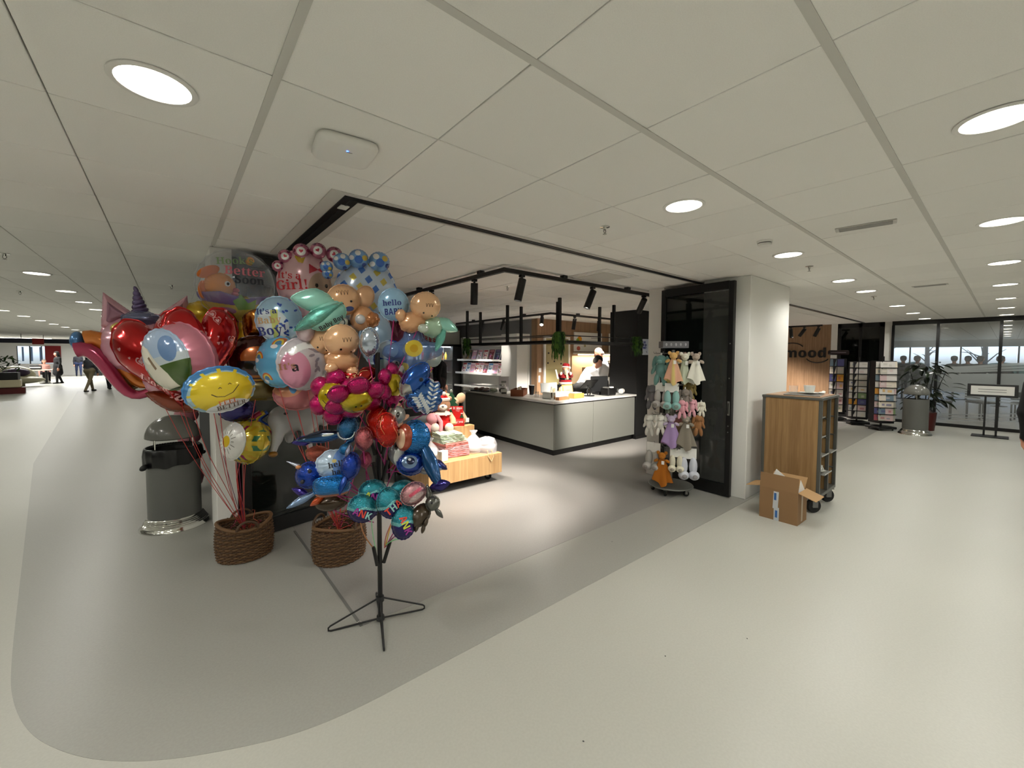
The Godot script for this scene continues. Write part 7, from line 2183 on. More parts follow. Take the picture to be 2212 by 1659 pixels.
func waste_bin(label: String, at: Vector3, turn: float, bag: bool) -> void:
	var t := thing("waste_bin", label, "waste bin", at, Vector3(0, turn, 0), "dome topped waste bins")
	var g := paint(Color(0.40, 0.405, 0.39), 0.4)
	part(t, "drum", mb().lathe([Vector2(0.001, 0.09), Vector2(0.196, 0.09), Vector2(0.2, 0.1), Vector2(0.2, 0.74), Vector2(0.19, 0.74), Vector2(0.185, 0.4), Vector2(0.001, 0.38)], 40).done(), g)
	var pr := [Vector2(0.265, 0.0)]
	for k in 7:
		pr.append(Vector2(0.265 - 0.008 * k, 0.012 + 0.013 * k))
		pr.append(Vector2(0.258 - 0.009 * k, 0.02 + 0.013 * k))
	pr.append(Vector2(0.2, 0.105))
	part(t, "chrome_base", mb().lathe(pr, 48).done(), M.chrome)
	var dome := [Vector2(0.19, 0.83)]
	for k in 13:
		var a := PI * 0.5 * k / 12.0
		dome.append(Vector2(0.205 * cos(a) + 0.0001, 0.84 + 0.2 * sin(a)))
	part(t, "dome_lid", mb().lathe(dome, 40).done(), paint(Color(0.42, 0.42, 0.4), 0.2))
	for k in 4:
		var a := TAU * k / 4.0 + 0.9
		part(t, "lid_rod", mb().tube([Vector3(cos(a) * 0.19, 0.7, sin(a) * 0.19), Vector3(cos(a) * 0.19, 0.845, sin(a) * 0.19)], 0.006, 6).done(), M.chrome)
	if bag:
		var rows := []
		for r in 8:
			var row := []
			for k in 60:
				var a := TAU * k / 60.0
				var fold := 0.006 * sin(k * 1.7) + 0.004 * sin(k * 0.6 + r)
				var low := 0.62 - 0.035 * sin(a - 0.8) + 0.008 * sin(k * 0.9)
				var yy: float = [0.39, 0.66, 0.72, 0.745, 0.75, 0.735, 0.68, low][r]
				var rr: float = [0.03, 0.18, 0.186, 0.195, 0.205, 0.215 + fold, 0.222 + fold, 0.216 + fold][r]
				row.append(Vector3(cos(a) * rr, yy, sin(a) * rr))
			rows.append(row)
		part(t, "black_bag", mb().grid(rows, true, Vector3(0, 0.7, 0)).done(), paint(Color(0.025, 0.027, 0.035), 0.3))
		part(t, "bag_tail", lumps([[Vector3(-0.225, 0.6, 0.09), Vector3(0.035, 0.025, 0.02), Vector3(0, 0, 40)], [Vector3(0.21, 0.66, 0.05), Vector3(0.03, 0.02, 0.02)]]), paint(Color(0.02, 0.022, 0.03), 0.35))


# a plush comforter: head, ears and a cloth hanging in folds
func comforter(label: String, at: Vector3, yaw: float, head: Color, cloth: Color, w: float, h: float, cloth2 := Color(0, 0, 0, 0)) -> void:
	var t := thing("plush_comforter", label, "plush toy", at, Vector3(0, yaw, 0), "plush toys on the revolving rack")
	var hm := fabric(head)
	part(t, "head", lumps([[Vector3(0, -0.05, 0.01), Vector3(0.042, 0.04, 0.038)], [Vector3(0, -0.062, 0.04), Vector3(0.022, 0.018, 0.018)]]), hm)
	for s in [-1, 1]:
		part(t, "ear", lumps([[Vector3(s * 0.04, -0.018, 0), Vector3(0.02, 0.024, 0.012), Vector3(0, 0, s * -25)]]), hm)
		part(t, "paw", lumps([[Vector3(s * 0.06, -0.105, 0.02), Vector3(0.03, 0.018, 0.018), Vector3(0, 0, s * -30)]]), hm)
	var rows := []
	for r in 9:
		var u := r / 8.0
		var row := []
		for k in 36:
			var a := TAU * k / 36.0
			var rr := lerpf(0.022, w * 0.5, pow(u, 0.7)) * (1.0 + 0.28 * u * sin(a * 5.0 + w * 40.0))
			var drop := 0.03 * u * cos(a * 2.0 + 0.6)
			row.append(Vector3(cos(a) * rr, -0.08 - (h - 0.08) * u * (1.0 - 0.12 * absf(sin(a * 2.0))) + drop, sin(a) * rr * 0.45))
		rows.append(row)
	var b := mb()
	b.col = lin(cloth)
	b.grid(rows, true, Vector3(0, -h * 0.5, 0))
	if cloth2.a > 0.5:
		for q in b.c.size():
			var p := b.v[q]
			b.c[q] = lin(cloth.lerp(cloth2, clampf(0.5 + sin(atan2(p.z, p.x) * 3.0) * 0.8, 0, 1)))
	part(t, "cloth", b.done(), M.cloth_v)
	part(t, "hang_tag", bx(Vector3(0.015, -0.12, w * 0.2 + 0.01), Vector3(0.03, 0.04, 0.002)), M.white)


# a soft toy or bootie pack hanging from a hook: lumps in a bag
func soft_pack(label: String, at: Vector3, yaw: float, c: Color, kind: int, s := 1.0) -> void:
	var t := thing("plush_pack", label, "plush toy", at, Vector3(0, yaw, 0), "plush toys on the revolving rack")
	var m := fabric(c)
	var inner := fabric(c.lerp(Color(0.4, 0.36, 0.34), 0.5))
	if kind == 0:  # bootie pair on a card
		part(t, "card", bx(Vector3(0, -0.03, -0.012), Vector3(0.1, 0.07, 0.003) * s, 0.001), M.white)
		for sg in [-1, 1]:
			part(t, "bootie", lumps([[Vector3(sg * 0.03, -0.1, 0) * s, Vector3(0.026, 0.06, 0.026) * s], [Vector3(sg * 0.032, -0.155, 0.02) * s, Vector3(0.034, 0.03, 0.042) * s]]), m)
			part(t, "opening", lumps([[Vector3(sg * 0.032, -0.155, 0.058) * s, Vector3(0.016, 0.014, 0.008) * s]], 8), inner)
	elif kind == 1:  # long eared soft toy hanging upside
		part(t, "body", lumps([[Vector3(0, -0.12, 0) * s, Vector3(0.045, 0.065, 0.04) * s]]), m)
		part(t, "head", lumps([[Vector3(0, -0.04, 0.005) * s, Vector3(0.045, 0.04, 0.04) * s], [Vector3(0, -0.055, 0.04) * s, Vector3(0.022, 0.018, 0.016) * s]]), m)
		for sg in [-1, 1]:
			part(t, "ear", lumps([[Vector3(sg * 0.055, -0.06, 0) * s, Vector3(0.02, 0.055, 0.014) * s, Vector3(0, 0, sg * 10)]]), m)
			part(t, "leg", lumps([[Vector3(sg * 0.03, -0.2, 0.015) * s, Vector3(0.022, 0.055, 0.022) * s, Vector3(0, 0, sg * 10)]]), m)
			part(t, "arm", lumps([[Vector3(sg * 0.055, -0.12, 0.015) * s, Vector3(0.016, 0.045, 0.016) * s, Vector3(0, 0, sg * 25)]]), m)
	part(t, "hook_tab", bx(Vector3(0, 0.005, 0), Vector3(0.012, 0.03, 0.004) * s), M.white)


func plush_rack() -> void:
	var c := Vector3(4.52, 0, -2.5)
	var t := thing("plush_rack", "grey revolving toy rack on a round wheeled base before the glass door", "display rack", c)
	part(t, "base_disc", mb().lathe([Vector2(0.001, 0.085), Vector2(0.245, 0.085), Vector2(0.25, 0.092), Vector2(0.245, 0.1), Vector2(0.001, 0.104)], 40).done(), paint(Color(0.42, 0.42, 0.4), 0.5))
	for k in 5:
		caster(t, Vector3(cos(k * 1.257 + 0.4) * 0.2, 0.003, sin(k * 1.257 + 0.4) * 0.2), 0.033, k * 50.0)
	part(t, "pole", mb().tube([Vector3(0, 0.1, 0), Vector3(0, 1.68, 0)], 0.018, 12).done(), M.steel)
	part(t, "header", bx(Vector3(0, 1.74, 0), Vector3(0.3, 0.08, 0.14), 0.004), paint(Color(0.42, 0.42, 0.44), 0.4), T(Vector3.ZERO, Vector3(0, -40, 0)))
	for q in 5:
		part(t, "header_print", lumps([[Vector3(-0.11 + 0.055 * q, 1.74, 0.071), Vector3(0.012, 0.018, 0.002)]], 8), paint(Color(0.68, 0.68, 0.7)), T(Vector3.ZERO, Vector3(0, -40, 0)))
	for y in [1.64, 1.27, 0.92, 0.55]:
		var ring := []
		for k in 25:
			ring.append(Vector3(cos(TAU * k / 24) * 0.1, y, sin(TAU * k / 24) * 0.1))
		part(t, "hook_ring", mb().tube(ring, 0.005, 6).done(), M.steel)
		for k in 8:
			var a := TAU * k / 8.0
			part(t, "hook", mb().tube([Vector3(cos(a) * 0.1, y, sin(a) * 0.1), Vector3(cos(a) * 0.22, y, sin(a) * 0.22), Vector3(cos(a) * 0.225, y + 0.02, sin(a) * 0.225)], 0.004, 5).done(), M.steel)
	# toys: place on the rack by angle (seen from the hall), tier height
	var at := func(px: float, y: float, out: float) -> Vector3:
		# px runs across the rack as seen from the hall, out is towards the hall
		return c + Vector3(0.49, 0, 0.87) * px + Vector3(-0.87, 0, 0.49) * out + Vector3(0, y, 0)
	var yw := -60.0
	soft_pack("teal plush elephant hanging at the top left of the toy rack", at.call(-0.13, 1.62, 0.12), yw - 20, Color(0.42, 0.58, 0.56), 1, 1.4)
	comforter("rainbow pastel comforter cloth with yellow bear head on the top tier", at.call(0.0, 1.66, 0.2), yw, Color(0.85, 0.68, 0.42), Color(0.88, 0.8, 0.5), 0.17, 0.36, Color(0.86, 0.66, 0.55))
	comforter("brown grey comforter half hidden behind the rainbow cloth", at.call(0.08, 1.65, 0.1), yw, Color(0.6, 0.5, 0.45), Color(0.55, 0.5, 0.46), 0.12, 0.3)
	comforter("pale green comforter cloth between rainbow and white ones", at.call(0.12, 1.65, 0.17), yw + 8, Color(0.85, 0.84, 0.78), Color(0.74, 0.77, 0.68), 0.11, 0.34)
	comforter("white comforter cloth with grey bear head at the top right", at.call(0.23, 1.65, 0.16), yw + 18, Color(0.66, 0.6, 0.55), Color(0.86, 0.85, 0.8), 0.18, 0.34)
	soft_pack("grey soft bunny at the left of the second tier", at.call(-0.22, 1.27, 0.08), yw - 30, Color(0.42, 0.41, 0.42), 1, 1.15)
	soft_pack("grey white baby booties on the second tier", at.call(-0.12, 1.28, 0.16), yw - 14, Color(0.68, 0.66, 0.64), 0, 1.45)
	soft_pack("teal baby booties in the middle of the second tier", at.call(-0.01, 1.28, 0.2), yw, Color(0.55, 0.72, 0.7), 0, 1.5)
	soft_pack("grey soft toy with white diamond tag on the second tier", at.call(0.13, 1.24, 0.18), yw + 6, Color(0.5, 0.46, 0.43), 1, 1.05)
	soft_pack("yellow brown soft toy at the back of the second tier", at.call(0.18, 1.32, 0.06), yw + 20, Color(0.55, 0.48, 0.28), 1, 1.0)
	soft_pack("pink soft toy hanging below the grey one on the second tier", at.call(0.1, 1.12, 0.21), yw, Color(0.84, 0.6, 0.64), 1, 0.85)
	soft_pack("second pink soft toy with rounded belly on the second tier", at.call(0.2, 1.13, 0.17), yw + 12, Color(0.84, 0.62, 0.66), 1, 0.8)
	soft_pack("small white soft bunny at the far right of the second tier", at.call(0.3, 1.1, 0.12), yw + 25, Color(0.84, 0.82, 0.76), 1, 0.7)
	soft_pack("white soft toy with black feet at the left of the third tier", at.call(-0.24, 0.93, 0.12), yw - 25, Color(0.84, 0.83, 0.8), 1, 1.0)
	soft_pack("white and black soft toy second on the third tier", at.call(-0.12, 0.94, 0.18), yw - 10, Color(0.88, 0.87, 0.84), 1, 0.95)
	comforter("lilac bear comforter in the middle of the third tier", at.call(-0.01, 0.95, 0.21), yw, Color(0.72, 0.66, 0.76), Color(0.62, 0.52, 0.7), 0.2, 0.36)
	comforter("taupe grey comforter with long ears on the third tier", at.call(0.14, 0.95, 0.19), yw + 8, Color(0.55, 0.52, 0.47), Color(0.5, 0.47, 0.42), 0.2, 0.38)
	soft_pack("caramel brown soft bear at the right of the third tier", at.call(0.27, 0.95, 0.13), yw + 22, Color(0.58, 0.4, 0.24), 1, 0.95)
	soft_pack("pale grey baby items at the left of the bottom tier", at.call(-0.2, 0.57, 0.12), yw - 20, Color(0.68, 0.67, 0.65), 0, 1.6)
	comforter("ochre yellow pouch with white pompoms at the bottom of the rack", at.call(-0.1, 0.52, 0.2), yw - 6, Color(0.66, 0.4, 0.08), Color(0.66, 0.38, 0.05), 0.2, 0.38)
	soft_pack("cream baby socks on a card on the bottom tier", at.call(0.05, 0.54, 0.2), yw, Color(0.84, 0.82, 0.74), 0, 1.3)
	soft_pack("white and pale blue baby booties on the bottom tier", at.call(0.18, 0.54, 0.18), yw + 8, Color(0.78, 0.79, 0.83), 0, 1.7)


func trolley() -> void:
	var t := thing("tray_trolley", "oak sided tray trolley with grey frame and open shelves", "trolley", Vector3(5.0, 0, -1.71))
	var g := paint(Color(0.36, 0.36, 0.34), 0.45, 0.3)
	var W := 0.62
	var D := 0.54
	for p in [Vector2(0.015, 0.015), Vector2(W - 0.015, 0.015), Vector2(0.015, D - 0.015), Vector2(W - 0.015, D - 0.015), Vector2(W * 0.5, D - 0.015)]:
		part(t, "post", bx(Vector3(p.x, 0.68, p.y), Vector3(0.03, 1.02, 0.03), 0.003), g)
	part(t, "top_frame", slab(Vector3(-0.005, 1.165, -0.005), Vector3(W + 0.005, 1.19, D + 0.005), 0.003), g)
	part(t, "top_board", slab(Vector3(0.025, 1.188, 0.025), Vector3(W - 0.025, 1.196, D - 0.025)), paint(Color(0.7, 0.55, 0.42), 0.4))
	part(t, "base_frame", slab(Vector3(0, 0.165, 0), Vector3(W, 0.2, D), 0.003), g)
	part(t, "side_panel", slab(Vector3(0.004, 0.2, 0.03), Vector3(0.02, 1.165, D - 0.03)), M.trolley_oak)
	part(t, "side_panel", slab(Vector3(W - 0.02, 0.2, 0.03), Vector3(W - 0.004, 1.165, D - 0.03)), M.trolley_oak)
	part(t, "back_panel", slab(Vector3(0.03, 0.2, 0.004), Vector3(W - 0.03, 1.165, 0.02)), M.trolley_oak)
	part(t, "divider", slab(Vector3(W * 0.5 - 0.006, 0.2, 0.02), Vector3(W * 0.5 + 0.006, 1.165, D - 0.03)), M.trolley_oak)
	for y in [0.4, 0.58, 0.76, 0.96]:
		for s in 2:
			part(t, "tray_runner", slab(Vector3(0.02 + s * W * 0.5, y - 0.012, 0.03), Vector3(0.04 + s * W * 0.5, y, D - 0.02)), g)
			part(t, "tray_runner", slab(Vector3(W * 0.5 - 0.03 + s * (W * 0.5 - 0.02), y - 0.012, 0.03), Vector3(W * 0.5 - 0.006 + s * (W * 0.5 - 0.02), y, D - 0.02)), g)
	for p in [Vector2(0.06, 0.06), Vector2(W - 0.06, 0.06), Vector2(0.06, D - 0.06), Vector2(W - 0.06, D - 0.06)]:
		caster(t, Vector3(p.x, 0.0015, p.y), 0.072, 55, true)
	# serving trays and cups in the shelves
	var k := 0
	for q in [[0.17, 0.962, 0.02], [0.46, 0.962, 0.0], [0.17, 0.762, 0.03], [0.17, 0.582, 0.06], [0.46, 0.582, 0.07], [0.17, 0.402, 0.09], [0.46, 0.402, 0.0]]:
		var tr := thing("serving_tray", "grey plastic tray in the %s, %s column" % [["top trolley shelf", "top trolley shelf", "second trolley shelf", "third trolley shelf", "third trolley shelf", "lowest trolley shelf", "lowest trolley shelf"][k], "first" if q[0] < 0.3 else "second"], "tray", Vector3(5.0 + q[0], q[1], -1.71 + 0.28 + q[2]), Vector3.ZERO, "trays in the trolley")
		part(tr, "base", bx(Vector3(0, 0.004, 0), Vector3(0.25, 0.006, 0.4), 0.002), paint(Color(0.55, 0.55, 0.53), 0.3))
		part(tr, "rim", bx(Vector3(0, 0.012, 0.2), Vector3(0.25, 0.012, 0.008), 0.002), paint(Color(0.6, 0.6, 0.58), 0.3))
		k += 1
	cup("white cup in the top trolley shelf, first column", Vector3(5.17, 0.975, -1.3), 1.1, 30)
	cup("white saucer and cup in the second trolley shelf", Vector3(5.15, 0.775, -1.28), 1.0, 200)
	cup("white cup in the third trolley shelf, first column", Vector3(5.15, 0.595, -1.27), 1.0, 120)
	cup("white mug in the third trolley shelf, second column", Vector3(5.46, 0.595, -1.27), 1.05, 180, false)
	cup("white cup in the lowest trolley shelf", Vector3(5.15, 0.415, -1.22), 0.9, 60)
	var tr2 := thing("serving_tray", "grey tray on top of the trolley under the coffee cup", "tray", Vector3(5.28, 1.197, -1.4), Vector3(0, 8, 0), "trays in the trolley")
	part(tr2, "base", bx(Vector3(0, 0.004, 0), Vector3(0.42, 0.008, 0.32), 0.003), paint(Color(0.5, 0.49, 0.47), 0.3))
	cup("white coffee cup on a saucer on top of the trolley", Vector3(5.3, 1.206, -1.36), 1.25, 160)
	single("glass_tumbler", "short clear glass on top of the trolley", "glass", mb().lathe([Vector2(0.001, 0.0), Vector2(0.035, 0.0), Vector2(0.042, 0.085), Vector2(0.039, 0.085), Vector2(0.032, 0.008), Vector2(0.001, 0.008)], 20).done(), M.clear, Vector3(5.2, 1.206, -1.48))
	single("paper_napkin", "crumpled white napkin beside the cup on the trolley", "napkin", lumps([[Vector3(0, 0.012, 0), Vector3(0.04, 0.012, 0.03)], [Vector3(0.025, 0.018, 0.01), Vector3(0.025, 0.014, 0.02), Vector3(0, 0, 20)]]), M.white, Vector3(5.38, 1.206, -1.27))
	# cardboard box
	var kr := paint(Color(0.56, 0.43, 0.29), 0.8)
	var kr2 := paint(Color(0.68, 0.54, 0.37), 0.8)
	t = thing("cardboard_box", "open brown cardboard box taped with blue printed tape beside the trolley", "cardboard box", Vector3(4.53, 0, -1.55), Vector3(0, -1, 0))
	part(t, "side", slab(Vector3(0, 0, 0), Vector3(0.006, 0.31, 0.33)), kr)
	part(t, "side", slab(Vector3(0.254, 0, 0), Vector3(0.26, 0.31, 0.33)), kr)
	part(t, "side", slab(Vector3(0.006, 0, 0.324), Vector3(0.254, 0.31, 0.33)), kr)
	part(t, "side", slab(Vector3(0.006, 0, 0), Vector3(0.254, 0.31, 0.006)), kr)
	part(t, "bottom", slab(Vector3(0.006, 0.002, 0.006), Vector3(0.254, 0.006, 0.324)), kr)
	part(t, "flap", slab(Vector3(0.0, 0, 0.0), Vector3(0.005, 0.14, 0.33)), kr, T(Vector3(0.0, 0.31, 0), Vector3(0, 0, -6)))
	part(t, "flap", slab(Vector3(0, 0, 0), Vector3(0.005, 0.12, 0.3)), kr2, T(Vector3(0.256, 0.31, 0.01), Vector3(0, 0, -40)))
	part(t, "flap", slab(Vector3(0.01, 0, 0), Vector3(0.25, 0.005, 0.15)), kr2, T(Vector3(0, 0.31, 0.326), Vector3(18, 0, 0)))
	part(t, "flap", slab(Vector3(0.01, 0, -0.14), Vector3(0.25, 0.005, 0)), kr2, T(Vector3(0, 0.312, 0.004), Vector3(-12, 0, 0)))
	part(t, "tape", slab(Vector3(-0.002, 0.0, 0.13), Vector3(0.0, 0.13, 0.175)), paint(Color(0.78, 0.8, 0.82), 0.3))
	part(t, "tape", slab(Vector3(-0.002, 0.12, 0.115), Vector3(-0.0002, 0.29, 0.16)), paint(Color(0.8, 0.81, 0.82), 0.3), T(Vector3.ZERO, Vector3(2, 0, 0)))
	for q in [[0.03, 0.15], [0.2, 0.138]]:
		part(t, "tape_print", slab(Vector3(-0.003, q[0], q[1] - 0.008), Vector3(-0.0015, q[0] + 0.07, q[1] + 0.012)), paint(Color(0.2, 0.4, 0.66)))
	part(t, "side_tape", slab(Vector3(0.1, 0.02, 0.33), Vector3(0.14, 0.3, 0.331)), paint(Color(0.7, 0.62, 0.5), 0.3))
	single("packing_paper", "folded white paper corner sticking out of the box top", "paper", mb().prism(PackedVector2Array([Vector2(0, 0), Vector2(0.16, 0), Vector2(0.04, 0.1)]), -0.002, 0.002).done(), M.white, Vector3(4.56, 0.4, -1.46), Vector3(0, -80, 0))
	single("packing_paper", "white paper sheet sticking out beside the tan flap", "paper", mb().prism(PackedVector2Array([Vector2(0, 0), Vector2(0.13, 0.02), Vector2(0.02, 0.13)]), -0.002, 0.002).done(), M.white, Vector3(4.6, 0.29, -1.24), Vector3(0, -10, -8))


func card_rack(label: String, at: Vector3, yaw: float, faces: Array, rows: int, cols: int, cs: Vector2, y0: float, short: String, seed_: int) -> void:
	var t := thing("card_spinner", label, "card rack", at, Vector3(0, yaw, 0), "greeting card racks")
	var w := cols * (cs.x + 0.015) + 0.02
	var h := rows * (cs.y + 0.02)
	part(t, "base", bx(Vector3(0, 0.06, 0), Vector3(w * 1.1, 0.05, w * 1.1), 0.01), M.black)
	for p in [Vector2(-0.4, -0.4), Vector2(0.4, -0.4), Vector2(0.4, 0.4), Vector2(-0.4, 0.4)]:
		caster(t, Vector3(p.x * w, 0.0015, p.y * w), 0.018)
	part(t, "core", bx(Vector3(0, y0 + h / 2 - 0.03, 0), Vector3(w - 0.04, h + 0.06, w - 0.04), 0.004), paint(Color(0.07, 0.055, 0.085), 0.6))
	part(t, "pole", mb().tube([Vector3(0, 0.08, 0), Vector3(0, y0 + h + 0.1, 0)], 0.02, 8).done(), M.black)
	var rng := RandomNumberGenerator.new()
	rng.seed = seed_
	var pal := [[Color(0.82, 0.8, 0.78), "white"], [Color(0.78, 0.68, 0.68), "pale pink"], [Color(0.72, 0.7, 0.66), "cream grey"], [Color(0.84, 0.8, 0.74), "cream"], [Color(0.42, 0.5, 0.56), "blue grey"], [Color(0.62, 0.3, 0.34), "rose"], [Color(0.5, 0.6, 0.42), "soft green"], [Color(0.82, 0.58, 0.2), "orange"], [Color(0.3, 0.3, 0.5), "navy"]]
	var cm := bx(Vector3(0, 0, 0), Vector3(cs.x, cs.y, 0.004))
	for f in faces.size():
		var fb := Basis(Vector3.UP, deg_to_rad(faces[f]))
		for r in rows:
			part(t, "pocket_wire", bx(Vector3(0, y0 + r * (cs.y + 0.02) - 0.006, w / 2 + 0.012), Vector3(w, 0.012, 0.012)), M.black, Transform3D(fb, Vector3.ZERO))
			for c in cols:
				var pi := int(pow(rng.randf(), 2.0) * 8.99)
				var lp := Vector3((c - (cols - 1) * 0.5) * (cs.x + 0.015), y0 + r * (cs.y + 0.02) + cs.y * 0.5 + 0.004, w / 2 + 0.006)
				var wp: Vector3 = t.transform * (fb * lp)
				var o := thing("greeting_card", "%s card, %s row, %s column, %s face of the %s" % [pal[pi][1], NTH[rows - 1 - r], NTH[c], ["hall", "shop"][f], short], "card", wp, Vector3(-6, yaw + faces[f], 0), "greeting cards on the racks")
				part(o, "card", cm, paint(pal[pi][0], 0.5))
				part(o, "print", bx(Vector3(rng.randf_range(-0.02, 0.02), rng.randf_range(-0.02, 0.02), 0.003), Vector3(cs.x * rng.randf_range(0.25, 0.6), cs.y * rng.randf_range(0.2, 0.5), 0.002)), paint(pal[(pi + 3 + r) % 9][0].lerp(pal[pi][0], 0.45), 0.5))


func right_side() -> void:
	plush_rack()
	trolley()
	waste_bin("grey dome topped bin with black bag beside the balloons", Vector3(-0.005, 0.0015, -4.98), 10, true)
	waste_bin("grey dome topped bin beside the card racks and dark plant", Vector3(11.95, 0.0, -1.2), 60, false)
	single("pink_gift_rack", "low rack of pink wrapped gifts in the corridor behind the white column", "gift rack", lumps([[Vector3(0, 0.9, 0), Vector3(0.12, 0.1, 0.1)], [Vector3(0.02, 0.66, 0), Vector3(0.12, 0.12, 0.1)], [Vector3(0, 0.42, 0), Vector3(0.14, 0.12, 0.1)], [Vector3(0, 0.16, 0), Vector3(0.15, 0.16, 0.12)]], 10), paint(Color(0.66, 0.42, 0.46), 0.4), Vector3(0.12, 0.0015, -6.1))
	# end wall with wood, sign, window and glass wall
	struct("wall_oak_end", slab(Vector3(13.95, 0, -7.15), Vector3(14.1, HC, -3.12)), M.oak, "oak clad end wall with dark lettering")
	var sg := single("sign_lettering", "bold black lower case lettering on the oak end wall", "lettering", text_mesh("mood", 0.36, "Droid Sans", true, 0.03), M.black, Vector3(13.93, 1.72, -3.72), Vector3(0, -90, 0))
	sg.scale = Vector3(1.06, 1, 1)
	for q in [[Vector3(13.93, 1.86, -4.05), 1.0, 0.30, "upper arched stroke of the black wall sign"], [Vector3(13.93, 1.6, -3.42), -1.0, 0.27, "lower smiling stroke of the black wall sign"]]:
		var pts := []
		for k in 17:
			var a := PI * (0.12 + 0.76 * k / 16.0)
			pts.append(Vector3(0, q[1] * sin(a) * 0.17 - q[1] * 0.02, cos(a) * q[2]))
		single("sign_stroke", q[3], "sign stroke", mb().tube(pts, 0.014, 8).done(), M.black, q[0])
	var t := thing("light_track", "short black light track with spots before the oak end wall", "lighting track")
	part(t, "rail", slab(Vector3(12.55, HC - 0.12, -4.6), Vector3(12.6, HC - 0.08, -3.0)), M.black)
	part(t, "hanger", slab(Vector3(12.56, HC - 0.08, -4.0), Vector3(12.59, HC, -3.97)), M.black)
	spot_head(Vector3(12.57, HC - 0.12, -3.68), Vector3(0.15, -1, 0.05), 2.0, "black cylinder spotlight first before the oak end wall, nearly upright")
	spot_head(Vector3(12.57, HC - 0.12, -3.38), Vector3(0.2, -1, -0.7), 2.0, "black cylinder spotlight second before the oak end wall, tilted most")
	spot_head(Vector3(12.57, HC - 0.12, -3.08), Vector3(0.2, -1, -0.5), 2.0, "black cylinder spotlight third before the oak end wall")
	struct("wall_strip", slab(Vector3(13.93, 0, -3.12), Vector3(14.1, HC, -2.98)), M.white)
	struct("wall_end_post", slab(Vector3(13.9, 0, -2.02), Vector3(14.1, HC, -1.88)), M.white)
	t = thing("window_1", "black framed dark glass panel beside the oak end wall", "", Vector3(13.95, 0, -2.5), Vector3.ZERO, "", "structure")
	part(t, "pane", slab(Vector3(0, 0.1, -0.42), Vector3(0.02, 2.4, 0.42)), mat(Color(0.06, 0.07, 0.06), 0.04))
	for q in [[-0.48, -0.4], [0.38, 0.48], [-0.03, 0.03]]:
		part(t, "frame", slab(Vector3(-0.02, 0, q[0]), Vector3(0.04, HC, q[1])), M.black)
	part(t, "frame", slab(Vector3(-0.02, 2.38, -0.48), Vector3(0.04, HC, 0.48)), M.black)
	part(t, "frame", slab(Vector3(-0.02, 0, -0.48), Vector3(0.04, 0.12, 0.48)), M.black)
	# glass partition
	t = thing("window_2", "black framed glass partition with frosted wave stripes", "", Vector3(13.9, 0, 0), Vector3.ZERO, "", "structure")
	part(t, "top_rail", slab(Vector3(-0.03, HC - 0.1, -1.88), Vector3(0.03, HC, 3.98)), M.black)
	part(t, "bottom_rail", slab(Vector3(-0.03, 0, -1.88), Vector3(0.03, 0.07, 3.98)), M.black)
	for z in [-1.86, -1.08, -0.12, 0.85, 1.8, 2.8, 3.95]:
		part(t, "mullion", slab(Vector3(-0.03, 0.07, z - 0.025), Vector3(0.03, HC - 0.1, z + 0.025)), M.black)
	var zs := [-1.86, -1.08, -0.12, 0.85, 1.8, 2.8, 3.95]
	for k in 6:
		part(t, "pane", slab(Vector3(-0.005, 0.07, zs[k] + 0.025), Vector3(0.005, HC - 0.1, zs[k + 1] - 0.025)), M.clear)
	var fr := mat(Color(0.72, 0.74, 0.74, 0.55), 0.9)
	fr.transparency = BaseMaterial3D.TRANSPARENCY_ALPHA
	for q in [[1.42, 0.03, 0.06], [1.36, 0.025, 0.05], [1.31, 0.02, 0.04], [1.05, 0.2, 0.02], [0.78, 0.02, -0.05], [0.72, 0.02, -0.05], [0.66, 0.02, -0.06], [0.35, 0.012, 0.07], [0.28, 0.012, 0.06], [0.2, 0.012, 0.05]]:
		var b := mb()
		var a := []
		var c := []
		for k in 41:
			var z := lerpf(-1.0, 2.7, k / 40.0)
			var y: float = q[0] + q[2] * sin(z * 2.1 + 0.6)
			a.append(Vector3(-0.008, y - q[1], z))
			c.append(Vector3(-0.008, y + q[1], z))
		b.grid([a, c], false)
		part(t, "frosted_stripe", b.done(), fr)
	# sign stand
	t = thing("sign_stand", "black floor stand with white notice board before the glass partition", "sign stand", Vector3(12.75, 0, -0.19), Vector3(0, -90, 0))
	part(t, "foot", bx(Vector3(0, 0.01, 0), Vector3(0.5, 0.016, 0.36), 0.004), M.black)
	part(t, "post", bx(Vector3(-0.08, 0.42, 0), Vector3(0.03, 0.82, 0.03)), M.black)
	part(t, "post", bx(Vector3(0.08, 0.42, 0), Vector3(0.03, 0.82, 0.03)), M.black)
	part(t, "frame", bx(Vector3(0, 0.94, 0), Vector3(0.68, 0.26, 0.03), 0.004), M.black, T(Vector3.ZERO, Vector3(-8, 0, 0)))
	part(t, "notice", bx(Vector3(0, 0.94, 0.016), Vector3(0.58, 0.18, 0.004)), M.white, T(Vector3.ZERO, Vector3(-8, 0, 0)))
	for k in 2:
		part(t, "text_line", bx(Vector3(0, 0.96 - 0.05 * k, 0.019), Vector3(0.38, 0.01, 0.002)), M.grey, T(Vector3.ZERO, Vector3(-8, 0, 0)))
	# plant
	t = thing("potted_plant", "dark green rubber plant with large leaves behind the bin", "plant", Vector3(12.85, 0, -1.15))
	part(t, "pot", mb().lathe([Vector2(0.001, 0), Vector2(0.17, 0), Vector2(0.2, 0.4), Vector2(0.18, 0.4), Vector2(0.001, 0.34)], 24).done(), paint(Color(0.3, 0.05, 0.04), 0.4))
	var rng := RandomNumberGenerator.new()
	rng.seed = 8
	var leaf_m := [paint(Color(0.10, 0.14, 0.07), 0.3), paint(Color(0.14, 0.19, 0.1), 0.3), paint(Color(0.07, 0.1, 0.05), 0.3)]
	var lb := mb()
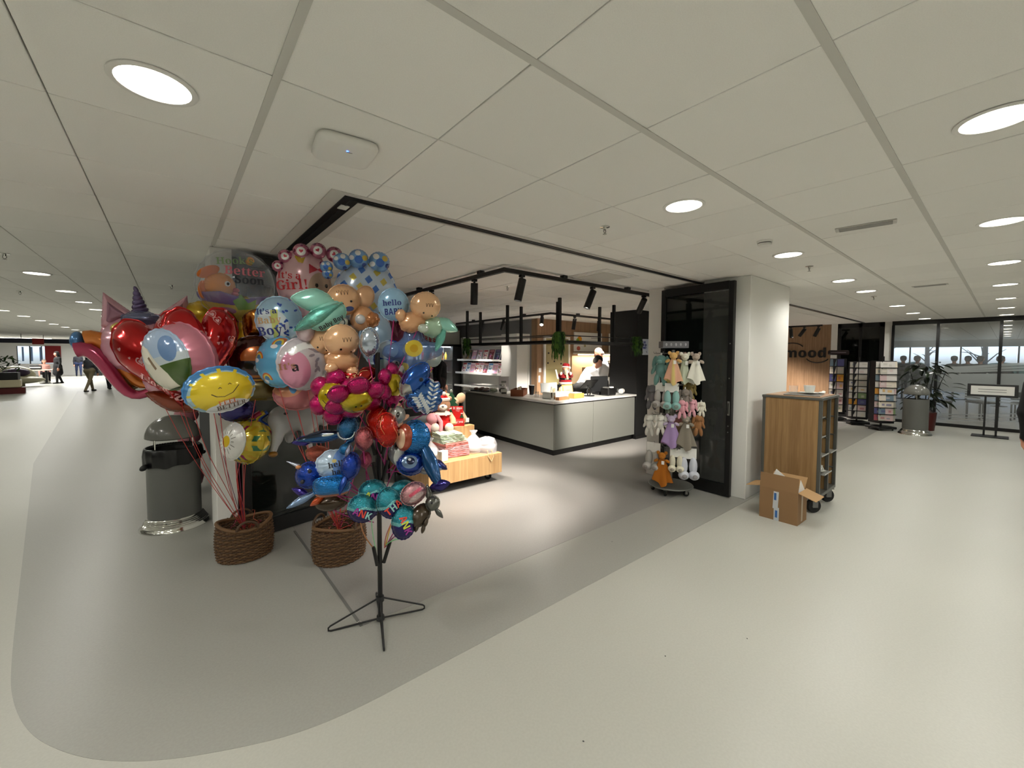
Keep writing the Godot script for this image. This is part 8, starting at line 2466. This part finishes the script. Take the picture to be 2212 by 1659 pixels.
	for s in [-1, 1]:
		var a := []
		var c := []
		for k in 9:
			var u := k / 8.0
			a.append(Vector3(0, -0.05 * u * u, u * 0.22))
			c.append(Vector3(s * 0.045 * sin(PI * pow(u, 0.85)), 0.012 * sin(PI * u) - 0.05 * u * u, u * 0.22))
		lb.grid([a, c], false, Vector3(0, -1, 0))
	var leaf := lb.done()
	for k in 5:
		var a := k * 1.3
		var topp := Vector3(cos(a) * 0.22, 1.1 + 0.18 * (k % 3), sin(a) * 0.3)
		part(t, "stem", mb().tube([Vector3(cos(a) * 0.04, 0.34, sin(a) * 0.04), topp * Vector3(0.6, 0.55, 0.6) + Vector3(0, 0.15, 0), topp], 0.012, 6, 0.006).done(), leaf_m[2])
	for k in 110:
		var a := rng.randf() * TAU
		var y := rng.randf_range(0.5, 1.5)
		var r := rng.randf_range(0.02, 0.36) * (1.0 - absf(y - 1.05) * 0.6)
		part(t, "leaf", leaf, leaf_m[k % 3], Transform3D(Basis.from_euler(Vector3(rng.randf_range(-0.2, 0.8), a + rng.randf_range(-0.6, 0.6), rng.randf_range(-0.4, 0.4))).scaled(Vector3.ONE * rng.randf_range(0.8, 1.25)), Vector3(sin(a) * r, y, cos(a) * r * 1.25)))
	# greeting card racks
	card_rack("black card spinner nearest the bin full of pale greeting cards", Vector3(12.1, 0, -1.76), -42, [-90.0 + 42.0 + 20.0, -10.0], 9, 2, Vector2(0.15, 0.125), 0.22, "rack by the bin", 41)
	card_rack("black card spinner in the middle with two columns of cards", Vector3(12.6, 0, -2.27), -60, [-20.0], 9, 2, Vector2(0.15, 0.125), 0.2, "middle rack", 42)
	card_rack("dark card rack at the oak wall with tilted leaflets", Vector3(12.95, 0, -2.74), -60, [-25.0], 7, 2, Vector2(0.13, 0.17), 0.24, "rack by the oak wall", 43)
	t = thing("rack_topper", "dark rounded header panel on the card rack by the oak wall", "header", Vector3(12.95, 1.66, -2.74), Vector3(0, -80, 0))
	part(t, "panel", bx(Vector3(0, 0.06, 0), Vector3(0.42, 0.12, 0.06), 0.025), paint(Color(0.12, 0.05, 0.07), 0.3))
	part(t, "stripe", bx(Vector3(0, 0.06, 0.031), Vector3(0.3, 0.02, 0.004)), paint(Color(0.45, 0.4, 0.44)))
	# passer-by at the picture edge
	person("person in a black coat walking at the edge of the hall", Vector3(6.12, 0.0, 0.35), 80, 1.72, {top = Color(0.02, 0.02, 0.022), leg = Color(0.03, 0.03, 0.03), coat = true, fat = 1.1, cell = 0.022})
	beyond_glass()
	ceiling_devices()


func beyond_glass() -> void:
	# dining hall behind the partition: end wall with windows to the garden
	struct("wall_hall_end", slab(Vector3(30.8, 0, ROOM_Z0), Vector3(31.0, 0.8, ROOM_Z1)), M.offwhite)
	struct("wall_hall_lintel", slab(Vector3(30.8, 2.15, ROOM_Z0), Vector3(31.0, 2.7, ROOM_Z1)), M.offwhite)
	struct("wall_hall_side", slab(Vector3(14.2, 0, -9.2), Vector3(30.8, HC, -9.0)), M.offwhite)
	struct("wall_hall_return", slab(Vector3(14.1, 0, -9.0), Vector3(14.25, HC, -3.1)), M.offwhite)
	struct("wall_hall_block", slab(Vector3(30.8, 0.8, ROOM_Z0), Vector3(31.0, 2.15, -9.0)), M.offwhite)
	var t := thing("window_3", "long band of garden windows at the end of the dining hall", "", Vector3(30.85, 0, 0), Vector3.ZERO, "", "structure")
	for k in 8:
		var z := -9.0 + k * 1.86
		part(t, "pane", slab(Vector3(0, 0.8, z), Vector3(0.02, 2.15, z + 1.8)), M.clear)
		part(t, "mullion", slab(Vector3(-0.04, 0.8, z - 0.03), Vector3(0.06, 2.15, z + 0.03)), M.dark)
	var rng := RandomNumberGenerator.new()
	rng.seed = 77
	for k in 6:
		var tr := thing("garden_tree", "bare garden tree outside the dining hall windows, %s along the row" % ["first", "second", "third", "fourth", "fifth", "sixth"][k], "tree", Vector3(36.0 + rng.randf() * 5.0, -0.2, -9.0 + k * 2.7), Vector3.ZERO, "garden trees")
		var top := Vector3(rng.randf_range(-0.6, 0.6), 4.6, rng.randf_range(-0.6, 0.6))
		part(tr, "trunk", mb().tube([Vector3.ZERO, top * Vector3(0.3, 0.5, 0.3), top], 0.16, 8, 0.07).done(), paint(Color(0.22, 0.23, 0.24), 0.9))
		for j in 16:
			var u := rng.randf_range(0.25, 0.95)
			var s := top * u
			var d := Vector3(rng.randf_range(-1, 1), rng.randf_range(0.2, 1.0), rng.randf_range(-1, 1)) * rng.randf_range(0.6, 1.5)
			part(tr, "branch", mb().tube([s, s + d * 0.6 + Vector3(0, 0.1, 0), s + d], 0.04, 5, 0.012).done(), paint(Color(0.22, 0.23, 0.24), 0.9))
	struct("ground_garden", slab(Vector3(31.0, -0.4, -30), Vector3(70, -0.2, 30)), paint(Color(0.32, 0.4, 0.28), 0.9), "lawn outside the dining hall")
	for k in 5:
		single("garden_hedge", "clipped garden hedge outside the dining hall, %s piece" % ["first", "second", "third", "fourth", "fifth"][k], "hedge", lumps([[Vector3(0, 0.6, 0), Vector3(0.7, 0.9, 1.6)], [Vector3(0.2, 0.7, 1.2), Vector3(0.7, 0.8, 1.0)], [Vector3(-0.1, 0.5, -1.2), Vector3(0.6, 0.9, 1.0)]], 14), paint(Color(0.2, 0.3, 0.22), 0.9), Vector3(42, -0.2, -11.0 + k * 5.4), Vector3.ZERO, "garden hedges")
	# ceiling lamps of the dining hall
	var ring := mb().lathe([Vector2(0.118, 0.0), Vector2(0.118, -0.004), Vector2(0.1, -0.005), Vector2(0.1, 0.002)], 24).done()
	var disc := mb().lathe([Vector2(0.1, -0.002), Vector2(0.0001, -0.003)], 24).done()
	var n := 0
	for row in [-0.06, -4.5]:
		for k in 6:
			var l := thing("ceiling_downlight", "round downlight %s in the %s dining hall row behind the glass" % [ORD[k], "straight" if row > -1.0 else "farther"], "ceiling light", Vector3(15.6 + k * 2.2, HC, row), Vector3.ZERO, "recessed ceiling downlights")
			part(l, "ring", ring, M.white)
			part(l, "diffuser", disc, M.downlight)
			var sp := SpotLight3D.new()
			sp.name = "downlight_lamp"
			sp.position = Vector3(0, -0.012, 0)
			sp.rotation_degrees = Vector3(-90, 0, 0)
			sp.spot_angle = 80
			sp.light_energy = LAMP * 0.5
			sp.light_color = Color(0.99, 0.985, 0.955)
			sp.light_size = 0.095
			sp.spot_range = 30
			sp.spot_attenuation = 2
			sp.shadow_enabled = true
			l.add_child(sp)
			n += 1
	# guests in silhouette
	var who := [[22.0, -2.62, "first of the two guests sitting together by the far windows", 10], [21.8, -2.2, "second of the two guests sitting together by the far windows", -20], [23.0, -1.32, "first of three guests sitting in a row behind the glass", 0], [23.2, -0.98, "second of three guests sitting in a row behind the glass", 15], [23.1, -0.66, "third of three guests sitting in a row behind the glass", -10], [21.0, -0.15, "guest sitting alone beyond the notice board stand", -30]]
	for w in who:
		var p := person("person in dark clothes, %s" % w[2], Vector3(w[0], -0.06, w[1]), 90 + w[3], 1.72, {top = Color(0.05, 0.06, 0.08), leg = Color(0.06, 0.06, 0.08), hair = Color(0.05, 0.04, 0.04), cell = 0.03, sit = true, arms = [[Vector3(-0.05, -0.24, 0.1), Vector3(0.04, -0.05, 0.24)], [Vector3(0.05, -0.24, 0.1), Vector3(-0.04, -0.05, 0.24)]]})
		single("bar_stool", "dark bar stool under the %s" % w[2], "stool", mb().lathe([Vector2(0.001, 0.76), Vector2(0.17, 0.76), Vector2(0.18, 0.74), Vector2(0.17, 0.72), Vector2(0.03, 0.71), Vector2(0.03, 0.03), Vector2(0.19, 0.015), Vector2(0.19, 0.0)], 16).done(), M.dark, Vector3(w[0], 0, w[1]), Vector3.ZERO, "bar stools in the dining hall")
	t = thing("dining_table", "long pale high table before the seated guests in the dining hall", "table", Vector3(22.7, 0, -1.6))
	part(t, "top", slab(Vector3(0.6, 1.0, -1.6), Vector3(1.3, 1.04, 1.6), 0.005), M.offwhite)
	for z in [-1.4, 1.4]:
		part(t, "leg", slab(Vector3(0.85, 0, z - 0.05), Vector3(1.05, 1.0, z + 0.05)), M.dark)
	for k in 3:
		var ch := thing("dining_chair", "dark dining chair, %s behind the frosted stripes" % ["first", "second", "third"][k], "chair", Vector3(15.6 + 0.5 * k, 0, -1.1 + 0.7 * k), Vector3(0, 40 * k, 0), "dining hall chairs")
		part(ch, "seat", bx(Vector3(0, 0.45, 0), Vector3(0.42, 0.05, 0.42), 0.015), M.dark)
		part(ch, "backrest", bx(Vector3(0, 0.72, -0.2), Vector3(0.4, 0.36, 0.03), 0.012), M.dark)
		for p in [Vector2(-0.18, -0.18), Vector2(0.18, -0.18), Vector2(0.18, 0.18), Vector2(-0.18, 0.18)]:
			part(ch, "leg", bx(Vector3(p.x, 0.215, p.y), Vector3(0.03, 0.43, 0.03)), M.dark)


func ceiling_devices() -> void:
	var t := thing("access_point", "white square wireless access point with blue light on the ceiling", "access point", Vector3(0.6, HC, -1.86), Vector3(0, -6, 0))
	var rows := []
	for r in [[0.09, 0.0], [0.117, -0.004], [0.12, -0.02], [0.112, -0.034], [0.095, -0.04], [0.0001, -0.041]]:
		var row := []
		for k in 48:
			var a := TAU * k / 48.0
			var q := pow(pow(absf(cos(a)), 6.0) + pow(absf(sin(a)), 6.0), -1.0 / 6.0)
			row.append(Vector3(cos(a) * q * r[0] * 1.02, r[1], sin(a) * q * r[0]))
		rows.append(row)
	part(t, "housing", mb().grid(rows, true, Vector3(0, -0.01, 0)).done(), M.white)
	part(t, "status_light", bx(Vector3(0.0, -0.0415, 0.055), Vector3(0.008, 0.003, 0.006)), glow(Color(0.2, 0.4, 1.0), 4.0))
	part(t, "logo", bx(Vector3(0.01, -0.0412, 0.045), Vector3(0.022, 0.001, 0.003)), M.grey)
	for q in [[Vector3(2.34, HC, -1.82), "between the first downlight and the door track"], [Vector3(4.88, HC, -1.29), "beside the second downlight of the shop row"], [Vector3(8.0, HC, -1.3), "farther along the shop row"], [Vector3(3.36, HC, -4.15), "inside the shop above the counter front"], [Vector3(-1.12, HC, -5.75), "at the corridor edge of the picture"], [Vector3(0.03, HC, -6.9), "in the corridor behind the balloons"], [Vector3(-1.62, HC, -8.95), "far in the corridor"], [Vector3(5.45, HC, -3.3), "near the white post over the plush rack"]]:
		var s := thing("sprinkler_head", "small chrome sprinkler head %s" % q[1], "sprinkler", q[0], Vector3.ZERO, "ceiling sprinklers")
		part(s, "rose", mb().lathe([Vector2(0.034, 0.0), Vector2(0.034, -0.004), Vector2(0.012, -0.008), Vector2(0.01, -0.022), Vector2(0.001, -0.022)], 18).done(), M.chrome)
		part(s, "frame", mb().tube([Vector3(-0.01, -0.02, 0), Vector3(-0.012, -0.035, 0), Vector3(0, -0.048, 0), Vector3(0.012, -0.035, 0), Vector3(0.01, -0.02, 0)], 0.003, 5).done(), M.steel)
		part(s, "deflector", mb().lathe([Vector2(0.001, -0.05), Vector2(0.014, -0.05), Vector2(0.014, -0.052), Vector2(0.001, -0.052)], 12).done(), M.steel)
	t = thing("smoke_detector", "white round smoke detector on the ceiling before the white pillar", "smoke detector", Vector3(3.57, HC, -1.24))
	part(t, "base", mb().lathe([Vector2(0.052, 0.0), Vector2(0.052, -0.014), Vector2(0.05, -0.016)], 24).done(), M.white)
	part(t, "slot", mb().lathe([Vector2(0.044, -0.014), Vector2(0.044, -0.022)], 24).done(), M.dark)
	part(t, "cap", mb().lathe([Vector2(0.048, -0.021), Vector2(0.046, -0.036), Vector2(0.036, -0.042), Vector2(0.001, -0.043)], 24).done(), M.white)
	for q in [[Vector3(3.68, HC, -0.66), 8.0, "nearer slotted grey air grille in the ceiling"], [Vector3(7.3, HC, -0.66), 0.0, "farther slotted grey air grille in the ceiling"]]:
		var g := thing("air_grille", q[2], "air grille", q[0], Vector3(0, q[1], 0), "ceiling air grilles")
		part(g, "plate", bx(Vector3(0, -0.002, 0), Vector3(0.11, 0.005, 0.32), 0.002), M.runner)
		for k in 5:
			part(g, "slat", bx(Vector3(-0.04 + 0.02 * k, -0.006, 0), Vector3(0.012, 0.004, 0.28), 0.001), paint(Color(0.62, 0.615, 0.6)))
	t = thing("ceiling_hatch", "square cassette air outlet in the shop ceiling near the entrance track", "ceiling cassette", Vector3(3.75, HC, -2.95))
	part(t, "frame", bx(Vector3(0, -0.004, 0), Vector3(0.58, 0.01, 0.58), 0.003), M.white)
	part(t, "panel", bx(Vector3(0, -0.012, 0), Vector3(0.4, 0.008, 0.4), 0.003), M.offwhite)
	for k in 4:
		part(t, "vane", bx(Vector3(0.245, -0.01, 0), Vector3(0.03, 0.012, 0.4), 0.002), M.white, T(Vector3.ZERO, Vector3(0, 90 * k, 0)))


func far_left() -> void:
	# corridor end and its side hall with windows
	struct("wall_far_end", slab(Vector3(-7.0, 0, -62.0), Vector3(0.5, 2.7, -61.8)), paint(Color(0.3, 0.33, 0.33), 0.8))
	struct("wall_far_side", slab(Vector3(0.3, 0, -62), Vector3(0.5, HC, -45)), M.offwhite)
	struct("wall_lounge_end", slab(Vector3(-12.0, 0, -48.2), Vector3(-9.0, 2.7, -48.0)), M.white)
	struct("wall_lounge_pier", slab(Vector3(-7.1, 0, -48.2), Vector3(-5.4, 2.7, -48.0)), M.white)
	struct("wall_lounge_sill", slab(Vector3(-9.0, 0, -48.2), Vector3(-7.1, 0.9, -48.0)), M.white)
	struct("wall_lounge_lintel", slab(Vector3(-9.0, 2.25, -48.2), Vector3(-7.1, 2.7, -48.0)), M.white)
	var t := thing("window_4", "bright lounge window at the far end of the corridor", "", Vector3(-8.05, 0, -48.1), Vector3.ZERO, "", "structure")
	part(t, "pane", slab(Vector3(-0.95, 0.9, 0), Vector3(0.95, 2.25, 0.02)), M.clear)
	for x in [-0.95, -0.3, 0.3, 0.95]:
		part(t, "mullion", slab(Vector3(x - 0.03, 0.9, -0.03), Vector3(x + 0.03, 2.25, 0.05)), M.dark)
	for k in 3:
		part(t, "blind", slab(Vector3(-0.7 + k * 0.45, 1.1, 0.06), Vector3(-0.6 + k * 0.45, 2.2, 0.08)), paint(Color(0.45, 0.55, 0.7), 0.6))
	single("wall_banner", "tall red banner hanging at the bright lounge window", "banner", slab(Vector3(-7.55, 0.98, -47.95), Vector3(-6.7, 2.3, -47.9)), paint(Color(0.5, 0.04, 0.05), 0.7))
	# ceiling signs
	for q in [[Vector3(-6.2, 2.2, -27.0), 3.2, "nearest dark blue hanging sign with red end at the picture edge"], [Vector3(-3.4, 2.22, -28.0), 2.6, "second dark blue hanging sign with red end over the corridor"], [Vector3(-2.6, 2.28, -40.0), 2.4, "farther dark hanging sign with red end over the corridor"]]:
		t = thing("hanging_sign", q[2], "hanging sign", q[0], Vector3.ZERO, "corridor signs")
		part(t, "board", bx(Vector3.ZERO, Vector3(q[1], 0.2, 0.06), 0.006), paint(Color(0.12, 0.12, 0.2), 0.5))
		part(t, "red_end", bx(Vector3(q[1] * 0.5 + 0.16, -0.02, 0), Vector3(0.34, 0.26, 0.065), 0.006), paint(Color(0.58, 0.08, 0.08), 0.5))
		for s in [-1, 1]:
			part(t, "hanger", mb().tube([Vector3(s * q[1] * 0.4, 0.1, 0), Vector3(s * q[1] * 0.4, HC - q[0].y, 0)], 0.012, 6).done(), M.steel)
	# strip lights of the lounge
	for k in 3:
		t = thing("strip_light", "white linear ceiling lamp, %s over the lounge" % ["first", "second", "third"][k], "ceiling light", Vector3(-6.4 + 0.9 * k, HC - 0.03, -33.0 - 5.0 * k), Vector3.ZERO, "lounge strip lights")
		part(t, "housing", bx(Vector3(0, 0.0145, 0), Vector3(3.0, 0.029, 0.3)), M.white)
		part(t, "diffuser", bx(Vector3(0, -0.006, 0), Vector3(2.9, 0.012, 0.24)), M.downlight)
		var al := AreaLight3D.new()
		al.name = "strip_lamp"
		al.area_size = Vector2(2.9, 0.24)
		al.light_energy = 16.0
		al.position = Vector3(0, -0.02, 0)
		al.rotation_degrees = Vector3(-90, 0, 0)
		al.shadow_enabled = true
		t.add_child(al)
	# benches, planters, sofa
	t = thing("corridor_bench", "long cream bench with dark red underside at the picture edge", "bench", Vector3(-5.9, 0, -26.0), Vector3(0, 8, 0))
	part(t, "seat", bx(Vector3(0, 0.42, 0), Vector3(2.2, 0.3, 0.9), 0.03), paint(Color(0.78, 0.74, 0.62), 0.5))
	part(t, "plinth", bx(Vector3(0.25, 0.13, 0), Vector3(1.9, 0.26, 0.6)), paint(Color(0.35, 0.04, 0.04), 0.5))
	t = thing("corridor_planter", "dark planter box with green plants standing on the cream bench", "planter", Vector3(-5.2, 0.572, -26.05))
	part(t, "box", bx(Vector3(0, 0.15, 0), Vector3(0.7, 0.3, 0.4), 0.01), M.dark)
	var rng := RandomNumberGenerator.new()
	rng.seed = 3
	var lf := lumps([[Vector3(0, 0.0, 0.12), Vector3(0.035, 0.006, 0.14)]], 8)
	for k in 70:
		var y := rng.randf_range(0.25, 0.95)
		part(t, "leaf", lf, paint([Color(0.2, 0.32, 0.16), Color(0.28, 0.4, 0.2), Color(0.14, 0.22, 0.12)][k % 3], 0.5), T(Vector3(rng.randf_range(-0.3, 0.35), y, rng.randf_range(-0.15, 0.15)), Vector3(rng.randf_range(-50, 20), rng.randf() * 360.0, 0)))
	t = thing("lounge_sofa", "rounded cream and purple lounge seat behind the planter", "sofa", Vector3(-6.05, 0, -31.5), Vector3(0, 10, 0))
	t.scale = Vector3(0.62, 0.8, 0.62)
	part(t, "shell", lumps([[Vector3(0, 0.7, -0.2), Vector3(1.2, 0.6, 0.5)], [Vector3(0.2, 0.42, 0.2), Vector3(1.5, 0.25, 0.7)]], 20), paint(Color(0.74, 0.72, 0.62), 0.5))
	part(t, "cushion", lumps([[Vector3(0.15, 0.88, 0.12), Vector3(0.75, 0.28, 0.35)]], 16), paint(Color(0.2, 0.12, 0.24), 0.5))
	part(t, "leg", bx(Vector3(0, 0.1, 0.1), Vector3(1.2, 0.2, 0.5)), paint(Color(0.6, 0.56, 0.46), 0.5))
	t = thing("lounge_table", "pale round pedestal table beside the woman in dark coat", "table", Vector3(-5.35, 0, -34.0))
	part(t, "top", mb().lathe([Vector2(0.001, 0.74), Vector2(0.6, 0.74), Vector2(0.6, 0.78), Vector2(0.001, 0.78)], 24).done(), paint(Color(0.8, 0.76, 0.66), 0.4))
	part(t, "pedestal", mb().lathe([Vector2(0.25, 0.0), Vector2(0.25, 0.02), Vector2(0.05, 0.06), Vector2(0.05, 0.74)], 16).done(), M.dark)
	t = thing("shop_box", "black box with white stripe standing on the pale round table", "box", Vector3(-5.7, 0.781, -33.9))
	part(t, "body", bx(Vector3(0, 0.12, 0), Vector3(0.4, 0.24, 0.3), 0.01), M.black)
	part(t, "stripe", bx(Vector3(0, 0.13, 0.151), Vector3(0.4, 0.05, 0.004)), M.white)
	# people
	person("woman with long dark hair in a dark coat standing in the corridor", Vector3(-4.83, 0, -33.5), -60, 1.78, {top = Color(0.07, 0.06, 0.06), leg = Color(0.06, 0.06, 0.08), hair = Color(0.08, 0.06, 0.05), long = true, coat = true, cell = 0.025, nod = 14.0})
	person("man in dark jacket and blue jeans walking far down the corridor", Vector3(-5.3, 0, -44.0), 10, 1.78, {top = Color(0.06, 0.06, 0.09), leg = Color(0.1, 0.14, 0.26), hair = Color(0.12, 0.1, 0.09), cell = 0.03, stride = 0.1})
	person("person in grey jacket sitting far down the corridor", Vector3(-4.4, -0.3, -45.0), 200, 1.7, {top = Color(0.5, 0.52, 0.52), leg = Color(0.15, 0.15, 0.18), cell = 0.03, sit = true})
	single("lounge_stool", "low dark stool under the grey jacket person", "stool", mb().lathe([Vector2(0.001, 0.45), Vector2(0.25, 0.45), Vector2(0.25, 0.0)], 14).done(), M.dark, Vector3(-4.4, 0, -45.0))
	person("person in grey jacket and khaki trousers walking behind the rainbow tail", Vector3(-2.75, 0, -25.5), 150, 1.68, {top = Color(0.2, 0.2, 0.22), leg = Color(0.42, 0.38, 0.3), hair = Color(0.15, 0.13, 0.12), cell = 0.022, stride = 0.16, lean = 10.0})
	person("person in black walking beside the khaki trousers in the corridor", Vector3(-2.25, 0, -26.8), 170, 1.75, {top = Color(0.05, 0.05, 0.06), leg = Color(0.04, 0.04, 0.05), hair = Color(0.1, 0.08, 0.07), cell = 0.025, stride = 0.14})
	person("person in pink top sitting at the pale round table", Vector3(-5.55, -0.28, -34.9), 20, 1.6, {top = Color(0.75, 0.55, 0.5), leg = Color(0.12, 0.12, 0.14), hair = Color(0.55, 0.5, 0.45), cell = 0.03, sit = true})
	single("lounge_stool", "low cream stool under the person in pink", "stool", mb().lathe([Vector2(0.001, 0.47), Vector2(0.22, 0.47), Vector2(0.22, 0.0)], 14).done(), M.offwhite, Vector3(-5.55, 0, -34.9))
	# litter on the floor
	var q2 := 0
	for p in [Vector3(2.891, 0, -2.127), Vector3(2.48, 0, -0.89), Vector3(1.993, 0, -1.113), Vector3(1.279, 0, -1.07)]:
		single("floor_speck", "small dark speck of dirt on the pale floor, %s from the shop" % NTH[q2], "litter", lumps([[Vector3(0, 0.002, 0), Vector3(0.004, 0.002, 0.003)]], 8), M.dark, p, Vector3(0, 40 * q2, 0), "specks on the floor")
		q2 += 1
	single("tape_scrap", "white scrap of tape stuck on the floor seam under the stand", "tape scrap", bx(Vector3(0, 0.002, 0), Vector3(0.02, 0.003, 0.035), 0.001), M.white, Vector3(0.831, 0, -2.421) + Vector3(0, 0.0015, 0), Vector3(0, 20, 0))
